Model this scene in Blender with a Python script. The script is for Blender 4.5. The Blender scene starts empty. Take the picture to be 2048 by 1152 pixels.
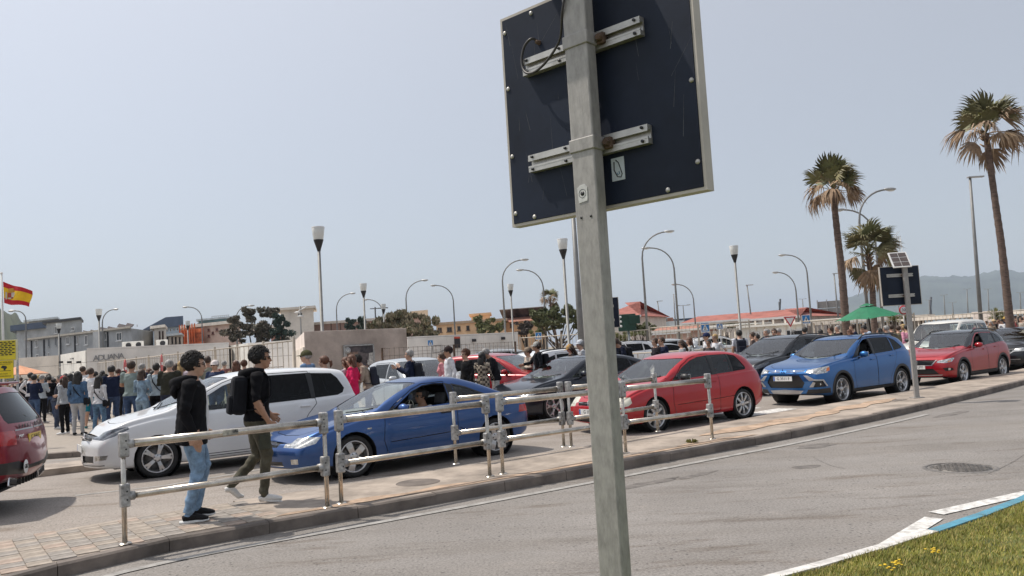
import bpy, bmesh, math, random
import numpy as np
from mathutils import Vector, Matrix
random.seed(7)
rng = np.random.default_rng(7)
R = math.radians
SC = bpy.context.scene
COL = SC.collection
# ------------------------------------------------------------------ camera
F_PX, ROLL, HORIZON_Y, CAM_H = 1620.0, R(3.4), 698.0, 1.76
PITCH = math.atan((HORIZON_Y - 576) * math.cos(ROLL) / F_PX)
_cr, _sr, _cp, _sp = math.cos(ROLL), math.sin(ROLL), math.cos(PITCH), math.sin(PITCH)
right0, up0, fwd = Vector((1, 0, 0)), Vector((0, -_sp, _cp)), Vector((0, _cp, _sp))
cx, cy, cz = right0 * _cr - up0 * _sr, right0 * _sr + up0 * _cr, -fwd
cam_data = bpy.data.cameras.new('camera')
cam = bpy.data.objects.new('camera', cam_data)
COL.objects.link(cam)
cam.matrix_world = Matrix(((cx.x, cy.x, cz.x, 0), (cx.y, cy.y, cz.y, 0), (cx.z, cy.z, cz.z, CAM_H), (0, 0, 0, 1)))
cam_data.sensor_width = 36.0
cam_data.lens = 36.0 * F_PX / 2048.0
cam_data.clip_start, cam_data.clip_end = 0.05, 30000
SC.camera = cam
# ------------------------------------------------------------------ light
SUN_EL, SUN_AZ = R(60), math.atan2(0.346, -0.938)      # direction towards the sun (x,y)
sun_dir = Vector((math.cos(SUN_AZ) * math.cos(SUN_EL), math.sin(SUN_AZ) * math.cos(SUN_EL), math.sin(SUN_EL)))
sd = bpy.data.lights.new('sun', 'SUN')
sd.energy, sd.angle, sd.color = 4.1, R(0.6), (1.0, 0.93, 0.84)
sun = bpy.data.objects.new('sun', sd)
COL.objects.link(sun)
sun.rotation_euler = sun_dir.to_track_quat('Z', 'Y').to_euler()
HAZE = 1.35e-4
SKY_MIX, VEIL, VEIL_GLOW, VEIL_COL = 0.45, 2.85, 4.3, (1.0, 0.985, 0.98)
W = bpy.data.worlds.new('World')
SC.world = W
W.use_nodes = True
_n = W.node_tree.nodes
_sky = _n.new('ShaderNodeTexSky')
_sky.sky_type = 'NISHITA'
_sky.sun_disc = False
_sky.sun_elevation = SUN_EL
_sky.sun_rotation = math.pi / 2 - SUN_AZ               # measured clockwise from +Y
_sky.altitude, _sky.air_density, _sky.dust_density, _sky.ozone_density = 0, 1.0, 1.0, 1.5
_lk = W.node_tree.links.new
_tc = _n.new('ShaderNodeTexCoord')
def _math(op, a, b=None):
 m = _n.new('ShaderNodeMath')
 m.operation = op
 for i, x in enumerate((a, b)):
  if x is None: continue
  if isinstance(x, (int, float)): m.inputs[i].default_value = x
  else: _lk(x, m.inputs[i])
 return m.outputs[0]
# thin milky haze over the blue, brighter round the sun
_dot = _n.new('ShaderNodeVectorMath')
_dot.operation = 'DOT_PRODUCT'
_lk(_tc.outputs['Generated'], _dot.inputs[0])
_dot.inputs[1].default_value = sun_dir
_glow = _math('POWER', _math('MAXIMUM', _math('MULTIPLY_ADD', _dot.outputs['Value'], 0.5), 0.0), 4.0)
_n[_glow.node.name].inputs[1].default_value = 4.0
for nn_ in _n:
 if nn_.type == 'MATH' and nn_.operation == 'MULTIPLY_ADD': nn_.inputs[2].default_value = 0.5
_veil = _math('ADD', _math('MULTIPLY', _glow, VEIL_GLOW), VEIL)
_sc = _n.new('ShaderNodeVectorMath')
_sc.operation = 'SCALE'
_sc.inputs[0].default_value = VEIL_COL
_lk(_veil, _sc.inputs['Scale'])
_s2 = _n.new('ShaderNodeVectorMath')
_s2.operation = 'SCALE'
_lk(_sky.outputs[0], _s2.inputs[0])
_s2.inputs['Scale'].default_value = SKY_MIX
_ad = _n.new('ShaderNodeVectorMath')
_ad.operation = 'ADD'
_lk(_s2.outputs[0], _ad.inputs[0])
_lk(_sc.outputs[0], _ad.inputs[1])
_lk(_ad.outputs[0], _n['Background'].inputs[0])
_n['Background'].inputs[1].default_value = 0.12
SC.view_settings.view_transform = 'Standard'
SC.view_settings.look = 'None'
SC.view_settings.exposure = 0.0
SC.view_settings.gamma = 1.0
SC.view_settings.use_curve_mapping = False
SC.render.engine = 'CYCLES'
SC.cycles.use_denoising = True
SC.cycles.max_bounces = 8
SC.cycles.transparent_max_bounces = 24
SC.cycles.volume_bounces = 0
SC.cycles.caustics_reflective = False
SC.cycles.caustics_refractive = False
SC.cycles.sample_clamp_indirect = 6
def ray(px, py):
 dx, dy = px - 1024.0, py - 576.0
 u, v = dx * _cr - dy * _sr, dx * _sr + dy * _cr
 return Vector((u, F_PX * _cp + v * _sp, F_PX * _sp - v * _cp))
def gp(px, py, z=0.0):
 r = ray(px, py)
 t = (z - CAM_H) / r.z
 return Vector((r.x * t, r.y * t, z))
def at(px, py, Y):
 r = ray(px, py)
 t = Y / r.y
 return Vector((r.x * t, Y, CAM_H + r.z * t))
# ------------------------------------------------------------------ materials
_M = {}
def mat(name, col, rough=0.6, metal=0.0, var=0.12, vscale=3.0, bump=0.0, bscale=60.0, coat=0.0, spec=0.5,
  streak=None, emit=None, dirt=None, obj=True, stretch=None, sheen=0.0):
 if name in _M:
  return _M[name]
 m = bpy.data.materials.new(name)
 m.use_nodes = True
 nt = m.node_tree
 b = nt.nodes['Principled BSDF']
 b.inputs['Roughness'].default_value = rough
 b.inputs['Metallic'].default_value = metal
 b.inputs['Specular IOR Level'].default_value = spec
 b.inputs['Coat Weight'].default_value = coat
 b.inputs['Coat Roughness'].default_value = 0.04
 if sheen:
  b.inputs['Sheen Weight'].default_value = sheen
 c = (col[0], col[1], col[2], 1)
 b.inputs['Base Color'].default_value = c
 tc = nt.nodes.new('ShaderNodeTexCoord')
 src = tc.outputs['Object']
 if stretch:
  mp = nt.nodes.new('ShaderNodeMapping')
  mp.inputs['Scale'].default_value = stretch
  nt.links.new(src, mp.inputs[0])
  src = mp.outputs[0]
 if var > 0:
  nz = nt.nodes.new('ShaderNodeTexNoise')
  nz.inputs['Scale'].default_value = vscale
  nz.inputs['Detail'].default_value = 6
  nz.inputs['Roughness'].default_value = 0.65
  nt.links.new(src, nz.inputs['Vector'])
  rp = nt.nodes.new('ShaderNodeValToRGB')
  d = dirt or tuple(x * (1 - var * 1.6) for x in col)
  l = tuple(min(1, x * (1 + var * 0.8)) for x in col)
  rp.color_ramp.elements[0].position, rp.color_ramp.elements[0].color = 0.33, (*d, 1)
  rp.color_ramp.elements[1].position, rp.color_ramp.elements[1].color = 0.62, (*l, 1)
  nt.links.new(nz.outputs['Fac'], rp.inputs[0])
  nt.links.new(rp.outputs[0], b.inputs['Base Color'])
 if bump > 0:
  n2 = nt.nodes.new('ShaderNodeTexNoise')
  n2.inputs['Scale'].default_value = bscale
  n2.inputs['Detail'].default_value = 4
  nt.links.new(src, n2.inputs['Vector'])
  bp = nt.nodes.new('ShaderNodeBump')
  bp.inputs['Strength'].default_value = bump
  bp.inputs['Distance'].default_value = 0.01
  nt.links.new(n2.outputs['Fac'], bp.inputs['Height'])
  nt.links.new(bp.outputs[0], b.inputs['Normal'])
 if emit:
  b.inputs['Emission Color'].default_value = (*emit[:3], 1)
  b.inputs['Emission Strength'].default_value = emit[3]
 _M[name] = m
 return m
def glass(name, tint, refl=1.0, rough=0.02, ior=1.5):
 if name in _M:
  return _M[name]
 m = bpy.data.materials.new(name)
 m.use_nodes = True
 nt = m.node_tree
 nt.nodes.remove(nt.nodes['Principled BSDF'])
 out = nt.nodes['Material Output']
 tr = nt.nodes.new('ShaderNodeBsdfTransparent')
 tr.inputs[0].default_value = (*tint, 1)
 gl = nt.nodes.new('ShaderNodeBsdfGlossy')
 gl.inputs['Roughness'].default_value = rough
 gl.inputs[0].default_value = (refl, refl, refl, 1)
 fr = nt.nodes.new('ShaderNodeFresnel')
 fr.inputs[0].default_value = ior
 mx = nt.nodes.new('ShaderNodeMixShader')
 nt.links.new(fr.outputs[0], mx.inputs[0])
 nt.links.new(tr.outputs[0], mx.inputs[1])
 nt.links.new(gl.outputs[0], mx.inputs[2])
 nt.links.new(mx.outputs[0], out.inputs[0])
 _M[name] = m
 return m
# ------------------------------------------------------------------ objects
def tag(o, label=None, cat=None, group=None, kind=None):
 if label: o['label'] = label
 if cat: o['category'] = cat
 if group: o['group'] = group
 if kind: o['kind'] = kind
 return o
def empty(name, loc=(0, 0, 0), rz=0.0, label=None, cat=None, group=None, kind=None):
 o = bpy.data.objects.new(name, None)
 o.empty_display_size = 0.1
 COL.objects.link(o)
 o.location = loc
 o.rotation_euler = (0, 0, rz)
 return tag(o, label, cat, group, kind)
def from_mesh(name, me, parent=None, loc=None, rz=None):
 o = bpy.data.objects.new(name, me)
 COL.objects.link(o)
 if parent: o.parent = parent
 if loc is not None: o.location = loc
 if rz is not None: o.rotation_euler = (0, 0, rz)
 return o
_KIDS = {}
def kids(o):
 return [c for c in list(o.children)]
def copy_tree(o, parent=None):
 c = o.copy()
 COL.objects.link(c)
 if parent is not None:
  c.parent = parent
 for ch in kids(o):
  copy_tree(ch, c)
 return c
class MB:
 """collects shapes into one mesh"""
 def __init__(s):
  s.v, s.f, s.m, s.sm = [], [], [], []
 def add(s, verts, faces, mi=0, smooth=False):
  b = len(s.v)
  s.v.extend([tuple(p) for p in verts])
  for f in faces:
   s.f.append(tuple(b + i for i in f))
   s.m.append(mi)
   s.sm.append(smooth)
  return s
 def box(s, c, d, rz=0.0, mi=0, M=None, bev=0.0):
  x, y, z = d[0] / 2, d[1] / 2, d[2] / 2
  P = [Vector((i, j, k)) for k in (-z, z) for (i, j) in ((-x, -y), (x, -y), (x, y), (-x, y))]
  F = [(0, 3, 2, 1), (4, 5, 6, 7), (0, 1, 5, 4), (1, 2, 6, 5), (2, 3, 7, 6), (3, 0, 4, 7)]
  if bev > 0:
   bm = bmesh.new()
   vs = [bm.verts.new(p) for p in P]
   for f in F: bm.faces.new([vs[i] for i in f])
   bmesh.ops.bevel(bm, geom=bm.edges[:], offset=bev, segments=2, affect='EDGES', profile=0.5)
   bm.verts.index_update()
   P = [v.co.copy() for v in bm.verts]
   F = [tuple(v.index for v in f.verts) for f in bm.faces]
   bm.free()
  if M is None:
   M = Matrix.Translation(Vector(c)) @ Matrix.Rotation(rz, 4, 'Z')
  return s.add([M @ p for p in P], F, mi, False)
 def tube(s, pts, rad, n=10, mi=0, cap=True, smooth=True, ell=None, up=None):
  """tube through pts; rad a number or list; ell = list of (a,b) half axes overrides"""
  pts = [Vector(p) for p in pts]
  k = len(pts)
  if not hasattr(rad, '__len__'): rad = [rad] * k
  V, Fs = [], []
  ref = None
  for i, p in enumerate(pts):
   d = (pts[min(i + 1, k - 1)] - pts[max(i - 1, 0)])
   if d.length < 1e-9: d = Vector((0, 0, 1))
   d.normalize()
   if ref is None:
    ref = Vector(up) if up is not None else (Vector((0, 0, 1)) if abs(d.z) < 0.9 else Vector((1, 0, 0)))
   a = (ref - d * ref.dot(d))
   if a.length < 1e-6:
    a = d.orthogonal()
   a.normalize()
   b = d.cross(a)
   if up is None: ref = a
   ra, rb = ell[i] if ell else (rad[i], rad[i])
   for j in range(n):
    t = 2 * math.pi * j / n
    V.append(p + a * (math.cos(t) * ra) + b * (math.sin(t) * rb))
  for i in range(k - 1):
   for j in range(n):
    Fs.append((i * n + j, i * n + (j + 1) % n, (i + 1) * n + (j + 1) % n, (i + 1) * n + j))
  if cap:
   Fs.append(tuple(range(n - 1, -1, -1)))
   Fs.append(tuple((k - 1) * n + j for j in range(n)))
  return s.add(V, Fs, mi, smooth)
 def lathe(s, prof, n=16, M=None, mi=0, smooth=True, closed=False):
  """prof: list of (r,z) about local z"""
  M = M or Matrix.Identity(4)
  V, Fs = [], []
  k = len(prof)
  for r, z in prof:
   for j in range(n):
    t = 2 * math.pi * j / n
    V.append(M @ Vector((r * math.cos(t), r * math.sin(t), z)))
  for i in range(k if closed else k - 1):
   i2 = (i + 1) % k
   for j in range(n):
    Fs.append((i * n + j, i * n + (j + 1) % n, i2 * n + (j + 1) % n, i2 * n + j))
  return s.add(V, Fs, mi, smooth)
 def ball(s, c, r, n=12, m=8, mi=0, M=None, smooth=True):
  c = Vector(c)
  r = r if hasattr(r, '__len__') else (r, r, r)
  V, Fs = [], []
  for i in range(m + 1):
   ph = math.pi * i / m
   for j in range(n):
    t = 2 * math.pi * j / n
    p = Vector((r[0] * math.sin(ph) * math.cos(t), r[1] * math.sin(ph) * math.sin(t), r[2] * math.cos(ph)))
    V.append((M @ p if M else p) + c)
  for i in range(m):
   for j in range(n):
    Fs.append((i * n + j, (i + 1) * n + j, (i + 1) * n + (j + 1) % n, i * n + (j + 1) % n))
  return s.add(V, Fs, mi, smooth)
 def prism(s, poly, a, b, M=None, mi=0):
  """poly in local xy, extruded z=a..b"""
  M = M or Matrix.Identity(4)
  k = len(poly)
  V = [M @ Vector((p[0], p[1], a)) for p in poly] + [M @ Vector((p[0], p[1], b)) for p in poly]
  Fs = [tuple(range(k - 1, -1, -1)), tuple(range(k, 2 * k))] + [(i, (i + 1) % k, k + (i + 1) % k, k + i) for i in range(k)]
  return s.add(V, Fs, mi)
 def quad(s, a, b, c, d, mi=0):
  return s.add([a, b, c, d], [(0, 1, 2, 3)], mi)
 def mesh(s, name, mats):
  me = bpy.data.meshes.new(name)
  me.from_pydata(s.v, [], s.f)
  for m in (mats if isinstance(mats, (list, tuple)) else [mats]): me.materials.append(m)
  if s.f:
   me.polygons.foreach_set('material_index', s.m)
   me.polygons.foreach_set('use_smooth', s.sm)
  me.update()
  return me
 def build(s, name, mats, parent=None, loc=None, rz=None):
  return from_mesh(name, s.mesh(name, mats), parent, loc, rz)
def text_mesh(txt, size, m, extrude=0.002, align='CENTER'):
 cu = bpy.data.curves.new('text', 'FONT')
 cu.body = txt
 cu.size = size
 cu.extrude = extrude
 cu.align_x = align
 cu.align_y = 'CENTER'
 cu.resolution_u = 3
 o = bpy.data.objects.new('text', cu)
 COL.objects.link(o)
 dg = bpy.context.evaluated_depsgraph_get()
 me = bpy.data.meshes.new_from_object(o.evaluated_get(dg))
 bpy.data.objects.remove(o)
 bpy.data.curves.remove(cu)
 me.materials.clear()
 me.materials.append(m)
 return me
def text_obj(name, txt, size, m, parent, M, extrude=0.002, sx=1.0):
 o = from_mesh(name, text_mesh(txt, size, m, extrude), parent)
 o.matrix_local = M @ Matrix.Diagonal((sx, 1, 1, 1))
 return o
def pchip(pts):
 X = np.array([p[0] for p in pts], float)
 Yv = np.array([p[1] for p in pts], float)
 h = np.diff(X)
 dl = np.diff(Yv) / h
 n = len(X)
 d = np.zeros(n)
 for i in range(1, n - 1):
  if dl[i - 1] * dl[i] > 0:
   w1, w2 = 2 * h[i] + h[i - 1], h[i] + 2 * h[i - 1]
   d[i] = (w1 + w2) / (w1 / dl[i - 1] + w2 / dl[i])
 d[0], d[-1] = dl[0], dl[-1]
 def f(x):
  x = np.clip(np.asarray(x, float), X[0], X[-1])
  i = np.clip(np.searchsorted(X, x, side='right') - 1, 0, n - 2)
  t = (x - X[i]) / h[i]
  return ((1 + 2 * t) * (1 - t) ** 2 * Yv[i] + t * (1 - t) ** 2 * h[i] * d[i] +
    t * t * (3 - 2 * t) * Yv[i + 1] + t * t * (t - 1) * h[i] * d[i + 1])
 return f
TDIR, NDIR = Vector((math.cos(R(36)), math.sin(R(36)), 0)), Vector((-math.sin(R(36)), math.cos(R(36)), 0))
def SN(s, n, z=0.0):
 p = TDIR * s + NDIR * n
 return Vector((p.x, p.y, z))
WHITE_PAINT = mat('white_paint', (0.75, 0.75, 0.74), 0.5, var=0.05)
DARK_STEEL = mat('dark_steel', (0.03, 0.03, 0.035), 0.5, 0.3)
GALV = mat('galvanised_steel', (0.42, 0.42, 0.41), 0.5, 0.75, var=0.22, vscale=14, bump=0.08, bscale=90)
BLACK = mat('black_plastic', (0.012, 0.012, 0.013), 0.5, var=0.1)
# ------------------------------------------------------------------ ground
def asphalt_mat(name, base, pit, warm, stain=0.5):
 m = bpy.data.materials.new(name)
 m.use_nodes = True
 nt = m.node_tree
 N, Lk = nt.nodes, nt.links.new
 b = N['Principled BSDF']
 b.inputs['Roughness'].default_value = 0.82
 b.inputs['Specular IOR Level'].default_value = 0.35
 tc = N.new('ShaderNodeTexCoord')
 def noise(sc, det=5, ro=0.6, stretch=None):
  n = N.new('ShaderNodeTexNoise')
  n.inputs['Scale'].default_value = sc
  n.inputs['Detail'].default_value = det
  n.inputs['Roughness'].default_value = ro
  if stretch:
   mp = N.new('ShaderNodeMapping')
   mp.inputs['Rotation'].default_value = (0, 0, R(-36))
   mp.inputs['Scale'].default_value = stretch
   Lk(tc.outputs['Object'], mp.inputs[0])
   Lk(mp.outputs[0], n.inputs['Vector'])
  else:
   Lk(tc.outputs['Object'], n.inputs['Vector'])
  return n.outputs['Fac']
 def ramp(f, a, ca, bb, cb):
  r = N.new('ShaderNodeValToRGB')
  r.color_ramp.elements[0].position, r.color_ramp.elements[0].color = a, (*ca, 1)
  r.color_ramp.elements[1].position, r.color_ramp.elements[1].color = bb, (*cb, 1)
  Lk(f, r.inputs[0])
  return r.outputs[0]
 def mix(kind, f, a, c):
  x = N.new('ShaderNodeMix')
  x.data_type, x.blend_type = 'RGBA', kind
  if hasattr(f, 'default_value') or not isinstance(f, (int, float)):
   Lk(f, x.inputs['Factor'])
  else:
   x.inputs['Factor'].default_value = f
  Lk(a, x.inputs['A'])
  Lk(c, x.inputs['B'])
  return x.outputs['Result']
 big = ramp(noise(0.35, 8, 0.7), 0.3, tuple(c * 0.8 for c in base), 0.7, tuple(c * 1.12 for c in base))
 tracks = ramp(noise(0.9, 5, 0.6, (0.12, 1.6, 1)), 0.35, warm, 0.6, (1, 1, 1))
 col = mix('MULTIPLY', stain, big, tracks)
 grain = ramp(noise(42, 4, 0.8), 0.38, (0.60, 0.59, 0.58), 0.60, (1.16, 1.16, 1.16))
 col = mix('MULTIPLY', 0.9, col, grain)
 vo = N.new('ShaderNodeTexVoronoi')
 vo.inputs['Scale'].default_value = 17
 vo.inputs['Randomness'].default_value = 1.0
 Lk(tc.outputs['Object'], vo.inputs['Vector'])
 pitm = ramp(vo.outputs['Distance'], 0.16, (1, 1, 1), 0.25, (0, 0, 0))
 zone = ramp(noise(0.8, 4, 0.6), 0.36, (0, 0, 0), 0.56, (1, 1, 1))
 sel = ramp(noise(17, 2, 0.5), 0.47, (0, 0, 0), 0.53, (1, 1, 1))
 f = mix('MULTIPLY', 1.0, mix('MULTIPLY', 1.0, pitm, zone), sel)
 rgb = N.new('ShaderNodeRGB')
 rgb.outputs[0].default_value = (*pit, 1)
 col = mix('MIX', f, col, rgb.outputs[0])
 # dark drips of oil and tyre marks along the lane
 oil = ramp(noise(0.7, 7, 0.78, (0.35, 1.3, 1)), 0.56, (1, 1, 1), 0.68, (0.72, 0.70, 0.68))
 col = mix('MULTIPLY', 0.9, col, oil)
 dirt_ = ramp(noise(1.6, 8, 0.75, (0.3, 1.4, 1)), 0.55, (1, 1, 1), 0.63, (0.66, 0.60, 0.54))
 col = mix('MULTIPLY', 0.75, col, dirt_)
 fade = ramp(noise(2.3, 6, 0.7), 0.60, (1, 1, 1), 0.70, (1.22, 1.2, 1.18))
 col = mix('MULTIPLY', 0.8, col, fade)
 Lk(col, b.inputs['Base Color'])
 bp = N.new('ShaderNodeBump')
 bp.inputs['Strength'].default_value = 0.5
 bp.inputs['Distance'].default_value = 0.006
 Lk(noise(120, 3, 0.7), bp.inputs['Height'])
 Lk(bp.outputs[0], b.inputs['Normal'])
 return m
ASPHALT = asphalt_mat('asphalt', (0.265, 0.247, 0.23), (0.075, 0.07, 0.066), (0.80, 0.77, 0.73), 0.6)
PATCH = mat('asphalt_patch', (0.155, 0.14, 0.127), 0.85, var=0.3, vscale=6, bump=0.3, bscale=120)
CONC = mat('pavement_concrete', (0.345, 0.29, 0.24), 0.85, var=0.26, vscale=1.6, bump=0.25, bscale=45)
SAND = mat('sandy_dirt', (0.43, 0.31, 0.22), 0.95, var=0.25, vscale=4, bump=0.3, bscale=70)
KERB = mat('kerb_stone', (0.17, 0.142, 0.122), 0.85, var=0.28, vscale=2.2, bump=0.3, bscale=30)
PAVER = [mat('paver_%s' % k, c, 0.85, var=0.25, vscale=5, bump=0.25, bscale=55) for k, c in
         (('sand', (0.335, 0.285, 0.235)), ('grey', (0.29, 0.26, 0.23)), ('rose', (0.365, 0.285, 0.23)))]
LINE = mat('road_paint', (0.62, 0.61, 0.58), 0.7, var=0.32, vscale=9, dirt=(0.33, 0.31, 0.29), bump=0.2, bscale=90)
WORN = mat('worn_road_paint', (0.30, 0.287, 0.27), 0.8, var=0.3, vscale=7, dirt=(0.225, 0.215, 0.2))
EARTH = mat('dry_ground', (0.30, 0.26, 0.2), 0.95, var=0.25, vscale=0.05)
# far ground, road
mb = MB()
mb.quad((-9000, -400, -0.04), (9000, -400, -0.04), (9000, 12000, -0.04), (-9000, 12000, -0.04))
tag(mb.build('ground', EARTH), 'dry ground stretching to the horizon', kind='structure')
mb = MB()
mb.quad((-90, -60, 0), (140, -60, 0), (140, 130, 0), (-90, 130, 0))
tag(mb.build('road', ASPHALT), 'pale worn asphalt road', kind='structure')
QROAD = asphalt_mat('pale_asphalt', (0.33, 0.295, 0.265), (0.13, 0.12, 0.11), (0.84, 0.81, 0.77), 0.5)
def smooth_line(pts, step=0.45):
 s = np.array([p[0] for p in pts]); n = pchip(pts)
 S = np.arange(s[0], s[-1] + 1e-6, step)
 return [(float(x), float(n(x))) for x in S]
FRONT = pchip([(-6, 4.6), (-3, 6.3), (-1, 7.35), (0.5, 8.05), (1.4, 8.42), (2.2, 8.52), (3.5, 8.46), (6.5, 8.40), (10.5, 8.40), (14, 8.55), (18, 8.95), (23, 9.6), (30, 10.9), (40, 13.6), (60, 20)])
BACK = pchip([(-6, 7.9), (-3, 9.0), (0.6, 9.95), (2, 10.14), (5, 10.03), (10, 10.15), (15, 10.6), (20, 10.85), (28, 11.75), (40, 14.4), (60, 20.9)])
KH = 0.13
S_ = np.arange(-6, 60.01, 0.5)
isl = MB()
PAV_END = 3.1
for a, b_ in zip(S_[:-1], S_[1:]):
 z = KH - (0.012 if b_ <= PAV_END - 0.01 else 0.0)
 isl.quad(SN(a, FRONT(a) + 0.13, z), SN(b_, FRONT(b_) + 0.13, z), SN(b_, BACK(b_), z), SN(a, BACK(a), z))
 isl.quad(SN(a, FRONT(a) + 0.03, z - .014), SN(b_, FRONT(b_) + 0.03, z - .014), SN(b_, FRONT(b_) + 0.13, z), SN(a, FRONT(a) + 0.13, z))
 isl.quad(SN(b_, BACK(b_), z), SN(b_, BACK(b_), -0.02), SN(a, BACK(a), -0.02), SN(a, BACK(a), z))
pav = tag(isl.build('pavement', CONC), 'dusty pavement island between the two roads', kind='structure')
def poly_stones(fn, s0, s1, ln, wid, top, bottom, m, parent, name, inner=True, gap=0.006, jitter=0.006):
 s = s0
 k = 0
 while s < s1:
  e = min(s + ln, s1)
  V = []
  dz, dn = random.uniform(-jitter, jitter), random.uniform(-jitter, jitter)
  g = gap * 0.5
  for ss in (s + g, e - g):
   n = fn(ss)
   V += [SN(ss, n + dn, bottom), SN(ss, n + dn, top + dz - 0.02), SN(ss, n + dn + 0.02, top + dz), SN(ss, n + wid, top + dz), SN(ss, n + wid, bottom)]
  F = [(i, i + 1, 6 + i, 5 + i) for i in range(4)] + [(4, 3, 2, 1, 0), (5, 6, 7, 8, 9)]
  b = MB().add(V, [tuple(reversed(f)) for f in F]).build(name, m, parent)
  s = e
  k += 1
poly_stones(FRONT, -3, 42, 0.98, 0.128, KH, -0.05, KERB, pav, 'kerbstone')
# pavers on the left end of the island, each one a piece
pv = [MB().box((0, 0, 0), (0.197, 0.186, 0.06), bev=0.006).mesh('paver', PAVER[i]) for i in range(3)]
cnt = 0
s = -2.3
row = 0
while s < PAV_END - 0.02:
 n = float(FRONT(s + 0.1)) + 0.24
 nb = float(BACK(s + 0.1)) - 0.06
 while n < nb and cnt < 300:
  o = from_mesh('paver', pv[random.choice((0, 0, 1, 1, 2))], pav)
  q = SN(s + 0.1, n, KH - 0.03 + random.uniform(-0.002, 0.002))
  o.location = q
  o.rotation_euler = (random.uniform(-.006, .006), random.uniform(-.006, .006), R(36) + random.uniform(-.01, .01))
  n += 0.2
  cnt += 1
 s += 0.2
 row += 1
# sand drifts on the island and along its kerb
for (sc, nc, ls, ln_) in ((4.6, .2, 1.6, .22), (7.2, .18, 1.8, .16), (12.6, .75, 2.2, 0.5), (16.0, .9, 1.8, 0.45), (9.8, .2, 1.2, 0.2)):
 top_, bot_ = [], []
 for i in range(25):
  t = -1 + 2 * i / 24
  ss = sc + t * ls
  w_ = ln_ * math.sqrt(max(0, 1 - t * t)) * (1 + .3 * math.sin(9 * t + sc) + random.uniform(-.1, .1))
  n0 = float(FRONT(ss)) + .15 + max(0, nc - w_ * .5) * (1 if nc > .3 else 0)
  bot_.append(SN(ss, n0, KH + .004 + .0004 * sc))
  top_.append(SN(ss, n0 + w_ + .004, KH + .004 + .0004 * sc))
 MB().add(bot_ + top_, [(i, i + 1, 26 + i, 25 + i) for i in range(24)]).build('sand_drift', SAND, pav)
# round lid in the island
c = gp(836, 965, KH)
MB().lathe([(0.0, 0.006), (0.27, 0.006), (0.285, 0.0), (0.285, -0.02)], 28, Matrix.Translation(c)).build('inspection_lid', KERB, pav)
c = gp(1785, 801, KH)
MB().box((c.x, c.y, KH + 0.003), (0.5, 0.4, 0.008), R(36)).build('inspection_lid', KERB, pav)
mb = MB()
for a, b_ in zip(S_[:-1], S_[1:]):
 mb.quad(SN(a, BACK(a) - .05, .004), SN(b_, BACK(b_) - .05, .004), SN(b_, 26, .004), SN(a, 26, .004))
mb.quad(SN(-40, 7.0, .004), SN(-6, 7.85, .004), SN(-6, 26, .004), SN(-40, 26, .004))
tag(mb.build('queue_road', QROAD), 'pale asphalt road on which the cars queue', kind='structure')
# median strip behind the second lane, far pavement
mb = MB()
for a, b_ in zip(S_[:-1], S_[1:]):
 off = lambda q: 0.0 if q < 12 else 0.012 * (q - 12) ** 2 * 0.45
 mb.quad(SN(a, 16.7 + off(a), 0.12), SN(b_, 16.7 + off(b_), 0.12), SN(b_, 17.7 + off(b_), 0.12), SN(a, 17.7 + off(a), 0.12))
 mb.quad(SN(a, 16.7 + off(a), -0.02), SN(b_, 16.7 + off(b_), -0.02), SN(b_, 16.7 + off(b_), 0.12), SN(a, 16.7 + off(a), 0.12))
 mb.quad(SN(b_, 17.7 + off(b_), -0.02), SN(a, 17.7 + off(a), -0.02), SN(a, 17.7 + off(a), 0.12), SN(b_, 17.7 + off(b_), 0.12))
tag(mb.build('median_strip', CONC), 'narrow raised strip where people queue', kind='structure')
def brick_paving():
 m = bpy.data.materials.new('far_paving')
 m.use_nodes = True
 nt = m.node_tree
 b = nt.nodes['Principled BSDF']
 b.inputs['Roughness'].default_value = 0.9
 tc = nt.nodes.new('ShaderNodeTexCoord')
 br = nt.nodes.new('ShaderNodeTexBrick')
 br.inputs['Scale'].default_value = 2.5
 br.inputs['Color1'].default_value = (0.36, 0.31, 0.26, 1)
 br.inputs['Color2'].default_value = (0.31, 0.275, 0.235, 1)
 br.inputs['Mortar'].default_value = (0.2, 0.17, 0.14, 1)
 br.inputs['Mortar Size'].default_value = 0.02
 nt.links.new(tc.outputs['Object'], br.inputs['Vector'])
 nt.links.new(br.outputs['Color'], b.inputs['Base Color'])
 return m
FARK = [(-60, 17.9), (-30, 17.6), (-14, 17.35), (-10, 17.45), (-8.5, 17.9), (-6, 19.5), (0, 23.85), (10, 31.2), (30, 45.8), (60, 68)]
mb = MB()
for (a, b_) in zip(FARK[:-1], FARK[1:]):
 mb.quad((a[0], a[1] + .13, .128), (b_[0], b_[1] + .13, .128), (b_[0], b_[1] + 50, .128), (a[0], a[1] + 50, .128))
fp = tag(mb.build('far_pavement', brick_paving()), 'paved forecourt where the crowd waits', kind='structure')
_fk = pchip(FARK)
x = -15.0
while x < 12:
 e = x + 0.9
 p0, p1 = Vector((x + .004, float(_fk(x)), 0)), Vector((e - .004, float(_fk(e)), 0))
 d = (p1 - p0).normalized()
 nn = Vector((-d.y, d.x, 0)) * 0.14
 V = []
 for p in (p0, p1):
  V += [p - Vector((0, 0, .05)), p + Vector((0, 0, .115)), p + nn * .15 + Vector((0, 0, .13)), p + nn + Vector((0, 0, .13))]
 MB().add(V, [(0, 4, 5, 1), (1, 5, 6, 2), (2, 6, 7, 3)]).build('kerbstone', KERB, fp)
 x = e
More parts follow.
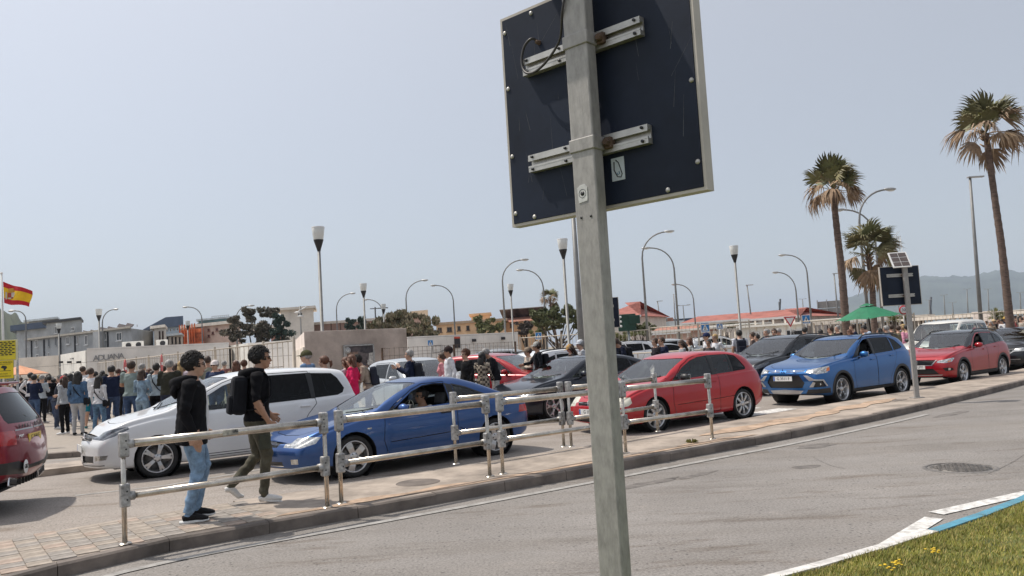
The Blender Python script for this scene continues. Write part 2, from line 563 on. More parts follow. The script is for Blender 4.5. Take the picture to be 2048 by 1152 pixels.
# painted lines
def strip(name, pts, w, m, z=0.008, label=None):
 mb = MB()
 P = [Vector((p[0], p[1], z)) for p in pts]
 for i in range(len(P) - 1):
  d = (P[i + 1] - P[i]).normalized()
  d0 = (P[i] - P[max(i - 1, 0)]).normalized() if i else d
  d1 = (P[min(i + 2, len(P) - 1)] - P[i + 1])
  d1 = d1.normalized() if d1.length > 1e-6 else d
  na, nb_ = (d + d0).normalized(), (d + d1).normalized()
  na, nb_ = Vector((-na.y, na.x, 0)) * w / 2, Vector((-nb_.y, nb_.x, 0)) * w / 2
  mb.quad(P[i] - na, P[i + 1] - nb_, P[i + 1] + nb_, P[i] + na)
 return tag(mb.build(name, m), label, kind='structure')
strip('edge_line', [SN(q, float(FRONT(q)) - 0.42) for q in np.arange(0.4, 16, 0.5)], 0.11, WORN, label='worn white edge line beside the kerb')
strip('lane_line', [gp(150, 992), gp(330, 972), gp(520, 940)], 0.10, WORN, label='faded white lane line')
strip('far_edge_line', [(x_, float(_fk(x_)) - 0.45) for x_ in np.arange(-16, -8, .6)], 0.12, WORN, label='faded line along the far kerb')
# broken white line round the grass island
for a, b_ in (((1705, 1137), (1868, 1037)), ((1872, 1028), (2060, 986))):
 strip('broken_line', [gp(*a), gp(*b_)], 0.16, LINE, label='white dash painted on the road')
strip('broken_line', [gp(1640, 1160), gp(1560, 1190)], 0.16, LINE, label='white dash painted on the road')
# zebra crossing behind the red hatchback
for k in range(5):
 n0 = 10.55 + k * 1.0
 strip('zebra_stripe', [SN(13.2, n0), SN(16.2, n0 + .15)], 0.5, LINE, label='white stripe of a crossing')
# dark patches
for (px, py, rx, ry) in ((1632, 892, 0.42, 0.16), (1612, 934, 0.2, 0.11), (1905, 828, 0.55, 0.14), (1290, 968, 0.5, 0.12), (1395, 950, .35, .08), (1560, 790, .5, .3)):
 c = gp(px, py)
 P = []
 for i in range(30):
  t = 2 * math.pi * i / 30
  r_ = 1 + 0.2 * math.sin(2 * t + px) + 0.12 * math.sin(5 * t + py) + random.uniform(-.1, .1)
  P.append(c + TDIR * (math.cos(t) * rx * r_) + NDIR * (math.sin(t) * ry * r_) + Vector((0, 0, 0.003)))
 tag(MB().add(P, [tuple(range(30))]).build('road_patch', PATCH), 'dark patch on the asphalt', kind='structure')
for pts in ([(1622, 912), (1640, 922), (1660, 931), (1690, 938)], [(1976, 948), (2005, 935), (2030, 922), (2055, 905)]):
 strip('crack', [gp(*p) for p in pts], .008, PATCH, .003, 'thin crack in the asphalt')
# manhole
c = gp(1920, 936)
mh = empty('manhole_cover', c, R(20), 'round ribbed manhole cover set in the asphalt', 'manhole cover')
IRON = mat('cast_iron', (0.19, 0.175, 0.16), 0.6, 0.3, var=0.25, vscale=10)
MB().lathe([(0.36, 0.0), (0.36, 0.007), (0.405, 0.007), (0.42, 0.001)], 36).build('frame', IRON, mh)
mb = MB().lathe([(0.0, 0.003), (0.345, 0.003), (0.345, 0.0)], 36)
for i in range(-5, 6):
 for j in range(-5, 6):
  if i * i + j * j < 26:
   mb.box((i * .062, j * .062, .006), (.046 if (i + j) % 2 else .02, .02 if (i + j) % 2 else .046, .008))
mb.build('cover', IRON, mh)
# roundabout lawn at the lower right, with painted kerb
ISLE = [(-9, 3.2), (-6, 4.2), (-3, 4.75), (-1, 4.95), (0.6, 5.28), (1.4, 5.6), (2.09, 5.99), (2.85, 6.46), (3.7, 7.03), (4.7, 7.8), (6, 9.0), (8, 11.2), (10, 14), (11.5, 17)]
_is = pchip(ISLE)
xs = np.arange(-9, 11.5, 0.25)
mb = MB()
for a, b_ in zip(xs[:-1], xs[1:]):
 ya, yb = float(_is(a)), float(_is(b_))
 for k in range(6):
  t0, t1 = k / 6, (k + 1) / 6
  f0, f1 = (0.10 + 0.22 * math.sin(t0 * 1.5)), (0.10 + 0.22 * math.sin(t1 * 1.5))
  mb.add([(a, ya - .1 - t0 * 8, f0), (b_, yb - .1 - t0 * 8, f0), (b_, yb - .1 - t1 * 8, f1), (a, ya - .1 - t1 * 8, f1)], [(0, 3, 2, 1)], 0, True)
LAWN = mat('lawn_soil', (0.11, 0.125, 0.03), 0.95, var=0.35, vscale=6)
lawn = tag(mb.build('lawn', LAWN), 'grassy mound of the roundabout', kind='structure')
BLUEP = mat('blue_kerb_paint', (0.07, 0.26, 0.36), 0.6, var=0.22, vscale=7, dirt=(0.09, 0.2, 0.25))
WHK = mat('white_kerb_paint', (0.58, 0.56, 0.53), 0.65, var=0.25, vscale=7)
x = -3.0
L_ = 0.0
while x < 10.5:
 e = x + (0.62 if x < 6 else .5)
 p0, p1 = Vector((x + .003, float(_is(x)), 0)), Vector((e - .003, float(_is(e)), 0))
 d = (p1 - p0).normalized()
 nn = Vector((d.y, -d.x, 0)) * 0.13
 V = []
 for p in (p0, p1):
  V += [p - Vector((0, 0, .03)), p + nn * .12 + Vector((0, 0, .10)), p + nn * .3 + Vector((0, 0, .12)), p + nn + Vector((0, 0, .12)), p + nn]
 blue = x > 2.7
 MB().add(V, [(5, 0, 1, 6), (6, 1, 2, 7), (7, 2, 3, 8), (8, 3, 4, 9), (0, 5, 9, 4), (0, 4, 3, 2, 1), (5, 6, 7, 8, 9)]).build('kerbstone', BLUEP if blue else WHK, lawn)
 x = e
# blades
nb = 90000
X = rng.uniform(1.4, 7.5, nb)
T = rng.uniform(0, 1, nb) ** 1.3 * 2.6
Y0 = _is(X) - 0.14 - T
Z0 = 0.10 + 0.22 * np.sin(np.clip(T / 8, 0, 1) * 1.5) - 0.006
clump = 0.5 + 0.5 * np.sin(X * 5.1 + 2 * np.sin(Y0 * 3.3)) * np.sin(Y0 * 4.7 + 1.5 * np.sin(X * 2.1))
hgt = rng.uniform(0.018, 0.040, nb) * (0.7 + 0.6 * clump)
wid = rng.uniform(0.003, 0.006, nb)
th = rng.uniform(0, 2 * math.pi, nb)
ln = rng.uniform(0.2, 0.9, nb) * hgt
th2 = rng.normal(0.4, 1.2, nb)
V = np.empty((nb, 3, 3))
V[:, 0] = np.stack([X - np.cos(th) * wid, Y0 - np.sin(th) * wid, Z0], 1)
V[:, 1] = np.stack([X + np.cos(th) * wid, Y0 + np.sin(th) * wid, Z0], 1)
V[:, 2] = np.stack([X + np.cos(th2) * ln, Y0 + np.sin(th2) * ln, Z0 + hgt], 1)
me = bpy.data.meshes.new('grass')
me.vertices.add(nb * 3)
me.vertices.foreach_set('co', V.reshape(-1))
me.loops.add(nb * 3)
me.loops.foreach_set('vertex_index', np.arange(nb * 3))
me.polygons.add(nb)
me.polygons.foreach_set('loop_start', np.arange(nb) * 3)
me.update(calc_edges=True)
gm = [mat('grass_green', (0.21, 0.205, 0.028), 0.7, var=0.4, vscale=5, dirt=(0.11, 0.125, 0.02)), mat('grass_straw', (0.38, 0.31, 0.10), 0.75, var=0.25, vscale=5)]
for m_ in gm: me.materials.append(m_)
me.polygons.foreach_set('material_index', (rng.random(nb) < 0.26 + 0.25 * (1 - clump)).astype(np.int32))
tag(from_mesh('grass', me), 'short green grass with straw tips', 'grass', kind='stuff')
FLW = mat('flower_yellow', (0.62, 0.42, 0.02), 0.7)
for (px, py), lb in zip(((1862, 1098), (1876, 1102), (1790, 1128), (1800, 1124), (1772, 1133)), ('uppermost', 'rightmost', 'middle one', 'second from the right', 'lowest')):
 c = gp(px, py, 0.16)
 mb = MB()
 for q in range(7):
  dx, dy = random.uniform(-.03, .03), random.uniform(-.03, .03)
  mb.lathe([(0, .004), (.007, .006), (.013, .002), (0, -.002)], 6, Matrix.Translation(c + Vector((dx, dy, random.uniform(-.02, .01)))))
 tag(mb.build('flower_patch', FLW), 'small yellow blossoms in the roundabout grass, ' + lb + ' of the clumps', 'flowers', group='yellow blossoms in the grass')
# weed on the island
c = gp(1384, 886, KH)
mb = MB()
for i in range(60):
 a = random.uniform(0, 6.28); l = random.uniform(.03, .10); h = random.uniform(.01, .07)
 d = Vector((math.cos(a), math.sin(a), 0))
 p = c + d * random.uniform(0, .03)
 w = Vector((-d.y, d.x, 0)) * .007
 mb.add([p - w, p + w, p + d * l * .6 + w + Vector((0, 0, h)), p + d * l + Vector((0, 0, h * .7)), p + d * l * .6 - w + Vector((0, 0, h))], [(0, 1, 2, 3, 4)])
tag(mb.build('weed', mat('weed_leaf', (0.22, 0.21, 0.06), 0.7, var=0.3)), 'small green weed growing on the pavement by the last barrier', 'plant')
# ------------------------------------------------------------------ buildings
CREAM = mat('cream_render', (0.74, 0.67, 0.58), 0.85, var=0.12, vscale=0.5, bump=0.1, bscale=20)
PALEW = mat('pale_wall', (0.80, 0.765, 0.72), 0.85, var=0.12, vscale=0.4)
GREYB = mat('grey_render', (0.36, 0.375, 0.385), 0.85, var=0.14, vscale=0.5)
STAIN = mat('stained_beige_wall', (0.80, 0.71, 0.645), 0.9, var=0.22, vscale=0.8, bump=0.2, bscale=12, dirt=(0.62, 0.53, 0.47))
OCHRE = mat('ochre_render', (0.80, 0.53, 0.31), 0.85, var=0.14, vscale=0.5)
PINK = mat('pinkish_render', (0.56, 0.38, 0.31), 0.85, var=0.16, vscale=0.4)
REDROOF = mat('red_tile_roof', (0.33, 0.115, 0.088), 0.85, var=0.2, vscale=0.7)
TERRA = mat('terracotta_roof', (0.36, 0.17, 0.12), 0.85, var=0.2, vscale=0.9)
SLATE = mat('dark_blue_roof', (0.045, 0.07, 0.12), 0.7, var=0.12, vscale=0.4)
WHITEW = mat('whitewash', (0.80, 0.78, 0.72), 0.8, var=0.1, vscale=0.6)
NET = mat('brown_netting', (0.36, 0.19, 0.15), 0.95, var=0.3, vscale=0.9)
ORNET = mat('orange_netting', (0.62, 0.15, 0.05), 0.95, var=0.3, vscale=0.9)
DKWIN = mat('dark_window', (0.02, 0.024, 0.03), 0.12, var=0.1, vscale=1.2)
FRAMEW = mat('white_frame', (0.66, 0.66, 0.65), 0.5, var=0.06)
BRWIN = mat('brown_window', (0.10, 0.065, 0.05), 0.35, var=0.3, vscale=4)
SHEET = mat('zinc_roof', (0.52, 0.57, 0.60), 0.5, 0.2, var=0.15, vscale=0.6)
IND = mat('industrial_grey', (0.40, 0.42, 0.44), 0.8, var=0.15, vscale=0.4)
BEIGES = mat('beige_steel', (0.70, 0.62, 0.52), 0.6, 0.0, var=0.14, vscale=3)
RUST = mat('rusty_steel', (0.13, 0.085, 0.06), 0.8, 0.3, var=0.35, vscale=9)
TEALG = mat('teal_glass', (0.09, 0.17, 0.18), 0.15, var=0.2, vscale=0.3)
SOLAR = mat('solar_collector', (0.09, 0.07, 0.065), 0.25, var=0.25, vscale=1.5)
def xy(p): return Vector((p.x, p.y, 0))
class Bld:
 def __init__(s, name, label, A, B, depth, ztop, m, cat='building', group=None, z0=-.05, skew=True):
  """front wall from A (left) to B (right)"""
  s.A, s.B = xy(A), xy(B)
  d = (s.B - s.A)
  s.len = d.length
  s.d = d / s.len
  s.n = Vector((s.d.y, -s.d.x, 0))
  s.ztop = ztop
  s.root = empty(name, (s.A.x, s.A.y, 0), 0, label, cat, group)
  s.dep = s.B.normalized() if skew else -s.n      # these blocks stand askew to their front street
  s.fp = [s.A, s.B, s.B + s.dep * depth, s.A + s.dep * depth]
  s.prism(s.fp, z0, ztop, m, 'wall')
  s.depth = depth
 def prism(s, fp, z0, z1, m, name):
  o = s.root.location
  P = [(p.x - o.x, p.y - o.y) for p in fp]
  return MB().prism(P, z0, z1).build(name, m, s.root)
 def P(s, u, z, out=0.0):
  q = s.A + s.d * u + s.n * out
  return Vector((q.x - s.root.location.x, q.y - s.root.location.y, z))
 def up(s, px, py):
  """(u, z) on the front wall under a picture position"""
  r = ray(px, py)
  t = (s.A.dot(s.n)) / (r.x * s.n.x + r.y * s.n.y)
  h = Vector((r.x * t, r.y * t, 0))
  return (h - s.A).dot(s.d), CAM_H + r.z * t
 def M(s, u, z, out=0.0):
  p = s.P(u, z, out)
  return Matrix(((s.d.x, s.n.x, 0, p.x), (s.d.y, s.n.y, 0, p.y), (0, 0, 1, p.z), (0, 0, 0, 1)))
 def box(s, name, u, z, w, h, dep, m, out=0.0, par=None, rot=None):
  M = s.M(u, z, out)
  if rot is not None: M = M @ rot
  return MB().box((0, 0, 0), (w, dep, h), M=M).build(name, m, par or s.root)
 def roof(s, m, over=.35, th=.3, name='roof', dz=0.0):
  n, d, o = s.n, s.d, over
  fp = [s.A + n * o - d * o, s.B + n * o + d * o, s.B + s.dep * (s.depth + o) + d * o, s.A + s.dep * (s.depth + o) - d * o]
  return s.prism(fp, s.ztop + dz, s.ztop + dz + th, m, name)
 def window(s, px, py, w, h, frame=None, pane=None, arch=False, sill=True, mull=1):
  u, z = s.up(px, py)
  k = (s.A.y + s.B.y) / 2 / F_PX      # sizes were read off the picture in pixels
  w, h = w * k, h * k
  return s.window_at(u, z, w, h, frame, pane, arch, sill, mull)
 def window_at(s, u, z, w, h, frame=None, pane=None, arch=False, sill=True, mull=1):
  frame = frame or FRAMEW
  mb = MB()
  t = min(.12, w * .12)
  M = s.M(u, z, .03)
  for (dx, dz, ww, hh) in ((-w / 2 + t / 2, 0, t, h), (w / 2 - t / 2, 0, t, h), (0, h / 2 - t / 2, w - 2 * t, t), (0, -h / 2 + t / 2, w - 2 * t, t)):
   mb.box((0, 0, 0), (ww, .10, hh), M=M @ Matrix.Translation((dx, 0, dz)))
  for k in range(mull):
   mb.box((0, 0, 0), (t * .8, .08, h - 2 * t), M=M @ Matrix.Translation((-w / 2 + w * (k + 1) / (mull + 1), 0, 0)))
  f = mb.build('window', frame, s.root)
  if arch:
   P = [(-w / 2 + t, -h / 2 + t), (w / 2 - t, -h / 2 + t)] + [((w / 2 - t) * math.cos(a), h / 2 - w / 2 + (w / 2 - t) * math.sin(a)) for a in np.linspace(0, math.pi, 9)]
   MM = s.M(u, z, .0) @ Matrix(((1, 0, 0, 0), (0, 0, -1, 0), (0, 1, 0, 0), (0, 0, 0, 1)))
   MB().prism(P, -.055, .0, M=MM).build('pane', pane or DKWIN, f)
  else:
   MB().box((0, 0, 0), (w - 2 * t, .05, h - 2 * t), M=s.M(u, z, .0)).build('pane', pane or DKWIN, f)
  if sill: MB().box((0, 0, 0), (w + .2, .2, .08), M=s.M(u, z - h / 2 - .05, .08)).build('sill', frame, f)
  return f
# ---- grey two-storey building at the left
A, B = at(58, 681, 130), at(263, 655, 112)
g = Bld('grey_building', 'grey two storey building with white windows behind the customs wall', A, B, 16, 7.75, GREYB)
g.roof(mat('roof_edge', (0.40, 0.37, 0.32), 0.8), .5, .28)
for (px, py, w, h, arch) in ((55, 687, 5, 15, 0), (74, 687, 12, 16, 0), (98, 685, 7, 17, 1), (112, 683, 7, 17, 1), (136, 681, 13, 16, 0), (156, 680, 6, 16, 0), (173, 680, 12, 19, 0), (211, 673, 12, 14, 0), (239, 673, 20, 16, 0),
                             (55, 712, 5, 8, 0), (75, 712, 12, 8, 0), (98, 710, 8, 10, 0), (120, 708, 9, 10, 0)):
 g.window(px, py, w, h, arch=bool(arch), frame=GREYB if arch else FRAMEW)
for px in (64, 89, 122, 151, 200, 217):
 u, z = g.up(px, 690)
 g.box('downpipe', u, 4.0, .18, 7.2, .16, DARK_STEEL, .1)
u, z = g.up(205, 690)
g.box('pilaster', u, 3.9, 1.8, 7.7, 1.2, GREYB, .3)
# its side wall turning away at the right
C_ = at(306, 658, 124)
sd_ = [xy(B), xy(C_), xy(C_) + Vector((-6, 9, 0)), xy(B) + Vector((-6, 12, 0))]
g.prism(sd_, -.05, 7.72, GREYB, 'side_wall')
for (px, py, Y, sz, lb) in ((180, 662, 120, 3.0, 'left'), (214, 656, 117, 3.0, 'middle'), (251, 650, 114, 3.4, 'right')):
 p = at(px, py, Y)
 sc = empty('solar_collector', (p.x, p.y, 8.03), R(-20), '%s of the tilted solar collectors on the grey building roof' % lb, 'solar collector', 'solar collectors on the grey roof')
 hh = p.z - 8.03
 for k in range(2):
  MB().box((0, 0, 0), (1.4, .1, hh * 1.6), M=Matrix.Translation((-.75 + 1.5 * k, 0, hh * .75)) @ Matrix.Rotation(R(-35), 4, 'X') @ Matrix.Rotation(R(14), 4, 'Y')).build('panel', SOLAR, sc)
 MB().tube([(-1.2, .9, 0), (-1.2, .9, hh)], .05, 6).build('leg', GALV, sc)
 MB().tube([(1.2, .9, 0), (1.2, .9, hh)], .05, 6).build('leg', GALV, sc)
p = at(130, 655, 146)
t = Bld('stair_tower', 'grey flat roofed tower block behind the grey two storey building', at(93, 655, 147), at(164, 650, 142), 10, at(130, 643, 145).z, GREYB)
t.roof(DARK_STEEL, .5, .4)
t.window(112, 660, 8, 14)
t.window(146, 658, 10, 8)
t = Bld('pale_building', 'pale grey building far behind with a dark blue flat roof below', at(58, 655, 185), at(118, 650, 180), 12, at(90, 640, 182).z, GREYB)
t.roof(SHEET, .8, .4)
t = Bld('blue_roof_shed', 'low shed with a dark blue roof at the left', at(33, 665, 165), at(94, 662, 160), 10, at(60, 659, 162).z, IND)
t.roof(SLATE, .8, 1.2)
# ---- blue roofed block and cream buildings behind
t = Bld('hotel_block', 'pale blue block with a sloping dark blue roof', at(301, 680, 190), at(368, 668, 182), 20, at(340, 653, 185).z, mat('pale_blue_render', (0.38, 0.45, 0.52), 0.85, var=0.1, vscale=.3))
zt = t.ztop
P4 = [t.P(-2, zt, .6), t.P(t.len * .55, zt + 2.2, .6), t.P(t.len + .8, zt + 2.0, .6), t.P(t.len + .8, zt - .2, .6), t.P(-2, zt - .2, .6)]
MB().add(P4 + [p + t.dep * 20 for p in P4], [(0, 4, 3, 2, 1), (5, 6, 7, 8, 9), (0, 1, 6, 5), (1, 2, 7, 6), (2, 3, 8, 7), (3, 4, 9, 8), (4, 0, 5, 9)]).build('roof', SLATE, t.root)
for i in range(7):
 for k in range(3): t.window_at(t.len * (.32 + .10 * i), zt - .8 - k * 1.1, .42, .6, sill=False, mull=0)
t = Bld('cream_annex', 'cream annex with tall dark openings beside the grey building', at(309, 690, 118), at(333, 687, 116), 8, at(320, 656, 117).z, CREAM)
t.roof(CREAM, .4, .4)
for px in (320, 326): t.window(px, 671, 5, 18, BRWIN, BRWIN, mull=0)
t = Bld('cream_gatehouse', 'low cream house with dark posts right of the annex', at(333, 690, 128), at(366, 685, 125), 8, at(350, 671, 126).z, CREAM)
t.roof(SHEET, .4, .3)
for px in (336, 345, 352, 360): t.window(px, 681, 5, 14, BRWIN, DKWIN, mull=0)
# ---- building in scaffolding, teal roof behind
t = Bld('scaffolded_building', 'pinkish building wrapped in orange and brown scaffolding nets', at(371, 690, 140), at(482, 680, 132), 20, at(430, 651, 136).z, mat('pale_pink', (0.66, 0.49, 0.40), .85, var=.15, vscale=.4))
t.roof(CREAM, .6, .5)
for px, py in ((418, 660), (426, 666), (418, 672), (434, 659), (392, 672)): t.window(px, py, 7, 6, NET, DKWIN)
for px in range(372, 404, 5):
 u, z = t.up(px, 675)
 t.box('scaffold_pole', u, 4.5, .14, 9.5, .14, ORNET, 1.2)
for py in (664, 671, 678, 685):
 u0, z0_ = t.up(371, py)
 t.box('scaffold_net', 3.3, z0_ - .2, 6.2, 1.0, .06, ORNET, 1.0)
t = Bld('glass_block', 'teal glazed office block on the skyline', at(398, 655, 230), at(468, 650, 225), 15, at(430, 639, 228).z, TEALG)
t.roof(SHEET, .5, .5)
t.box('rooftop_rail', t.len * .55, t.ztop + 1.0, t.len * .5, .12, .1, GALV, -1)
for k in range(9): t.box('rooftop_post', t.len * (.31 + .06 * k), t.ztop + .75, .12, .6, .1, GALV, -1)
for k in range(10): t.window_at(t.len * (.05 + .1 * k), t.ztop - 1.4, 2.2, 1.6, TEALG, DKWIN, sill=False, mull=0)
# ---- long pinkish building with white tower
t = Bld('netted_building', 'long pinkish building behind brown nets, left of the feathery tree', at(545, 680, 128), at(850, 660, 122), 20, at(700, 645, 125).z, PINK)
t.roof(CREAM, .4, .4)
for k in range(2):
 for i in range(10):
  t.box('net_panel', t.len * (.02 + .065 * i) + .6, t.ztop - 2.0 - k * 2.2, t.len * .062, 1.9, .08, NET, .9)
for i in range(12): t.box('scaffold_pole', t.len * (.0 + .06 * i), t.ztop / 2, .12, t.ztop, .12, RUST, 1.1)
w = Bld('white_tower', 'cream square tower block rising above the netted building', at(563, 655, 121), at(628, 648, 120), 9, at(600, 618, 120).z, CREAM)
w.roof(CREAM, .6, .35)
for px in (598, 603): w.window(px, 629, 3, 8, sill=False, mull=0)
t = Bld('cream_rooftop', 'cream block showing above the feathery tree', at(824, 650, 170), at(857, 648, 168), 10, at(840, 621, 169).z, mat('sand_render', (0.70, 0.54, 0.38), .85, var=.12))
# ---- ochre building
y1 = Bld('ochre_building', 'ochre two storey building with dark windows beyond the car park', at(874, 678, 118), at(1012, 668, 116), 14, at(940, 646, 117).z, OCHRE)
y1.roof(mat('ochre_edge', (0.5, 0.36, 0.24), .85), .4, .35)
for px, py, w_, a_ in ((878, 660, 3, 0), (882, 660, 3, 0), (899, 659, 10, 0), (918, 657, 6, 0), (936, 656, 6, 0), (956, 655, 6, 1), (1006, 652, 4, 0)):
 y1.window(px, py, w_, 9, BRWIN, DKWIN, arch=bool(a_), mull=0 if w_ < 5 else 1)
t = Bld('ochre_tower', 'square ochre stair tower on the ochre building', at(943, 645, 119), at(981, 642, 118), 6, at(962, 630, 118).z, OCHRE)
t.roof(OCHRE, .25, .3)
t = Bld('ochre_wing', 'ochre wing with terracotta roof and solar panels', at(1008, 665, 121), at(1092, 660, 119), 14, at(1050, 642, 120).z, OCHRE)
zt = t.ztop
MB().add([t.P(-.5, zt, .6), t.P(t.len + .5, zt, .6), t.P(t.len - 2, zt + 1.9, -6), t.P(2, zt + 1.9, -6), t.P(t.len + .5, zt, -12), t.P(-.5, zt, -12)], [(0, 1, 2, 3), (1, 4, 2), (2, 4, 5, 3), (5, 0, 3), (0, 5, 4, 1)]).build('roof', TERRA, t.root)
for px in (1017, 1045, 1072):
 u, z = t.up(px, 637)
 t.box('solar_panel', u, zt + 1.3, 3.0, 2.0, .12, SOLAR, -1.2, rot=Matrix.Rotation(R(-50), 4, 'X'))
for px in (1023, 1048): t.window(px, 651, 5, 8, BRWIN, DKWIN)
# ---- customs building: long low wall with the lettering
def coursed_wall(name, label, A, B, depth, ztop, n, m, cat='building', gap=.02, cols=None):
 b = Bld(name, label, A, B, depth, ztop - .03, mat('joint_dark', (0.16, 0.14, 0.12), .9, var=.05), cat)  # dark wall body, seen in the joints between the panels
 hgt = ztop / n
 cols = cols or max(1, int(b.len / 4.5))
 wd = b.len / cols
 for k in range(n):
  for c in range(cols):
   b.box('wall_panel', wd * (c + .5), hgt * (k + .5), wd - gap * .6, hgt - gap, .08, m, .04)
 return b
A, B = at(173, 700, 60), at(457, 685, 66)
zc = 3.55
cu = coursed_wall('customs_building', 'long low cream customs building with grey lettering', A, B, 14, zc, 4, PALEW)
cu.prism([cu.A + cu.n * .1, cu.B + cu.n * .1, cu.B + cu.dep * 14, cu.A + cu.dep * 14], zc, zc + .12, PALEW, 'roof')
for i, ch in enumerate('ADUANA'):
 u, z = cu.up(191.5 + i * 10.2, 717 - i * .95)
 o = from_mesh('letter', text_mesh(ch, .60, mat('letter_grey', (0.27, 0.27, 0.275), .5, .3), .03), cu.root)
 o.matrix_local = cu.M(u, z, .115) @ Matrix(((1, 0, 0, 0), (0, 0, 1, 0), (0, 1, 0, 0), (0, 0, 0, 1)))
L_A = at(123, 708, 68)
nB = xy(A)
lf = coursed_wall('customs_gable', 'sunlit white end of the customs building with small lamps', L_A, A, .3, zc - .02, 4, WHITEW, 'wall', cols=2)
for px in (128, 145, 164):
 u, z = lf.up(px, 724)
 lf.box('wall_lamp', u, z, .25, .16, .35, DARK_STEEL, .2)
u, z = lf.up(146, 731)
lf.window_at(u, z, 1.7, 1.2, DARK_STEEL, BRWIN, sill=False, mull=3)
for k, (px, py) in enumerate(((256, 694), (276, 691), (324, 684))):
 r_ = at(px, py, 68)
 ac = empty('air_conditioner', (r_.x, r_.y, zc + .12), R(8), 'white air conditioning unit, %s on the customs roof' % ('leftmost', 'middle', 'rightmost')[k], 'air conditioner', 'air conditioning units on the customs roof')
 MB().box((0, 0, .3), (.85, .35, .6), bev=.03).build('case', WHITEW, ac)
 MB().lathe([(0, .0), (.2, .0), (.22, .02), (.2, .03)], 16, Matrix.Translation((.1, -.18, .3)) @ Matrix.Rotation(R(90), 4, 'X')).build('fan_grille', DARK_STEEL, ac)
lw = coursed_wall('boundary_wall', 'cream boundary wall with long joints at the left', at(30, 722, 70), at(118, 711, 68), .4, at(80, 713, 69).z, 4, CREAM, 'wall')
mw = coursed_wall('service_wall', 'cream wall with a sunlit end left of the beige block', at(497, 690, 61), at(600, 680, 58), 6, at(550, 682.5, 60).z, 3, PALEW, 'wall')
mw2 = Bld('sunlit_wall', 'bright cream wall between the customs building and the service wall', at(455, 692, 68), at(503, 686, 62), .4, at(480, 688.5, 65).z, WHITEW, 'wall')
u, z = mw.up(548, 716)
mw.window_at(u, z, 2.3, 1.5, DARK_STEEL, BRWIN, sill=False, mull=4)
# ---- beige block with the torn posters
A, B = at(609.5, 700, 31), at(814, 690, 34)
bl = Bld('beige_block', 'stained beige concrete block carrying a frame of torn posters', A, B, .35, 2.90, STAIN)
L_ = xy(at(586, 700, 47))
o = bl.root.location
MB().prism([(L_.x - o.x, L_.y - o.y), (bl.A.x - o.x, bl.A.y - o.y), (bl.B.x - o.x, bl.B.y - o.y), (bl.B.x - 3.5 - o.x, bl.B.y + 14 - o.y)], -.05, 2.88).build('side_wall', STAIN, bl.root)
for k in range(6):
 q0 = bl.A + (L_ - bl.A) * (k / 6)
 q1 = bl.A + (L_ - bl.A) * ((k + .9) / 6)
 MB().prism([(q.x - o.x, q.y - o.y) for q in (q0, q0 + Vector((-.06, -.03, 0)), q1 + Vector((-.06, -.03, 0)), q1)], .1, 2.3).build('wall_rib', CREAM, bl.root)
u0, z0_ = bl.up(686, 692)
u1, z1_ = bl.up(748, 765)
fw, fh = u1 - u0, z0_ - z1_
um, zm = (u0 + u1) / 2, (z0_ + z1_) / 2
fr = bl.box('poster_frame', um, zm, fw, fh, .05, mat('grey_board', (0.40, 0.38, 0.36), .7, var=.25, vscale=3), .03)
for dx, dz, ww, hh in ((-fw / 2, 0, .05, fh), (fw / 2, 0, .05, fh), (0, fh / 2, fw, .05)):
 MB().box((0, 0, 0), (ww, .06, hh), M=bl.M(um + dx, zm + dz, .06)).build('frame_edge', GALV, fr)
PAPER = [mat('poster_%d' % i, c, .7, var=.35, vscale=8) for i, c in enumerate(((0.08, 0.065, 0.07), (0.25, 0.16, 0.12), (0.5, 0.48, 0.45), (0.12, 0.10, 0.1), (0.05, 0.045, 0.05)))]
random.seed(3)
for (px, py, w_, h_, k) in ((713, 699, .75, .30, 0), (733, 698, .6, .28, 4), (708, 712, .7, .3, 1), (726, 712, .5, .34, 3), (741, 716, .35, .5, 2), (700, 728, .6, .35, 3), (722, 730, .6, .4, 0), (740, 735, .4, .35, 1), (697, 745, .5, .4, 2), (728, 748, .6, .35, 4)):
 u, z = bl.up(px, py)
 P = [(-w_ / 2 + random.uniform(-.04, .04), -h_ / 2 + random.uniform(-.04, .04)), (0, -h_ / 2 + random.uniform(-.06, .02)), (w_ / 2 + random.uniform(-.04, .04), -h_ / 2), (w_ / 2, h_ / 2 + random.uniform(-.04, .03)), (-w_ / 2, h_ / 2 + random.uniform(-.03, .03))]
 MB().prism(P, 0, .006 + k * .001, M=bl.M(u, z, .058) @ Matrix(((1, 0, 0, 0), (0, 0, 1, 0), (0, 1, 0, 0), (0, 0, 0, 1)))).build('poster', PAPER[k], fr)
u, z = bl.up(694, 701)
RT = Matrix(((1, 0, 0, 0), (0, 0, 1, 0), (0, 1, 0, 0), (0, 0, 0, 1)))
MB().lathe([(0, .01), (.12, .01), (.12, 0)], 20, bl.M(u, z, .06) @ RT).build('round_sticker', FRAMEW, fr)
MB().lathe([(.082, .013), (.09, .015), (.098, .013)], 20, bl.M(u, z, .06) @ RT).build('sticker_ring', INK if 'INK' in globals() else DARK_STEEL, fr)
o_ = from_mesh('sticker_mark', text_mesh('T', .13, DARK_STEEL, .003), fr)
o_.matrix_local = bl.M(u, z, .075) @ RT
# graffiti at the foot of the mesh panel
for i, (px, ch) in enumerate(((770, 'Y'), (775, 'Y'), (781, ')'))):
 u, z = bl.up(px, 750)
 o_ = from_mesh('graffiti', text_mesh(ch, .36, DARK_STEEL, .002), bl.root)
 o_.matrix_local = bl.M(u, z, .004) @ RT
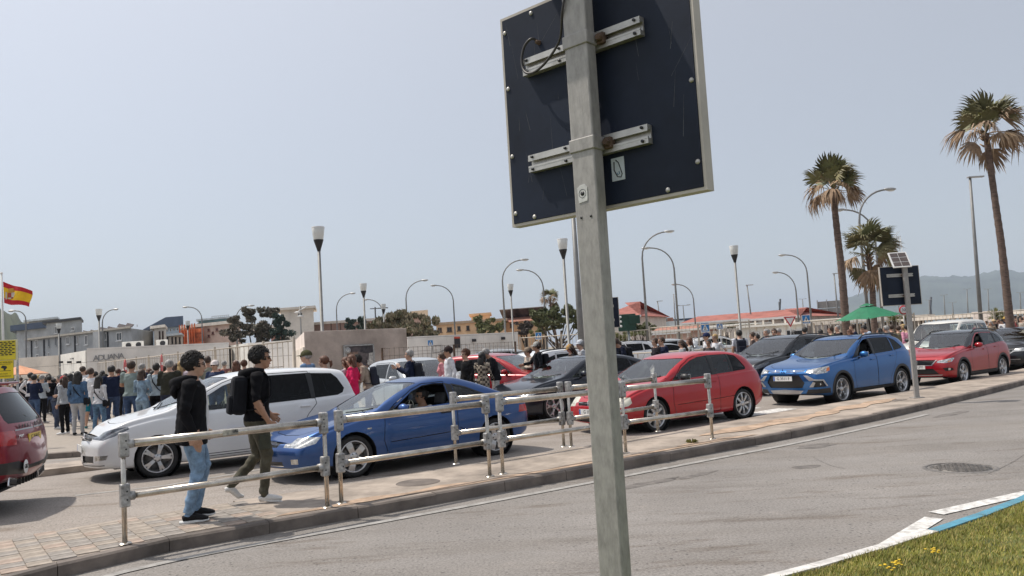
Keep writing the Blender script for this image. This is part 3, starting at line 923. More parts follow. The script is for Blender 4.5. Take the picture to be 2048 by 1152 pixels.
# ---- long low grey building right of the block
A, B = at(815, 700, 62), at(1036, 690, 68)
lb = coursed_wall('low_grey_building', 'long low grey building with barred brown windows', A, B, 10, 3.05, 3, PALEW, cols=6)
lb.roof(PALEW, .05, .1, dz=.04)
for px, w_ in ((874, .95), (896, .85), (927, .72), (958, .8), (983, .3), (994, .45), (1013, .26), (1023, .45)):
 u, z = lb.up(px, 702 - (px - 875) * .06)
 lb.window_at(u, lb.up(px, 698)[1], w_, .62, FRAMEW, BRWIN, sill=False, mull=2)
for px, py in ((945, 681), (1003, 677)):
 u, z = lb.up(px, py)
 lb.box('floodlight', u, z, .22, .22, .3, DARK_STEEL, .25)
u, z = lb.up(913, 684)
lb.box('notice_board', u, z - .1, .50, .75, .08, DARK_STEEL, .12)
lb.box('notice_header', u, z + .34, .50, .13, .09, mat('notice_red', (0.55, 0.07, 0.03), .6), .125)
# ---- red roofs and industry at the right
def gable(name, label, A, B, depth, ze, zr, wall, roof, over=.5, windows=(), wsize=(5, 6), hip=0.0):
 b = Bld(name, label, A, B, depth, ze, wall, skew=False)
 V = [b.P(-over, ze - .1, over), b.P(b.len + over, ze - .1, over), b.P(b.len + over - hip, zr, -depth / 2), b.P(-over + hip, zr, -depth / 2), b.P(b.len + over, ze - .1, -depth - over), b.P(-over, ze - .1, -depth - over)]
 MB().add(V, [(0, 1, 2, 3), (2, 4, 5, 3), (1, 4, 2), (0, 3, 5), (0, 5, 4, 1)]).build('roof', roof, b.root)
 b.box('eaves', b.len / 2, ze - .12, b.len + 2 * over, .24, .12, FRAMEW, over)
 for px, py in windows: b.window(px, py, wsize[0], wsize[1], sill=False)
 return b
b1 = gable('red_gable_house', 'cream house with a sloping red roof behind the green sign back', at(1196, 650, 97), at(1277, 646, 95), 14, at(1277, 630, 95).z, at(1235, 604, 100).z, CREAM, REDROOF, hip=4)
b2 = gable('long_red_house', 'long house with a red tiled roof and paired windows', at(1366, 668, 112), at(1548, 658, 104), 12, at(1450, 640, 108).z, at(1480, 626.5, 113).z, CREAM, REDROOF, windows=((1380, 651), (1398, 650), (1490, 641), (1506, 640), (1526, 640)), wsize=(6, 6))
b3 = gable('red_roof_hall', 'pale hall with a broad red roof behind the yield sign', at(1490, 662, 94), at(1596, 655, 90), 16, at(1560, 634, 92).z, at(1545, 619, 98).z, mat('warm_grey_wall', (0.48, 0.42, 0.38), .85, var=.12), REDROOF, windows=((1506, 642), (1515, 641), (1540, 641), (1565, 640)), wsize=(5, 6), hip=5)
for px in (1492, 1524): b3.box('white_panel', b3.up(px, 645)[0], b3.up(px, 644)[1], .7, .75, .12, FRAMEW, .06)
t = gable('low_red_shed', 'low shed with a faded red roof in front of the industrial buildings', at(1300, 675, 88), at(1375, 671, 86), 10, at(1340, 664, 87).z, at(1340, 653, 92).z, PINK, TERRA)
for i, (x0, x1, yt, Y, m1, m2) in enumerate(((1268, 1318, 644, 150, IND, SHEET), (1280, 1332, 638, 175, IND, IND), (1315, 1345, 641, 190, IND, TERRA), (1332, 1368, 649, 150, IND, SHEET), (1340, 1400, 641, 210, IND, SLATE), (1375, 1432, 640, 230, PALEW, SHEET))):
 t = Bld('industrial_building', ('grey works building with pale zinc roof by the green bush', 'grey flat works building behind the zinc roof', 'small works building with a brown roof', 'low works building with a pale blue roof', 'long grey works building with dark roof', 'far pale works building left of the crossing signs')[i], at(x0, 665, Y), at(x1, 662, Y - 2), 14, at((x0 + x1) / 2, yt + 3, Y).z, m1)
 t.roof(m2, .5, .9)
 for k in range(5): t.window_at(t.len * (.1 + .2 * k), max(1.2, t.ztop - 2.2), t.len * .12, 1.4, IND, DKWIN, sill=False, mull=0)
wl = Bld('white_kiosk_wall', 'white low building with dark doorways behind the yield sign', at(1486, 690, 60), at(1606, 680, 57), 5, at(1550, 651.5, 58).z, WHITEW)
for px, w_ in ((1508, .9), (1530, .4), (1578, .45), (1598, .8)):
 u, z = wl.up(px, 668)
 wl.window_at(u, 1.0, w_, 1.9, FRAMEW, DKWIN, sill=False, mull=0)
wl.roof(WHITEW, .3, .15)
for px in (1512, 1528, 1548, 1572, 1590):
 u, z = wl.up(px, 658)
 wl.box('wall_joint', u, 1.4, .12, 2.7, .06, CREAM, .03)
for i, (x0, y0, x1, y1_, Y, lb_) in enumerate(((1318, 664, 1425, 655, 62, 'white canopy roof left of the blue crossing signs'), (1440, 652, 1492, 648, 66, 'white canopy roof right of the blue crossing signs'), (1612, 640, 1700, 638, 72, 'pale canopy roof left of the palm trunk'), (1690, 643, 1790, 636, 70, 'pale canopy roof under the green parasol'))):
 a, b_ = at(x0, y0, Y), at(x1, y1_, Y - 2)
 cn = empty('canopy', (a.x, a.y, 0), math.atan2(b_.y - a.y, b_.x - a.x), lb_, 'canopy', 'white canopies over the passages')
 ln_ = (xy(b_) - xy(a)).length
 z = (a.z + b_.z) / 2
 MB().prism([(-.3, z - .12), (ln_ + .3, z - .04), (ln_ + .3, z + .06), (-.3, z + .06)], -3, 1.0, M=Matrix(((1, 0, 0, 0), (0, 0, -1, 0), (0, 1, 0, 0), (0, 0, 0, 1)))).build('roof', WHITEW, cn)
 for k in range(6):
  for yy in (-.8, 2.8): MB().tube([(ln_ * k / 5, yy, 0), (ln_ * k / 5, yy, z - .22)], .06, 6).build('post', BEIGES, cn)
# long shelter along the right
a, b_ = at(1826, 640, 80), at(2075, 618, 66)
sh = empty('passage_shelter', (a.x, a.y, 0), math.atan2(b_.y - a.y, b_.x - a.x), 'long pale covered passage running along the right behind the crowd', 'shelter')
ln_ = (xy(b_) - xy(a)).length
zz = at(1950, 630, 73).z
MB().box((ln_ / 2, 1, zz), (ln_ + 2, 4, .35)).build('roof', CREAM, sh)
MB().box((ln_ / 2, 2.8, zz * .5), (ln_, .1, zz - .6)).build('back_wall', BRWIN, sh)
for k in range(26): MB().tube([(ln_ * k / 25, -.8, 0), (ln_ * k / 25, -.8, zz - .17)], .07, 6).build('post', BEIGES, sh)
a, b_ = at(1640, 660, 90), at(1840, 648, 84)
sh = empty('passage_shelter', (a.x, a.y, 0), math.atan2(b_.y - a.y, b_.x - a.x), 'dark open passage behind the parasol and palms', 'shelter')
ln_ = (xy(b_) - xy(a)).length
zz = at(1740, 640, 87).z
MB().box((ln_ / 2, 1, zz), (ln_ + 2, 4, .4)).build('roof', CREAM, sh)
MB().box((ln_ / 2, 2.8, zz * .5), (ln_, .1, zz - .6)).build('back_wall', BRWIN, sh)
for k in range(18): MB().tube([(ln_ * k / 17, -.8, 0), (ln_ * k / 17, -.8, zz - .2)], .08, 6).build('post', BEIGES, sh)
# concrete block at the right
p = at(1966, 648, 58)
cb = Bld('concrete_box', 'square beige concrete box below the tall palm', at(1947, 648, 58), at(1985, 645, 57), 1.4, at(1966, 624.5, 58).z, STAIN, 'utility box')
cb.roof(STAIN, .04, .06)
# back of a big overhead road sign
a, b_ = at(1637, 630, 120), at(1694, 627, 118)
gs = empty('gantry_sign', (a.x, a.y, 0), math.atan2(b_.y - a.y, b_.x - a.x), 'grey back of a large panelled road sign beside the palm trunk', 'road sign')
ln_ = (xy(b_) - xy(a)).length
zt, zb = at(1665, 601, 119).z, at(1665, 630, 119).z
for i in range(3):
 for k in range(2):
  MB().box((ln_ * (i + .5) / 3, 0, zb + (zt - zb) * (k + .5) / 2), (ln_ / 3 - .08, .1, (zt - zb) / 2 - .08)).build('sign_panel', mat('sign_back_grey', (0.26, 0.25, 0.235), .6, .3, var=.1), gs)
for i in range(4): MB().box((ln_ * i / 3, -.1, (zt + zb) / 2), (.12, .14, zt - zb + .4)).build('frame_bar', GALV, gs)
mb = MB()
for k in range(9): mb.tube([(ln_ * k / 8 - 1, 0, zb - .3), (ln_ * (k + 1) / 8 - 1, 0, zb - 1.7)], .09, 5)
mb.build('truss', GALV, gs)['kind'] = 'stuff'
for z in (zb - .3, zb - 1.7): MB().tube([(-2, 0, z), (ln_ + 1, 0, z)], .12, 6).build('truss_chord', GALV, gs)
MB().tube([(ln_ * .9, .3, 0), (ln_ * .9, .3, zb)], .22, 8).build('post', GALV, gs)
# ---- hills
def ridge(name, label, pts, Y, col, depth, rough, kind='structure'):
 m = mat(name + '_ground', col, 0.95, var=0.3, vscale=0.004)
 xs_ = np.array([p[0] for p in pts])
 zf = pchip([(p[0], at(p[0], p[1], Y).z) for p in pts])
 PX = np.linspace(xs_[0], xs_[-1], 120)
 V, F = [], []
 rows = 10
 for j in range(rows):
  k = j / (rows - 1)
  for i, px in enumerate(PX):
   b0 = at(px, 650, Y)
   h = float(zf(px))
   hh = h * (math.sin(k * math.pi / 2) ** 1.2) + rough * (math.sin(px * .11 + j * 2.1) * .5 + math.sin(px * .31 + j * 1.3) * .3) * (1 if 0 < j < rows - 1 else .35)
   V.append((b0.x * (1 - depth * (1 - k) / Y), Y - depth * (1 - k), max(hh, -5) if j else -20))
 n = len(PX)
 for i, px in enumerate(PX):
  b0 = at(px, 650, Y)
  V.append((b0.x * 1.1, Y * 1.12, -20))
 for j in range(rows):
  for i in range(n - 1): F.append((j * n + i, j * n + i + 1, (j + 1) * n + i + 1, (j + 1) * n + i))
 return tag(MB().add(V, F, 0, True).build(name, m), label, kind=kind)
ridge('mountain_ridge', 'hazy mountain ridge beyond the bay at the right', [(1560, 650), (1625, 630), (1660, 614), (1700, 597), (1740, 583), (1775, 570), (1820, 560), (1862, 554), (1900, 554), (1945, 553), (1980, 548), (2003, 541), (2025, 541), (2048, 545), (2120, 540), (2300, 560), (2500, 600)], 5200, (0.07, 0.085, 0.06), 1500, 14)
ridge('low_hills', 'low hazy hills on the horizon', [(1180, 702), (1300, 668), (1400, 645), (1440, 640), (1490, 634), (1530, 623), (1565, 619), (1600, 621), (1632, 621), (1660, 612), (1720, 618), (1800, 640), (1900, 648)], 6400, (0.07, 0.085, 0.06), 1200, 10)
ridge('rocky_hill', 'wooded rocky hill at the left edge', [(-260, 560), (-160, 580), (-60, 600), (0, 618), (12, 626), (28, 632), (45, 645), (62, 650), (80, 660), (110, 690), (140, 740)], 620, (0.055, 0.065, 0.04), 160, 4)
# ------------------------------------------------------------------ street furniture
LAMP_GLASS = mat('frosted_lamp_glass', (0.62, 0.63, 0.60), 0.25, var=0.06, coat=.4)
POLE = mat('lamp_pole_grey', (0.21, 0.21, 0.205), 0.55, 0.35, var=0.12, vscale=2)
def curved_lamp(px, py, Y, side, label, reach=1.9, short=False):
 p = at(px, py, Y)
 H = p.z
 b = at(px + (693 - py) * .05, 690, Y)
 root = empty('street_lamp', (p.x * .5 + b.x * .5, Y, 0), R(random.uniform(-14, 14)), label, 'street lamp', 'curved street lamps along the road')
 P = [(0, 0, 0), (0, 0, H * .5), (0, 0, H - reach * 1.05)]
 for a in np.linspace(15, 82, 7):
  P.append((side * reach * (1 - math.cos(R(a))), 0, H - reach * 1.05 + reach * math.sin(R(a))))
 e = Vector(P[-1])
 P.append((e.x + side * .25, 0, e.z + .03))
 rr = [.11, .09, .07] + [.055] * 8
 MB().tube(P, rr, 8).build('pole', POLE, root)
 q = Vector(P[-1]) + Vector((side * .3, 0, .02))
 MB().ball(q, (.42, .14, .10), 12, 8).build('lamp_head', GALV, root)
 MB().ball(q + Vector((side * .05, 0, -.05)), (.28, .11, .09), 10, 6).build('lamp_glass', LAMP_GLASS, root)
 return root
WHERE = ['tall curved street lamp just left of the bright blue sign pair', '']
for px, py, Y, sd_, lb in (
  (1003, 520, 75, 1, 'curved street lamp whose arm points right, left of the sign panel'), (810, 562, 88, 1, 'curved street lamp above the right half of the feathery tree'),
  (905, 568, 95, -1, 'curved street lamp in front of the ochre building, arm pointing left'), (1085, 536, 80, -1, 'curved street lamp touching the small distant palm'),
  (1283, 465, 62, 1, 'tall curved street lamp nearest right of the sign post'), (1347, 490, 68, -1, 'tall curved street lamp above the pair of people in sunglasses'),
  (1386, 566, 95, -1, 'lower curved street lamp left of the crossing signs'), (1591, 542, 85, -1, 'curved street lamp beside the yield sign'),
  (1614, 505, 80, -1, 'taller curved street lamp above the blue crossing sign'), (1719, 378, 48, 1, 'tallest curved street lamp between the two left palms'),
  (1750, 413, 54, -1, 'curved street lamp in front of the short palm'), (671, 588, 100, 1, 'curved street lamp over the left part of the beige block'),
  (764, 596, 105, -1, 'curved street lamp behind the middle of the beige block'), (471, 612, 100, 1, 'curved street lamp in the dark tree'),
  (402, 612, 100, -1, 'curved street lamp in front of the scaffolded building'), (203, 620, 95, 1, 'curved street lamp in front of the grey building'), (50, 620, 85, -1, 'small curved street lamp beside the flag')):
 curved_lamp(px, py, Y, sd_, lb, reach=1.0 if px == 50 else (1.5 if px in (203, 471, 402) else 1.9))
def glass_lamp(px, py, Y, label):
 p = at(px, py, Y)
 b = at(px + (700 - py) * .03, 690, Y)
 root = empty('lantern_lamp', ((p.x + b.x) / 2, Y, 0), 0, label, 'street lamp', 'glass topped lantern lamps')
 H = p.z
 MB().tube([(0, 0, 0), (0, 0, .9), (0, 0, .92), (0, 0, H - 1.05)], [.12, .12, .075, .065], 10).build('pole', POLE, root)
 MB().lathe([(.05, H - 1.10), (.09, H - .95), (.20, H - .60), (.205, H - .57), (0, H - .57)], 16).build('lamp_base', BLACK, root)
 MB().lathe([(.20, H - .57), (.235, H - .35), (.265, H - .08), (.25, H - .06), (.0, H - .02)], 16).build('lamp_glass', LAMP_GLASS, root)
 MB().lathe([(0, H - .55), (.10, H - .5), (.09, H - .36), (.12, H - .32), (.12, H - .28), (0, H - .27)], 12).build('louvre', SILVERP if 'SILVERP' in globals() else GALV, root)
 MB().ball((0, 0, H - .17), (.14, .14, .08), 12, 8).build('reflector', FRAMEW, root)
 MB().lathe([(.262, H - .09), (.275, H - .06), (.262, H - .04)], 16).build('rim_ring', FRAMEW, root)
 return root
for px, py, Y, lb in ((637, 452, 33, 'large lantern lamp in front of the beige block'), (1128, 476, 40, 'lantern lamp under the sign panel, left of the post'), (1472, 490, 48, 'lantern lamp above the backpack wearer at the right'),
                      (727, 566, 58, 'lantern lamp behind the left half of the beige block'), (1022, 567, 67, 'lantern lamp between two curved lamps near the ochre building'), (767, 607, 82, 'small lantern lamp in front of the feathery tree'),
                      (197, 617, 67, 'lantern lamp in front of the customs lettering'), (117, 646, 82, 'lantern lamp left of the customs building'), (375, 641, 92, 'small lantern lamp by the scaffolding')):
 glass_lamp(px, py, Y, lb)
def mast(px0, py0, px1, py1, Y, r, label, head=None, cat='street lamp', name='lamp_mast'):
 p, b = at(px0, py0, Y), at(px1, py1, Y)
 bx = p.x + (b.x - p.x) * (p.z / max(p.z - b.z, .01))
 root = empty(name, (bx, Y, 0), 0, label, cat)
 t = Vector((p.x - bx, 0, p.z))
 MB().tube([(0, 0, 0), t * .5, t], [r, r * .85, r * .6], 8).build('pole', POLE, root)
 if head == 'arm':
  MB().box(t + Vector((.35, 0, .05)), (1.0, .25, .09), bev=.02).build('lamp_head', GALV, root)
 if head == 'tee':
  MB().box(t, (1.9, .1, .08)).build('crossbar', GALV, root)
  for s in (-1, 1): MB().box(t + Vector((s * .95, 0, .05)), (.6, .25, .12)).build('lamp_head', GALV, root)
 return root
mast(1940, 356, 1960, 618, 50, .13, 'straight lamp mast with a flat head left of the tall palm', 'arm')
mast(1146, 425, 1163, 690, 30, .13, 'grey round mast directly behind the near sign post', None, 'pole', 'round_mast')
mast(1315, 603, 1323, 665, 130, .13, 'thin lamp mast above the industrial roofs', 'arm')
mast(1347, 588, 1352, 665, 120, .12, 'thin mast close beside the tall curved lamp', None, 'pole', 'thin_mast')
mast(1366, 611, 1370, 660, 140, .12, 'far double lamp mast above the long red house', 'tee')
mast(1494, 571, 1503, 640, 110, .13, 'thin lamp mast above the broad red roof', 'arm')
mast(1668, 548, 1677, 640, 95, .12, 'thin lamp mast just left of the leaning palm', 'arm')
mast(1690, 545, 1696, 630, 98, .1, 'thin mast just right of the leaning palm', None, 'pole', 'thin_mast')
for (px, py), lb in zip(((1934, 578), (1976, 578), (2040, 585), (1888, 590), (1858, 600), (1905, 605), (1605, 598)), ('just left of the lamp mast foot', 'between the straight lamp mast and the tall palm', 'at the right picture edge', 'second right of the solar sign', 'directly right of the solar sign', 'lowest, third right of the solar sign', 'right of the blue crossing sign')):
 mast(px, py, px + 3, 650, 260, .22, 'distant double headed mast ' + lb, 'tee')['group'] = 'distant masts below the ridge'
# lattice tower and cranes
p = at(1794, 472, 300)
tw = empty('lattice_tower', (p.x, 300, 0), 0, 'thin lattice tower above the solar sign', 'tower')
mb = MB()
H = p.z
for i in range(4):
 a = R(45 + 90 * i)
 MB().tube([(2.0 * math.cos(a), 2.0 * math.sin(a), 0), (1.1 * math.cos(a), 1.1 * math.sin(a), H)], .12, 5).build('leg', GALV, tw)
zs = np.arange(1, H, 2.0)
for k, z in enumerate(zs):
 f = 1.4 - .63 * z / H
 mb.tube([(-f, -f, z), (f, -f, z + 2)], .06, 4)
 mb.tube([(f, -f, z), (-f, -f, z)], .06, 4)
 mb.tube([(-f, f, z), (f, f, z + 2)], .06, 4)
mb.build('bracing', GALV, tw)['kind'] = 'stuff'
for (px, py, pb, Y, lb, jib) in ((1558, 604, 632, 700, 'distant port crane on the horizon', 8), (1860, 600, 640, 900, 'distant port crane below the ridge', 10), (750, 614, 650, 400, 'distant tower crane behind the beige block', 0)):
 p = at(px, py, Y)
 cr = empty('crane', (p.x, Y, 0), 0, lb, 'crane')
 MB().tube([(0, 0, 0), (0, 0, p.z)], Y * .0009, 6).build('tower', DARK_STEEL, cr)
 k = Y / 1620
 if jib: MB().tube([(-4 * k, 0, p.z * .3), (3 * k, 0, p.z + 6 * k)], Y * .0012, 6).build('jib', DARK_STEEL, cr)
 else: MB().tube([(-10 * k, 0, p.z - 3 * k), (26 * k, 0, p.z - 3 * k)], Y * .0006, 6).build('jib', DARK_STEEL, cr)
# ---- flag
FL_R, FL_Y = mat('flag_red', (0.50, 0.012, 0.022), .8, var=.08), mat('flag_yellow', (0.80, 0.50, 0.015), .8, var=.08)
Y = 55
p0 = at(3, 548, Y)
b = at(8, 700, Y)
fl = empty('flagpole', (b.x, Y, 0), 0, 'white flagpole at the left edge flying the flag', 'flagpole')
MB().tube([(0, 0, 0), (p0.x - b.x, 0, p0.z)], [.10, .06], 8).build('pole', FRAMEW, fl)
MB().ball((p0.x - b.x, 0, p0.z + .05), .09, 8, 6).build('finial', FRAMEW, fl)
TL, BL, TR, BR = at(6, 563, Y), at(8, 606, Y), at(62, 580, Y), at(55, 612, Y)
fo_ = empty('flag', (TL.x, TL.y, TL.z), 0, 'red and yellow striped flag with a coat of arms, flying to the right', 'flag')
nx, nz = 24, 16
grid = []
for j in range(nz + 1):
 row = []
 for i in range(nx + 1):
  u, v = i / nx, j / nz
  q = (TL * (1 - u) + TR * u) * (1 - v) + (BL * (1 - u) + BR * u) * v
  q = q - TL + Vector((.04 * math.sin(6 * v) * u, .22 * math.sin(u * 7 + v * 1.5) * (u + .1), -.10 * math.sin(u * 6.2 + .6) * u - .06 * math.sin(u * math.pi)))
  row.append(q)
 grid.append(row)
for nm, j0, j1, m_ in (('red_band', 0, 4, FL_R), ('yellow_band', 4, 12, FL_Y), ('red_band', 12, 16, FL_R)):
 V = [grid[j][i] for j in range(j0, j1 + 1) for i in range(nx + 1)]
 F = [(a * (nx + 1) + i, (a + 1) * (nx + 1) + i, (a + 1) * (nx + 1) + i + 1, a * (nx + 1) + i + 1) for a in range(j1 - j0) for i in range(nx)]
 MB().add(V, F, 0, True).build(nm, m_, fo_)
CREST = [mat('crest_red', (0.38, 0.05, 0.03), .7), mat('crest_pale', (0.55, 0.48, 0.42), .7), mat('crest_gold', (0.5, 0.26, 0.03), .7)]
c = grid[8][8]
for dx, dz, w_, h_, k in ((-.14, .0, .22, .34, 0), (.10, .0, .22, .34, 1), (-.14, -.2, .22, .12, 1), (.10, -.2, .22, .12, 0), (-.02, .34, .38, .22, 2), (-.36, -.02, .10, .5, 1), (.34, -.02, .10, .5, 1)):
 MB().box((c.x + dx, c.y - .07, c.z + dz), (w_, .02, h_), bev=.008).build('crest_piece', CREST[k], fo_)
# ---- signs
BLUES, SWHITE = mat('sign_blue', (0.015, 0.17, 0.45), .45, var=.05), mat('sign_white', (0.72, 0.73, 0.74), .45, var=.05)
SRED, SBLK = mat('sign_red', (0.48, 0.02, 0.035), .45, var=.05), mat('sign_black', (0.012, 0.012, 0.014), .5, var=0)
FRONTM = Matrix(((1, 0, 0, 0), (0, 0, -1, 0), (0, 1, 0, 0), (0, 0, 0, 1)))   # local xy -> xz facing -y
def sign_root(px, py, Y, size, name, label, cat, group=None, rz=0):
 p = at(px, py, Y)
 root = empty(name, (p.x, Y, 0), rz, label, cat, group)
 MB().tube([(0, .05, 0), (0, .05, p.z + size * .3)], .035, 8).build('post', GALV, root)
 return root, Matrix.Translation((0, 0, p.z)) @ FRONTM
def poly_obj(root, name, P, a, b, M, m):
 return MB().prism(P, a, b, M=M).build(name, m, root)
def crossing(px, py, Y, s, label):
 root, M = sign_root(px, py, Y, s, 'crossing_sign', label, 'road sign', 'blue pedestrian crossing signs')
 q = s / 2
 poly_obj(root, 'sign_plate', [(-q, -q * 1.1), (q, -q * 1.1), (q, q * 1.1), (-q, q * 1.1)], 0, .02, M, SWHITE)
 poly_obj(root, 'blue_field', [(-q * .88, -q * .86), (q * .88, -q * .86), (q * .88, q * .98), (-q * .88, q * .98)], .021, .026, M, BLUES)
 poly_obj(root, 'white_triangle', [(-q * .66, -q * .68), (q * .66, -q * .68), (0, q * .78)], .027, .031, M, SWHITE)
 f = MB()
 f.lathe([(0, .036), (q * .10, .036), (q * .10, .031)], 10, M @ Matrix.Translation((0, q * .32, 0)))
 for a, b_, w_ in (((0, .22), (.02, -.15), .17), ((.02, -.12), (-.2, -.56), .11), ((.02, -.12), (.2, -.56), .11), ((0, .14), (-.22, -.1), .08), ((0, .14), (.2, -.06), .08)):
  a, b_ = Vector(a) * q, Vector(b_) * q
  d = (b_ - a).normalized()
  n = Vector((-d.y, d.x)) * w_ * q / 2
  f.prism([a - n, b_ - n, b_ + n, a + n], .0315, .036, M=M)
 f.build('walking_figure', SBLK, root)
 return root
crossing(1410, 655, 50, .56, 'larger blue pedestrian crossing sign above the navy cap')
crossing(1439, 652, 58, .46, 'darker blue pedestrian crossing sign right of the larger one')
crossing(1077, 672, 58, .46, 'blue pedestrian crossing sign above the grey cap')
crossing(861, 686, 62, .42, 'small blue pedestrian crossing sign left of the black cap')
crossing(1612, 639, 52, .54, 'blue pedestrian crossing sign right of the yield sign')
root, M = sign_root(1580, 641, 52, .6, 'yield_sign', 'white triangle yield sign with red border, point down', 'road sign')
q = .40
poly_obj(root, 'red_border', [(-q, q * .62), (0, -q * 1.10), (q, q * .62)], 0, .02, M, SRED)
poly_obj(root, 'white_field', [(-q * .66, q * .43), (0, -q * .72), (q * .66, q * .43)], .021, .026, M, SWHITE)
root, M = sign_root(1807, 620, 46, .4, 'speed_limit_sign', 'round 30 speed limit sign with red ring behind the solar post', 'road sign')
MB().lathe([(0, .02), (.26, .02), (.26, 0), (0, 0)], 28, M).build('red_ring', SRED, root)
MB().lathe([(0, .025), (.19, .025), (.19, .02)], 28, M).build('white_field', SWHITE, root)
o = from_mesh('digits', text_mesh('30', .22, SBLK, .002), root)
o.matrix_local = M @ Matrix.Translation((0, 0, .028))
# yellow boards at the left edge
Y = 19
p = at(14, 700, Y)
YEL = mat('board_yellow', (0.66, 0.55, 0.03), .55, var=.1, vscale=4)
yb = empty('yellow_board', (p.x, Y, 0), R(8), 'pale yellow board with rows of black rounded marks at the left edge', 'sign')
for sx in (-.2, .2): MB().tube([(sx, .05, 0), (sx, .05, p.z + .2)], .03, 8).build('post', GALV, yb)
M = Matrix.Translation((0, 0, p.z)) @ FRONTM
poly_obj(yb, 'board', [(-.26, -.25), (.24, -.25), (.24, .24), (-.26, .24)], 0, .025, M, mat('board_cream', (0.62, 0.60, 0.42), .55, var=.1))
poly_obj(yb, 'yellow_field', [(-.25, -.23), (.20, -.23), (.20, .22), (-.25, .22)], .026, .03, M, YEL)
for r_ in range(8):
 for k in range(5):
  x0 = -.235 + k * .088 + (.03 if r_ % 2 else 0)
  if x0 + .07 > .20: continue
  y0 = .185 - r_ * .042
  poly_obj(yb, 'mark', [(x0, y0 - .012), (x0 + .035, y0 - .016), (x0 + .068, y0 - .01), (x0 + .068, y0 + .006), (x0 + .035, y0 + .013), (x0, y0 + .008)], .0305, .034, M, SBLK)
p2 = at(12, 739, Y)
cs = empty('camera_notice', (p2.x, Y - .06, 0), R(8), 'bright yellow camera notice below the marked board', 'sign')
MB().tube([(0, .05, 0), (0, .05, p2.z)], .025, 8).build('post', GALV, cs)
M = Matrix.Translation((0, 0, p2.z)) @ FRONTM
poly_obj(cs, 'board', [(-.2, -.21), (.2, -.21), (.2, .21), (-.2, .21)], 0, .02, M, mat('board_bright_yellow', (0.75, 0.58, 0.01), .5, var=.06))
for tx, yy, sz in (('ZONA VIGILADA', .165, .05), ('EN CASO', -.10, .04), ('DE EMERGENCIA', -.155, .04)):
 o = from_mesh('notice_text', text_mesh(tx, sz, SBLK, .001), cs)
 o.matrix_local = M @ Matrix.Translation((0, yy, .022))
for k, P in enumerate(([(-.15, -.035), (.15, -.035), (.15, -.025), (-.15, -.025)], [(-.15, .12), (.15, .12), (.15, .128), (-.15, .128)])): poly_obj(cs, 'notice_line', P, .0205, .023, M, SBLK)
poly_obj(cs, 'camera_symbol', [(-.07, .05), (.03, .0), (.07, .04), (.05, .08), (-.03, .095)], .0205, .024, M, SBLK)
poly_obj(cs, 'camera_foot', [(-.01, -.015), (.03, -.02), (.04, .02), (.0, .03)], .0205, .0238, M, SBLK)
# orange parasol, red no-entry flaps
p = at(40, 744, 42)
pr = empty('orange_parasol', (p.x, 42, 0), 0, 'pale orange parasol behind the crowd at the left', 'parasol')
MB().lathe([(1.35, 1.95), (0, 2.42), (0, 2.38), (1.3, 1.93)], 8, smooth=False).build('canopy', mat('parasol_orange', (0.62, 0.30, 0.17), .8), pr)
MB().tube([(0, 0, 0), (0, 0, 2.4)], .025, 6).build('pole', GALV, pr)
for px, py, lb in ((250, 737, 'narrow red and white notice seen edge on, left of the tall person'), (323, 727, 'narrow red notice seen edge on, left of the beige cap')):
 p = at(px, py, 30)
 root = empty('red_notice', (p.x, 30, 0), R(107), lb, 'sign', 'red notices on the fence')
 MB().tube([(0, .05, 0), (0, .05, p.z)], .03, 6).build('post', GALV, root)
 M = Matrix.Translation((0, 0, p.z)) @ FRONTM
 MB().prism([(.33 * math.cos(t), .33 * math.sin(t)) for t in np.linspace(0, 6.28, 17)[:-1]], 0, .02, M=M).build('disc', SRED, root)
 poly_obj(root, 'bar', [(-.22, -.05), (.22, -.05), (.22, .05), (-.22, .05)], .021, .026, M, SWHITE)
# green parasol
p = at(1742, 655, 36)
t = at(1727, 611, 36)
pr = empty('green_parasol', (p.x + .1, 36, 0), R(12), 'tilted green parasol on a dark pole among the waiting people', 'parasol')
GREENC = mat('parasol_green', (0.012, 0.16, 0.075), .75, var=.12, vscale=3)
tip = Vector((t.x - p.x, 0, t.z))
rot = Matrix.Translation(tip) @ Matrix.Rotation(R(-3.5), 4, 'Y')
N8 = 8
rim = [rot @ Vector((1.40 * math.cos(R(45 * i + 10)), 1.40 * math.sin(R(45 * i + 10)), -.58)) for i in range(N8)]
mid = [rot @ Vector((.26 * math.cos(R(45 * i + 10)), .26 * math.sin(R(45 * i + 10)), -.05)) for i in range(N8)]
for i in range(N8):
 j = (i + 1) % N8
 s_ = (rim[i] + rim[j]) / 2 + Vector((0, 0, .05))
 MB().add([mid[i], rim[i], s_, rim[j], mid[j]], [(0, 1, 2, 4), (2, 3, 4)]).build('canopy_panel', GREENC, pr)
MB().lathe([(.33, -.02), (.12, .06), (0, .09)], 8, rot, smooth=False).build('vent_cap', GREENC, pr)
MB().tube([(0, 0, 0), tip + Vector((0, 0, .1))], .028, 8).build('pole', mat('dark_wood', (0.03, 0.02, 0.015), .6), pr)
for i in range(N8): MB().tube([tip + Vector((0, 0, -.1)), rim[i] + Vector((0, 0, .01))], .012, 5).build('rib', DARK_STEEL, pr)
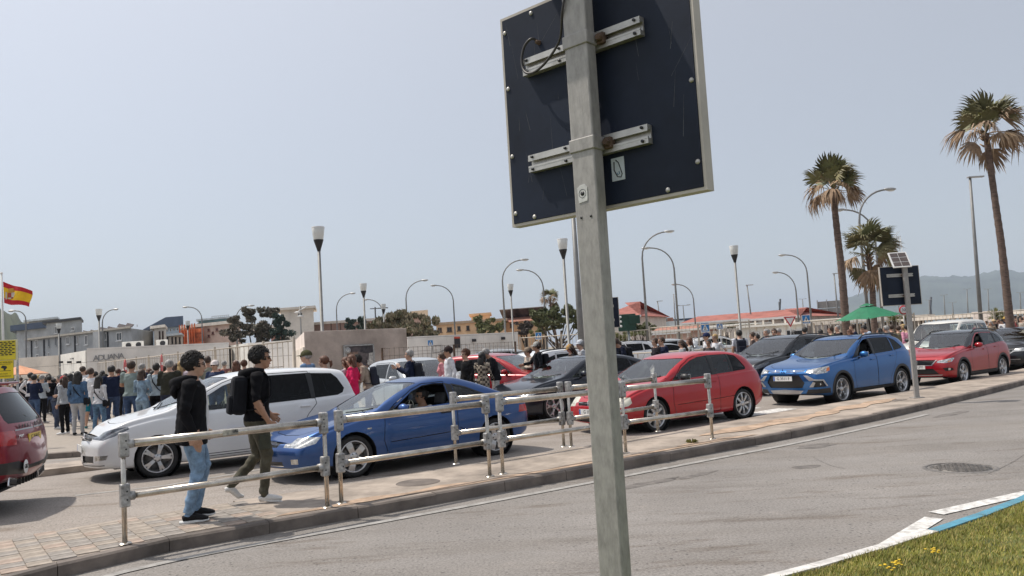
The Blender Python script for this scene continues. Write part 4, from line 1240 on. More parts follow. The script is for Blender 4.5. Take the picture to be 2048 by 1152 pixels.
# ---- fences
def fence(name, label, A, B, h, gap, m, post_every=2.5, bar_r=.014, rails=(.25, .98), z0=0.0, arms=False, stuff_bars=False):
 A, B = xy(A), xy(B)
 L = (B - A).length
 root = empty(name, (A.x, A.y, z0), math.atan2((B - A).y, (B - A).x), label, 'fence')
 n = max(1, round(L / post_every))
 pm = MB().box((0, 0, h / 2), (.08, .08, h + .1)).mesh('post', m)
 for i in range(n + 1): from_mesh('post', pm, root, (L * i / n, 0, 0))
 for r_ in rails: MB().tube([(0, 0, h * r_), (L, 0, h * r_)], .028, 6).build('rail', m, root)
 k = int(L / gap)
 if k > 300 or stuff_bars:
  mb = MB()
  for i in range(k): mb.box((gap * (i + .5), 0, h * .5), (bar_r * 2, bar_r * 2, h * .95))
  mb.build('bars', m, root)['kind'] = 'stuff'
 else:
  bmh = MB().box((0, 0, h * .5), (bar_r * 2, bar_r * 2, h * .95)).mesh('bar', m)
  for i in range(k): from_mesh('bar', bmh, root, (gap * (i + .5), 0, 0))
 return root
FE = mat('beige_fence_paint', (0.52, 0.46, 0.38), .6, 0.1, var=.15, vscale=3)
fence('railing', 'long beige railing running back from the beige block past the customs building', at(80, 740, 86), at(588, 690, 30), 2.5, .55, FE, 3.2, .012, (.28, .55, .97), z0=.12)
fence('palisade_fence', 'beige bar fence behind the queue, in front of the trees', at(1040, 690, 50), at(1300, 680, 47), 2.35, .22, FE, 2.4, .010, z0=.1)
fence('palisade_fence', 'beige bar fence in front of the red roofed houses', at(1300, 680, 47), at(1500, 670, 45), 2.45, .22, FE, 2.4, .010, z0=.1)
fence('palisade_fence', 'beige bar fence behind the people under the parasol', at(1606, 668, 47), at(1830, 655, 45), 2.4, .22, FE, 2.4, .010, z0=.0)
fence('palisade_fence', 'beige bar fence at the far right behind the straw hats', at(1830, 655, 52), at(2075, 640, 48), 2.3, .22, FE, 2.4, .010, z0=.0)
fence('low_rail', 'pale low railing with thick posts behind the queue', at(1255, 700, 36), at(1480, 690, 34), 1.15, .9, FE, 1.8, .02, (.5, .98), z0=.12)
# rusty wire mesh panels right of the beige block
A, B = at(766, 740, 29.0), at(1032, 715, 34)
A, B = xy(A), xy(B)
wf = empty('wire_mesh_fence', (A.x, A.y, .12), math.atan2((B - A).y, (B - A).x), 'rusty wire mesh fence beside the beige block', 'fence')
L = (B - A).length
h = at(766, 696, 29).z - .12
pm = MB().box((0, 0, h / 2), (.07, .05, h)).mesh('post', RUST)
for i in range(3): from_mesh('post', pm, wf, (L * i / 2, 0, 0))
vm = MB().tube([(0, 0, .02), (0, 0, h)], .007, 5).mesh('wire', RUST)
for i in range(int(L / .22)): from_mesh('wire', vm, wf, (.22 * (i + .5), 0, 0))
hm = MB().tube([(0, 0, 0), (L, 0, 0)], .007, 5).mesh('wire', RUST)
for i in range(8): from_mesh('wire', hm, wf, (0, .012, h - .02 - i * .27))
# leaning props and trestles behind the queue
for i, (px, lb) in enumerate(((1268, 'left'), (1392, 'right'))):
 p = gp(px + 10, 712, .12)
 q_ = at(px - 4, 672, p.y)
 tr = empty('leaning_timber', (p.x, p.y, .12), 0, '%s pair of brown timbers leaning behind the queue' % lb, 'timber', 'leaning timbers behind the queue')
 for k in (0, .25): MB().tube([(k, 0, 0), (q_.x - p.x + k, .3, q_.z - .1)], .045, 6).build('beam', mat('brown_timber', (0.16, 0.09, 0.06), .8, var=.25), tr)
# ---- steel barriers on the island
STEEL = mat('polished_steel', (0.58, 0.53, 0.46), 0.26, 1.0, var=0.2, vscale=5, bump=0.05, bscale=30, stretch=(1, 1, 1))
CAST = mat('cast_bracket', (0.40, 0.395, 0.385), 0.55, 0.7, var=0.35, vscale=16, bump=0.35, bscale=28, dirt=(0.2, 0.195, 0.19))
def barrier(pa, pb, label, h=1.05):
 A, B = pa, pb
 L = (B - A).length
 root = empty('steel_barrier', (A.x, A.y, KH), math.atan2((B - A).y, (B - A).x), label, 'barrier', 'steel barriers along the pavement')
 for i, x in enumerate((0, L)):
  s = 1 if i == 0 else -1
  p = MB().tube([(x, 0, .0), (x, 0, h - .03)], .024, 14).build('post', STEEL, root)
  MB().lathe([(0, .012), (.05, .012), (.062, 0)], 16, Matrix.Translation((x, 0, 0.004))).build('foot_plate', STEEL, p)
  for z0, z1 in ((h - .235, h), (.345, .565)):
   mb = MB().box((x + s * .008, 0, (z0 + z1) / 2), (.088, .085, z1 - z0), bev=.014)
   b_ = mb.build('bracket', CAST, root)
   zc_ = z0 + (.10 if z0 < .5 else .125)
   MB().tube([(x + s * .03, 0, zc_), (x + s * .095, 0, zc_)], [.046, .044], 14).build('collar', CAST, b_)
   for dz in (.04, -.04): MB().lathe([(0, .006), (.008, .006), (.008, 0)], 8, Matrix.Translation((x + s * .02, -.043, (z0 + z1) / 2 + dz)) @ Matrix.Rotation(R(90), 4, 'X')).build('screw', DARK_STEEL, b_)
 MB().tube([(.045, 0, h - .11), (L - .045, 0, h - .11)], .041, 18).build('top_rail', STEEL, root)
 MB().tube([(.045, 0, .445), (L - .045, 0, .445)], .033, 18).build('lower_rail', STEEL, root)
 return root
g_ = lambda x, y: gp(x, y, KH)
r = barrier(g_(250, 1088), g_(655, 1015), 'nearest steel barrier with the walking men behind it')
o = r.children
MB().box((1.02, -.040, .945), (.16, .010, .055), bev=.003).build('sticker', mat('old_sticker', (0.45, 0.43, 0.36), .6, var=.3, vscale=12, dirt=(.05, .05, .05)), r)
barrier(g_(683, 1007), g_(980, 953), 'steel barrier in front of the royal blue coupe door')
barrier(g_(1006, 948), g_(1243, 908), 'steel barrier running behind the near sign post')
barrier(g_(1252, 906), g_(1425, 878), 'last steel barrier of the front row, before the red hatchback')
barrier(g_(912, 928), g_(1128, 893), 'rear row steel barrier behind the coupe tail')
barrier(g_(1143, 893), g_(1316, 863), 'rear row steel barrier in front of the red hatchback nose')
# ---- road signs with solar panels, seen from behind
NAVYP = mat('navy_sign_back', (0.012, 0.018, 0.034), 0.5, 0.0, spec=0.22, var=0.22, vscale=2.2, bump=0.03, bscale=20)
ALU = mat('aluminium_rail', (0.50, 0.485, 0.45), 0.45, 0.6, var=0.14, vscale=9)
EDGEM = mat('sign_edge', (0.50, 0.46, 0.40), 0.55, 0.2, var=0.12)
PGALV = mat('weathered_zinc', (0.36, 0.345, 0.325), 0.6, 0.25, var=0.14, vscale=48, bump=0.10, bscale=110, dirt=(0.29, 0.278, 0.262), stretch=(1, 1, .35))
def solar_sign(loc, rz, zb, zt, wl, wr, label, post=(.108, .06), zrails=None, zpost=None, full=True, det=False, solar_dx=0.0, rail=(-.34, .25), solar_rot=0):
 root = empty('solar_sign', loc, rz, label, 'road sign', 'solar powered sign boards seen from behind')
 zpost = zpost or zt + .25
 zl = loc[2]
 mb = MB().box((0, 0, zpost / 2), (post[0], post[1], zpost), bev=.006)
 mb.build('post', PGALV, root)
 MB().box((0, 0, .01), (.25, .2, .02)).build('base_plate', PGALV, root)
 y0 = post[1] / 2 + .045
 w = wr - wl
 xm = (wl + wr) / 2
 MB().box((xm, y0 + .006, (zb + zt) / 2), (w - .014, .012, zt - zb - .014)).build('back_panel', NAVYP, root)
 MB().box((xm, y0 + .046, (zb + zt) / 2), (w - .02, .01, zt - zb - .02)).build('face_panel', FRAMEW, root)
 for nm, c, d in (('frame_side', (wl, y0 + .028, (zb + zt) / 2), (.012, .05, zt - zb + .012)), ('frame_side', (wr, y0 + .028, (zb + zt) / 2), (.012, .05, zt - zb + .012)), ('frame_edge', (xm, y0 + .028, zb), (w - .012, .05, .012)), ('frame_edge', (xm, y0 + .028, zt), (w - .012, .05, .012))):
  MB().box(c, d).build(nm, EDGEM, root)
 for z in zrails:
  L0, L1 = wl + (wr - wl) * .13, wr - (wr - wl) * .20
  if rail: L0, L1 = rail
  mb = MB()
  xm2, l2 = (L0 + L1) / 2, L1 - L0
  mb.box((xm2, y0 - .004, z), (l2, .008, .072))
  mb.box((xm2, y0 - .018, z + .026), (l2, .024, .020))
  mb.box((xm2, y0 - .018, z - .026), (l2, .024, .020))
  mb.box((xm2, y0 - .028, z + .014), (l2, .006, .008))
  mb.box((xm2, y0 - .028, z - .014), (l2, .006, .008))
  rl = mb.build('mounting_rail', ALU, root)
  if det:
   for fx_ in (.04, .34, .62, .96):
    for dz in (.026, -.026):
     MB().lathe([(0, .007), (.006, .007), (.006, 0)], 8, Matrix.Translation((L0 + l2 * fx_, y0 - .030, z + dz)) @ Matrix.Rotation(R(90), 4, 'X')).build('screw', DARK_STEEL, rl)
  MB().box((0, 0, z), (post[0] + .012, post[1] + .012, .052), bev=.004).build('clamp_band', PGALV, root)
  for s in (-1, 1):
   b_ = MB().box((s * (post[0] / 2 + .022), y0 - .030, z), (.034, .036, .046), bev=.006).build('clamp_lug', RUST if s > 0 else PGALV, root)
   MB().lathe([(0, .020), (.012, .020), (.016, .012), (.016, 0)], 6, Matrix.Translation((s * (post[0] / 2 + .024), y0 - .046, z)) @ Matrix.Rotation(R(90), 4, 'X'), smooth=False).build('bolt', RUST, b_)
 if full:
  Ms = Matrix.Translation((solar_dx, .0, zpost + .16)) @ Matrix.Rotation(R(solar_rot), 4, 'Z') @ Matrix.Rotation(R(52), 4, 'X')
  sp = MB().box((0, 0, 0), (.40, .46, .025), M=Ms).build('solar_panel', FRAMEW, root)
  for i in range(2):
   for k in range(3):
    MB().box((0, 0, 0), (.165, .125, .004), M=Ms @ Matrix.Translation((-.088 + .176 * i, -.14 + .14 * k, .0145))).build('solar_cell', SOLAR, sp)
  MB().tube([(0, .02, zpost - .05), (solar_dx * .6, .05, zpost + .14)], .02, 8).build('panel_arm', GALV, root)
 return root
P0 = Vector((.3227, 3.1, 0.14))
ns = solar_sign(P0, R(-42), 2.29 - .14, 3.205 - .14, -.475, .452, 'near sign board on a zinc post, seen from its dark navy back', zrails=(2.53 - .14, 2.945 - .14), det=True, zpost=3.22, solar_dx=-.15)
y0 = .075
# screws along the panel edge
for (x, z) in ((-.455, 3.0), (-.455, 2.75), (-.455, 2.45), (-.455, 2.2), (.43, 2.9), (.43, 2.55), (.43, 2.25), (-.35, 2.17), (.30, 2.17), (-.30, 3.04), (.3, 3.04)):
 MB().lathe([(0, .005), (.007, .005), (.010, .001), (.010, 0)], 10, Matrix.Translation((x, y0, z)) @ Matrix.Rotation(R(90), 4, 'X')).build('panel_screw', ALU, ns)
SCR = mat('scratch_grey', (0.09, 0.095, 0.105), .7, var=.3, vscale=40)
rs_ = random.Random(5)
for i in range(26):
 x, z, l = rs_.choice((rs_.uniform(-.44, -.08), rs_.uniform(-.42, -.1), rs_.uniform(.1, .42))), rs_.uniform(2.2, 2.95), rs_.uniform(.03, .16)
 sl = rs_.uniform(-.25, .25) if i < 22 else rs_.uniform(.6, 1.2)
 w_ = rs_.uniform(.0004, .0011)
 MB().add([(x - w_, y0 - .0004, z), (x + w_, y0 - .0004, z), (x + sl * l + w_ * .3, y0 - .0004, z + l), (x + sl * l - w_ * .3, y0 - .0004, z + l)], [(0, 1, 2, 3)]).build('scratch', SCR, ns)
# cable loop
cb_pts = [(-.27, y0, 2.905), (-.28, y0 - .03, 2.915), (-.315, y0 - .035, 2.895), (-.335, y0 - .036, 2.85), (-.33, y0 - .040, 2.80), (-.295, y0 - .052, 2.765), (-.24, y0 - .058, 2.76), (-.17, y0 - .062, 2.79), (-.10, y0 - .07, 2.85), (-.05, -.036, 2.93), (-.026, -.038, 3.02), (-.022, -.038, 3.2)]
cv = [Vector(p) for p in cb_pts]
fine = []
for i in range(len(cv) - 1):
 a, b_, c_, d_ = cv[max(i - 1, 0)], cv[i], cv[i + 1], cv[min(i + 2, len(cv) - 1)]
 for t in np.linspace(0, 1, 6)[:-1]:
  fine.append(.5 * ((2 * b_) + (c_ - a) * t + (2 * a - 5 * b_ + 4 * c_ - d_) * t * t + (3 * b_ - a - 3 * c_ + d_) * t ** 3))
fine.append(cv[-1])
MB().tube(fine, .0055, 8).build('cable', mat('cable_grey', (0.05, 0.045, 0.045), .5), ns)
MB().lathe([(0, .02), (.008, .02), (.011, .0)], 8, Matrix.Translation((-.265, y0, 2.90)) @ Matrix.Rotation(R(90), 4, 'X')).build('cable_gland', RUST, ns)
# stickers and holes on the post
STK = mat('sticker_paper', (0.62, 0.62, 0.60), .6, var=.12, vscale=30)
yf = -.031
FM = lambda x, z, y: Matrix.Translation((x, y, z)) @ FRONTM
s1 = MB().prism([(-.020, -.036), (.022, -.030), (.024, .022), (.012, .036), (-.010, .034), (-.024, .024)], 0, .001, M=FM(-.012, 2.20, yf)).build('round_sticker', STK, ns)
MB().lathe([(0, .0018), (.009, .0018), (.009, .001)], 16, FM(-.012, 2.20, yf)).build('sticker_blot', SBLK, s1)
MB().lathe([(.0155, .0012), (.0165, .0018), (.0175, .0012)], 20, FM(-.012, 2.20, yf)).build('sticker_ring', DARK_STEEL, s1)
s2 = MB().prism([(-.030, -.045), (.030, -.045), (.030, .045), (-.030, .045)], 0, .001, M=FM(.088, 2.30 - .01, y0 - .0005)).build('square_sticker', mat('pale_blue_sticker', (0.55, 0.60, 0.62), .6), ns)
BST = mat('sticker_blue', (0.02, 0.16, 0.26), .6)
for i, pts in enumerate((((-.016, .030), (-.018, -.002), (-.004, -.030), (.012, -.034), (.018, -.022), (.004, .024), (-.008, .036)), ((-.006, -.014), (-.002, -.022), (.006, -.020), (.004, -.010)))):
 MB().tube([FM(.088, 2.29, y0 - .0015) @ Vector((p[0], p[1], .0005)) for p in pts] + ([] if i == 0 else []), .0022 if i == 0 else .0016, 5).build('sticker_drawing', SBLK if i == 0 else BST, s2)
for x in (-.026, .020): MB().lathe([(0, .0008), (.0055, .0008), (.0055, 0)], 12, FM(x, 2.108, yf + .0002)).build('bolt_hole', SBLK, ns)
p = gp(1834, 796, KH)
zq = lambda py: at(1820, py, p.y).z - KH
wq = lambda px: at(px, 570, p.y).x - at(1827, 570, p.y).x
solar_sign(p, R(6), zq(609), zq(531), wq(1778), wq(1861), 'second sign board with a white framed solar panel, in front of the red crossover', zrails=(zq(549), zq(590)), zpost=zq(531) - .02, rail=(wq(1791), wq(1846)), solar_dx=-.10, solar_rot=-12)
p = at(1211, 690, 22.8)
zq = lambda py: at(1225, py, 22.8).z - .12
solar_sign((p.x, 22.8, .12), R(-12), zq(655), zq(595), -.43, .43, 'distant sign board with solar panel half hidden by the near post', zrails=(zq(612), zq(640)), zpost=zq(592), rail=(-.3, .3), solar_dx=-.06)
# dark green traffic light housing seen from behind
p = at(1256, 645, 41)
tg = empty('signal_board', (p.x, 41, 0), R(-6), 'dark green signal housing with three white bosses behind the near post', 'signal')
DG = mat('dark_green_metal', (0.012, 0.05, 0.032), .5, .2, var=.15)
hh = at(1256, 628, 41).z - at(1256, 662, 41).z
MB().box((-.05, 0, p.z), (.9, .25, hh), bev=.03).build('housing', DG, tg)
MB().box((.33, -.05, p.z + hh * .15), (.55, .3, hh * .5), bev=.02).build('visor_box', DG, tg)
MB().tube([(0, .1, 0), (0, .1, p.z)], .06, 8).build('post', GALV, tg)
for k in range(3): MB().ball((-.36, -.16, p.z + hh * (.34 - .27 * k)), (.06, .05, .06), 10, 8).build('boss', FRAMEW, tg)
# rooftop anemometer mast by the white tower
p = at(600, 612, 58)
an = empty('wind_sensor_mast', (p.x, 58, 0), 0, 'thin mast with white sensor arms in front of the cream tower', 'mast')
MB().tube([(0, 0, 0), (0, 0, p.z)], .05, 8).build('pole', POLE, an)
MB().tube([(-.1, 0, p.z - .35), (.45, 0, p.z - .10)], .06, 6).build('sensor_arm', FRAMEW, an)
MB().ball((-.2, 0, p.z - .45), (.22, .12, .08), 10, 6).build('sensor_head', FRAMEW, an)
MB().ball((.0, 0, p.z - .75), (.24, .24, .08), 10, 6).build('sensor_dish', FRAMEW, an)
# ---- trees
def leaf_cloud(name, centres, nleaf, size, mats, root, weights=None, stretch=(1, 1, 1), flat=.0, seed=0):
 rs = np.random.default_rng(seed)
 V = np.empty((nleaf * len(centres), 4, 3))
 k = 0
 for (c, r) in centres:
  r = np.array(r if hasattr(r, '__len__') else (r, r, r))
  d = rs.normal(size=(nleaf, 3))
  d /= np.linalg.norm(d, axis=1)[:, None]
  rad = rs.uniform(.35, 1.0, nleaf) ** .5
  p = np.array(c) + d * rad[:, None] * r
  a = rs.normal(size=(nleaf, 3))
  a /= np.linalg.norm(a, axis=1)[:, None]
  a = a * np.array(stretch)
  b = np.cross(a, rs.normal(size=(nleaf, 3)))
  b /= np.linalg.norm(b, axis=1)[:, None]
  s = rs.uniform(.6, 1.3, nleaf)[:, None] * size
  V[k:k + nleaf, 0] = p - a * s
  V[k:k + nleaf, 1] = p - b * s * .5
  V[k:k + nleaf, 2] = p + a * s
  V[k:k + nleaf, 3] = p + b * s * .5
  k += nleaf
 n = k
 me = bpy.data.meshes.new(name)
 me.vertices.add(n * 4)
 me.vertices.foreach_set('co', V.reshape(-1))
 me.loops.add(n * 4)
 me.loops.foreach_set('vertex_index', np.arange(n * 4))
 me.polygons.add(n)
 me.polygons.foreach_set('loop_start', np.arange(n) * 4)
 me.update(calc_edges=True)
 for m in mats: me.materials.append(m)
 me.polygons.foreach_set('material_index', rs.choice(len(mats), n, p=weights).astype(np.int32))
 return from_mesh(name, me, root)
BARK = mat('bark', (0.10, 0.075, 0.055), .9, var=.3, vscale=6, bump=.4, bscale=20)
LEAFS = {k: [mat('leaf_%s_%d' % (k, i), c, .7, var=.25, vscale=2) for i, c in enumerate(cs)] for k, cs in dict(
 dark=((0.11, 0.105, 0.08), (0.15, 0.135, 0.10), (0.23, 0.19, 0.155)), conifer=((0.05, 0.085, 0.07), (0.075, 0.11, 0.09), (0.10, 0.13, 0.095)),
 dry=((0.22, 0.18, 0.11), (0.28, 0.235, 0.155), (0.15, 0.155, 0.08)), olive=((0.12, 0.135, 0.055), (0.16, 0.17, 0.08), (0.085, 0.095, 0.045)), light=((0.22, 0.23, 0.09), (0.28, 0.265, 0.13), (0.16, 0.17, 0.07)), brown=((0.10, 0.08, 0.07), (0.14, 0.11, 0.095), (0.07, 0.062, 0.05))).items()}
def tree(name, label, blobs, Y, kind, nleaf, size, trunk_px=None, cat='tree', limbs=6, stretch=(1, 1, 1), seed=1, group=None):
 """blobs: (px, py, radius px, vertical radius px)"""
 k = Y / F_PX
 cx0 = sum(b[0] for b in blobs) / len(blobs)
 base = at(trunk_px or cx0, 690, Y)
 root = empty(name, (base.x, Y, 0), 0, label, cat, group)
 rs = random.Random(seed)
 C = []
 for (px, py, rx, ry) in blobs:
  p = at(px, py, Y)
  for _ in range(9):
   o = Vector((rs.uniform(-.85, .85) * rx * k, rs.uniform(-.9, .9) * rx * k, rs.uniform(-.8, .8) * ry * k))
   q_ = rs.uniform(.16, .50)
   C.append(((p.x - base.x + o.x, o.y, p.z + o.z), (rx * k * q_, rx * k * q_, ry * k * q_)))
 leaf_cloud('crown', C, nleaf // 8, size, LEAFS[kind], root, [.45, .35, .2], stretch, seed=seed)
 zc = sum(c[0][2] for c in C) / len(C)
 rt = max(.12, .035 * zc)
 MB().tube([(0, 0, 0), (rs.uniform(-.1, .1), 0, zc * .35), (rs.uniform(-.3, .3), 0, zc * .75)], [rt * 1.3, rt, rt * .6], 8).build('trunk', BARK, root)
 mb = MB()
 for i in range(limbs):
  c = C[(i * 7) % len(C)][0]
  s0 = Vector((0, 0, zc * rs.uniform(.25, .6)))
  e = Vector(c)
  m_ = s0.lerp(e, .5) + Vector((rs.uniform(-.2, .2), rs.uniform(-.2, .2), -.1 * zc))
  MB().tube([s0, m_, e], [rt * .55, rt * .35, rt * .12], 6).build('limb', BARK, root)
 return root
tree('evergreen_tree', 'dark bushy evergreen with two crowns left of the cream tower', [(497, 626, 14, 10), (535, 627, 20, 12), (480, 655, 25, 16), (520, 655, 32, 22), (458, 672, 18, 14), (500, 675, 34, 14), (545, 668, 26, 18), (470, 640, 12, 8)], 72, 'dark', 900, .17, 515, seed=3)
tree('conifer_tree', 'dark blue green conifer right of the bushy evergreen', [(558, 640, 10, 14), (562, 657, 16, 14), (566, 672, 20, 14)], 70, 'conifer', 1100, .13, 562, seed=4)
tree('conifer_tree', 'small dark conifer above the beige block, left one', [(702, 648, 10, 10), (703, 660, 12, 8)], 66, 'conifer', 800, .11, seed=5)
tree('conifer_tree', 'pointed small conifer above the beige block, right one', [(724, 640, 7, 9), (724, 654, 10, 10)], 64, 'conifer', 800, .11, seed=6)
tree('feathery_tree', 'wide feathery brownish tree behind the beige block', [(770, 642, 24, 14), (800, 637, 26, 16), (835, 643, 28, 18), (858, 652, 20, 18), (815, 660, 34, 14), (770, 658, 26, 12), (845, 668, 26, 12), (745, 655, 14, 10)], 68, 'dry', 1500, .16, 830, limbs=14, stretch=(.6, .6, 1.5), seed=7)
tree('feathery_tree', 'light green loose tree in front of the ochre tower', [(966, 648, 12, 12), (985, 648, 14, 14), (975, 660, 18, 10), (1000, 655, 10, 12), (955, 640, 8, 8)], 88, 'light', 900, .17, seed=8, limbs=8)
tree('broad_tree', 'broad olive green tree behind the sign post, left of it', [(1075, 628, 14, 12), (1100, 630, 22, 14), (1130, 622, 24, 14), (1150, 632, 18, 14), (1115, 645, 30, 10), (1085, 642, 18, 9), (1160, 648, 14, 9)], 62, 'olive', 1300, .15, 1118, limbs=10, seed=9)
tree('dark_bush', 'low dark brown bush in front of the ochre wing', [(1045, 652, 14, 8), (1062, 650, 16, 9), (1052, 660, 22, 8)], 75, 'brown', 1100, .13, cat='bush', seed=10)
tree('dry_bush', 'dry yellow bush under the broad tree', [(1085, 660, 10, 8), (1070, 668, 10, 7), (1098, 655, 8, 6)], 66, 'light', 600, .12, cat='bush', seed=11)
tree('green_bush', 'round green bush right of the sign post', [(1275, 655, 16, 9), (1295, 652, 16, 9), (1285, 664, 24, 8)], 66, 'olive', 1100, .13, cat='bush', seed=12)
tree('green_bush', 'wide green hedge behind the fence right of the sign post', [(1215, 668, 18, 7), (1245, 672, 22, 7), (1235, 678, 26, 6)], 60, 'light', 700, .12, cat='bush', seed=13)
tree('green_bush', 'green bush in front of the long red house', [(1435, 655, 12, 5), (1455, 652, 14, 5), (1470, 650, 10, 5)], 96, 'olive', 600, .15, cat='bush', seed=14)
# ---- palms
FROND = [[mat('frond_green_%d' % i, c, .6, var=.25, vscale=3) for i, c in enumerate(((0.15, 0.155, 0.06), (0.20, 0.18, 0.085), (0.12, 0.115, 0.05)))],
         [mat('frond_dry_%d' % i, c, .8, var=.25, vscale=3) for i, c in enumerate(((0.36, 0.25, 0.15), (0.27, 0.18, 0.11), (0.31, 0.22, 0.145)))]]
PTRUNK = mat('palm_trunk', (0.135, 0.092, 0.072), .9, var=.3, vscale=5, bump=.6, bscale=18, stretch=(1, 1, 3))
def frond_mesh(seed, droop, n=26, L=1.0):
 """fan leaf: stalk along +x, blades spread around its end"""
 rs = random.Random(seed)
 mb = MB()
 sl = .62 * L
 mb.tube([(0, 0, 0), (sl * .5, 0, .04 * L), (sl, 0, 0)], [.022 * L, .016 * L, .012 * L], 5)
 for i in range(n):
  a = R(-78 + 156 * i / (n - 1)) + rs.uniform(-.05, .05)
  l = L * (.74 - .22 * abs(a) / R(78)) * rs.uniform(.85, 1.1)
  d = Vector((math.cos(a), math.sin(a), 0))
  s_ = Vector((-d.y, d.x, 0))
  w = .034 * L
  b0 = Vector((sl, 0, 0))
  fold = .10 * L * math.cos(a)
  dr = droop * rs.uniform(.7, 1.4)
  p1 = b0 + d * l * .5 + Vector((0, 0, -fold * .3 - .08 * L * dr))
  p2 = b0 + d * l * .82 + Vector((0, 0, -.30 * L * dr))
  p3 = b0 + d * l * .95 + Vector((rs.uniform(-.04, .04), rs.uniform(-.04, .04), -.62 * L * dr))
  mb.add([b0, p1 - s_ * w, p1 + s_ * w, p2 - s_ * w * .7, p2 + s_ * w * .7, p3], [(0, 1, 2), (1, 3, 4, 2), (3, 5, 4)], 0)
 return mb
FR_MESH = {}
def frond_variants():
 for g_i in (0, 1):
  for k in range(3):
   FR_MESH[(g_i, k)] = frond_mesh(k + 10 * g_i, (.35, .6, .5)[k] if g_i == 0 else (.9, 1.2, 1.0)[k]).mesh('frond', FROND[g_i][k])
frond_variants()
def palm(label, base, trunk, r0, r1, crown, ntop, nside, seed, wind=(.5, 0), skirt=.5, group='fan palms at the right', dead=None):
 """trunk: points relative to base; crown: frond length"""
 rs = random.Random(seed)
 root = empty('palm_tree', base, 0, label, 'palm tree', group)
 T = [Vector(p) for p in trunk]
 fine, rad = [], []
 N = 46
 for i in range(N + 1):
  t = i / N * (len(T) - 1)
  k = min(int(t), len(T) - 2)
  f = t - k
  a, b_, c_, d_ = T[max(k - 1, 0)], T[k], T[k + 1], T[min(k + 2, len(T) - 1)]
  fine.append(.5 * ((2 * b_) + (c_ - a) * f + (2 * a - 5 * b_ + 4 * c_ - d_) * f * f + (3 * b_ - a - 3 * c_ + d_) * f ** 3))
  rad.append((r0 + (r1 - r0) * i / N) * (1 + (.05 if i % 2 else -.03) + rs.uniform(-.02, .02)) * (1.25 if i == 0 else 1))
 MB().tube(fine, rad, 14).build('trunk', PTRUNK, root)
 top = fine[-1]
 mb = MB()
 for i in range(26):
  a, z = rs.uniform(0, 6.28), rs.uniform(-.9, .15) * skirt * 1.6
  p = top + Vector((math.cos(a) * r1, math.sin(a) * r1, z))
  MB().tube([p, p + Vector((math.cos(a) * .16, math.sin(a) * .16, .16))], [.05, .025], 5).build('leaf_base', FROND[1][i % 3], root) if i < 14 else None
 tot = ntop + nside
 for i in range(tot):
  topk = i < ntop
  az = i * 2.39996 + rs.uniform(-.3, .3)
  el = rs.uniform(34, 82) if topk else rs.choice((rs.uniform(-10, 25), rs.uniform(-10, 20), rs.uniform(-58, -30)))
  L = crown * (rs.uniform(.85, 1.1) if topk else rs.uniform(.8, 1.05))
  d = Vector((math.cos(R(el)) * math.cos(az), math.cos(R(el)) * math.sin(az), math.sin(R(el)))) + Vector((wind[0], wind[1], 0)) * (.45 if topk else .25)
  d.normalize()
  dry = (not topk and rs.random() < .72) or rs.random() < .12
  o = from_mesh('frond', FR_MESH[(1 if dry else 0, rs.randrange(3))], root)
  up_ = Vector((0, 0, 1))
  y = up_.cross(d)
  if y.length < 1e-3: y = Vector((0, 1, 0))
  y.normalize()
  z = d.cross(y)
  roll = Matrix.Rotation(rs.uniform(-.9, .9), 3, d)
  y, z = roll @ y, roll @ z
  Mx = Matrix(((d.x, y.x, z.x), (d.y, y.y, z.y), (d.z, y.z, z.z))).to_4x4()
  o.matrix_local = Matrix.Translation(top + Vector((0, 0, rs.uniform(-.12, .25)))) @ Mx @ Matrix.Scale(L, 4)
 return root
def palm_at(label, pts, Y, r0, r1, crown, ntop, nside, seed, **kw):
 P = [at(x, y, Y) for x, y in pts]
 b = P[0]
 sl = (P[1].x - b.x) / (P[1].z - b.z)
 bx = b.x - sl * b.z
 return palm(label, (bx, Y, 0), [(0, 0, 0)] + [(p.x - bx, 0, p.z) for p in P], r0, r1, crown, ntop, nside, seed, **kw)
palm_at('tallest fan palm at the right edge with a slender leaning trunk', [(2018, 628), (2004, 500), (1990, 400), (1972, 268)], 36, .185, .125, 1.36, 20, 8, 21, wind=(.30, 0), skirt=.4)
palm_at('leaning fan palm with a thick trunk left of the street lamps', [(1690, 625), (1683, 540), (1675, 470), (1666, 385)], 40, .20, .145, 1.32, 20, 9, 22, wind=(.4, 0), skirt=.4)
palm_at('shorter fan palm behind the two street lamps', [(1747, 620), (1744, 570), (1736, 512)], 45, .18, .13, 1.5, 20, 12, 23, wind=(.4, 0), skirt=.4)
palm_at('small distant fan palm beside the broad tree', [(1110, 665), (1105, 640), (1100, 598)], 105, .18, .15, 1.15, 14, 9, 24, skirt=.9, group=None, wind=(0, 0))
def yucca(px, py, Y, s, label, seed):
 p = at(px, py, Y)
 rs = random.Random(seed)
 root = empty('yucca_plant', (p.x, Y, 0), 0, label, 'plant')
 h = max(.3, p.z)
 MB().tube([(0, 0, 0), (0, 0, h)], .12, 6).build('stem', BARK, root)
 m_ = LEAFS['light'][0]
 for k in range(8):
  mb = MB()
  for i in range(8):
   az, el = rs.uniform(0, 6.28), rs.uniform(-.2, 1.5)
   d = Vector((math.cos(az) * math.cos(el), math.sin(az) * math.cos(el), math.sin(el)))
   w = Vector((-math.sin(az), math.cos(az), 0)) * .05 * s
   b_ = Vector((0, 0, h))
   mb.add([b_ - w, b_ + w, b_ + d * s * .6 + w, b_ + d * s - Vector((0, 0, .1 * s)), b_ + d * s * .6 - w], [(0, 1, 2, 3, 4)])
  mb.build('leaf_cluster', LEAFS['light'][k % 3], root)['kind'] = 'stuff'
 return root
yucca(1788, 640, 52, .62, 'spiky yellow green plant left of the speed limit sign', 1)
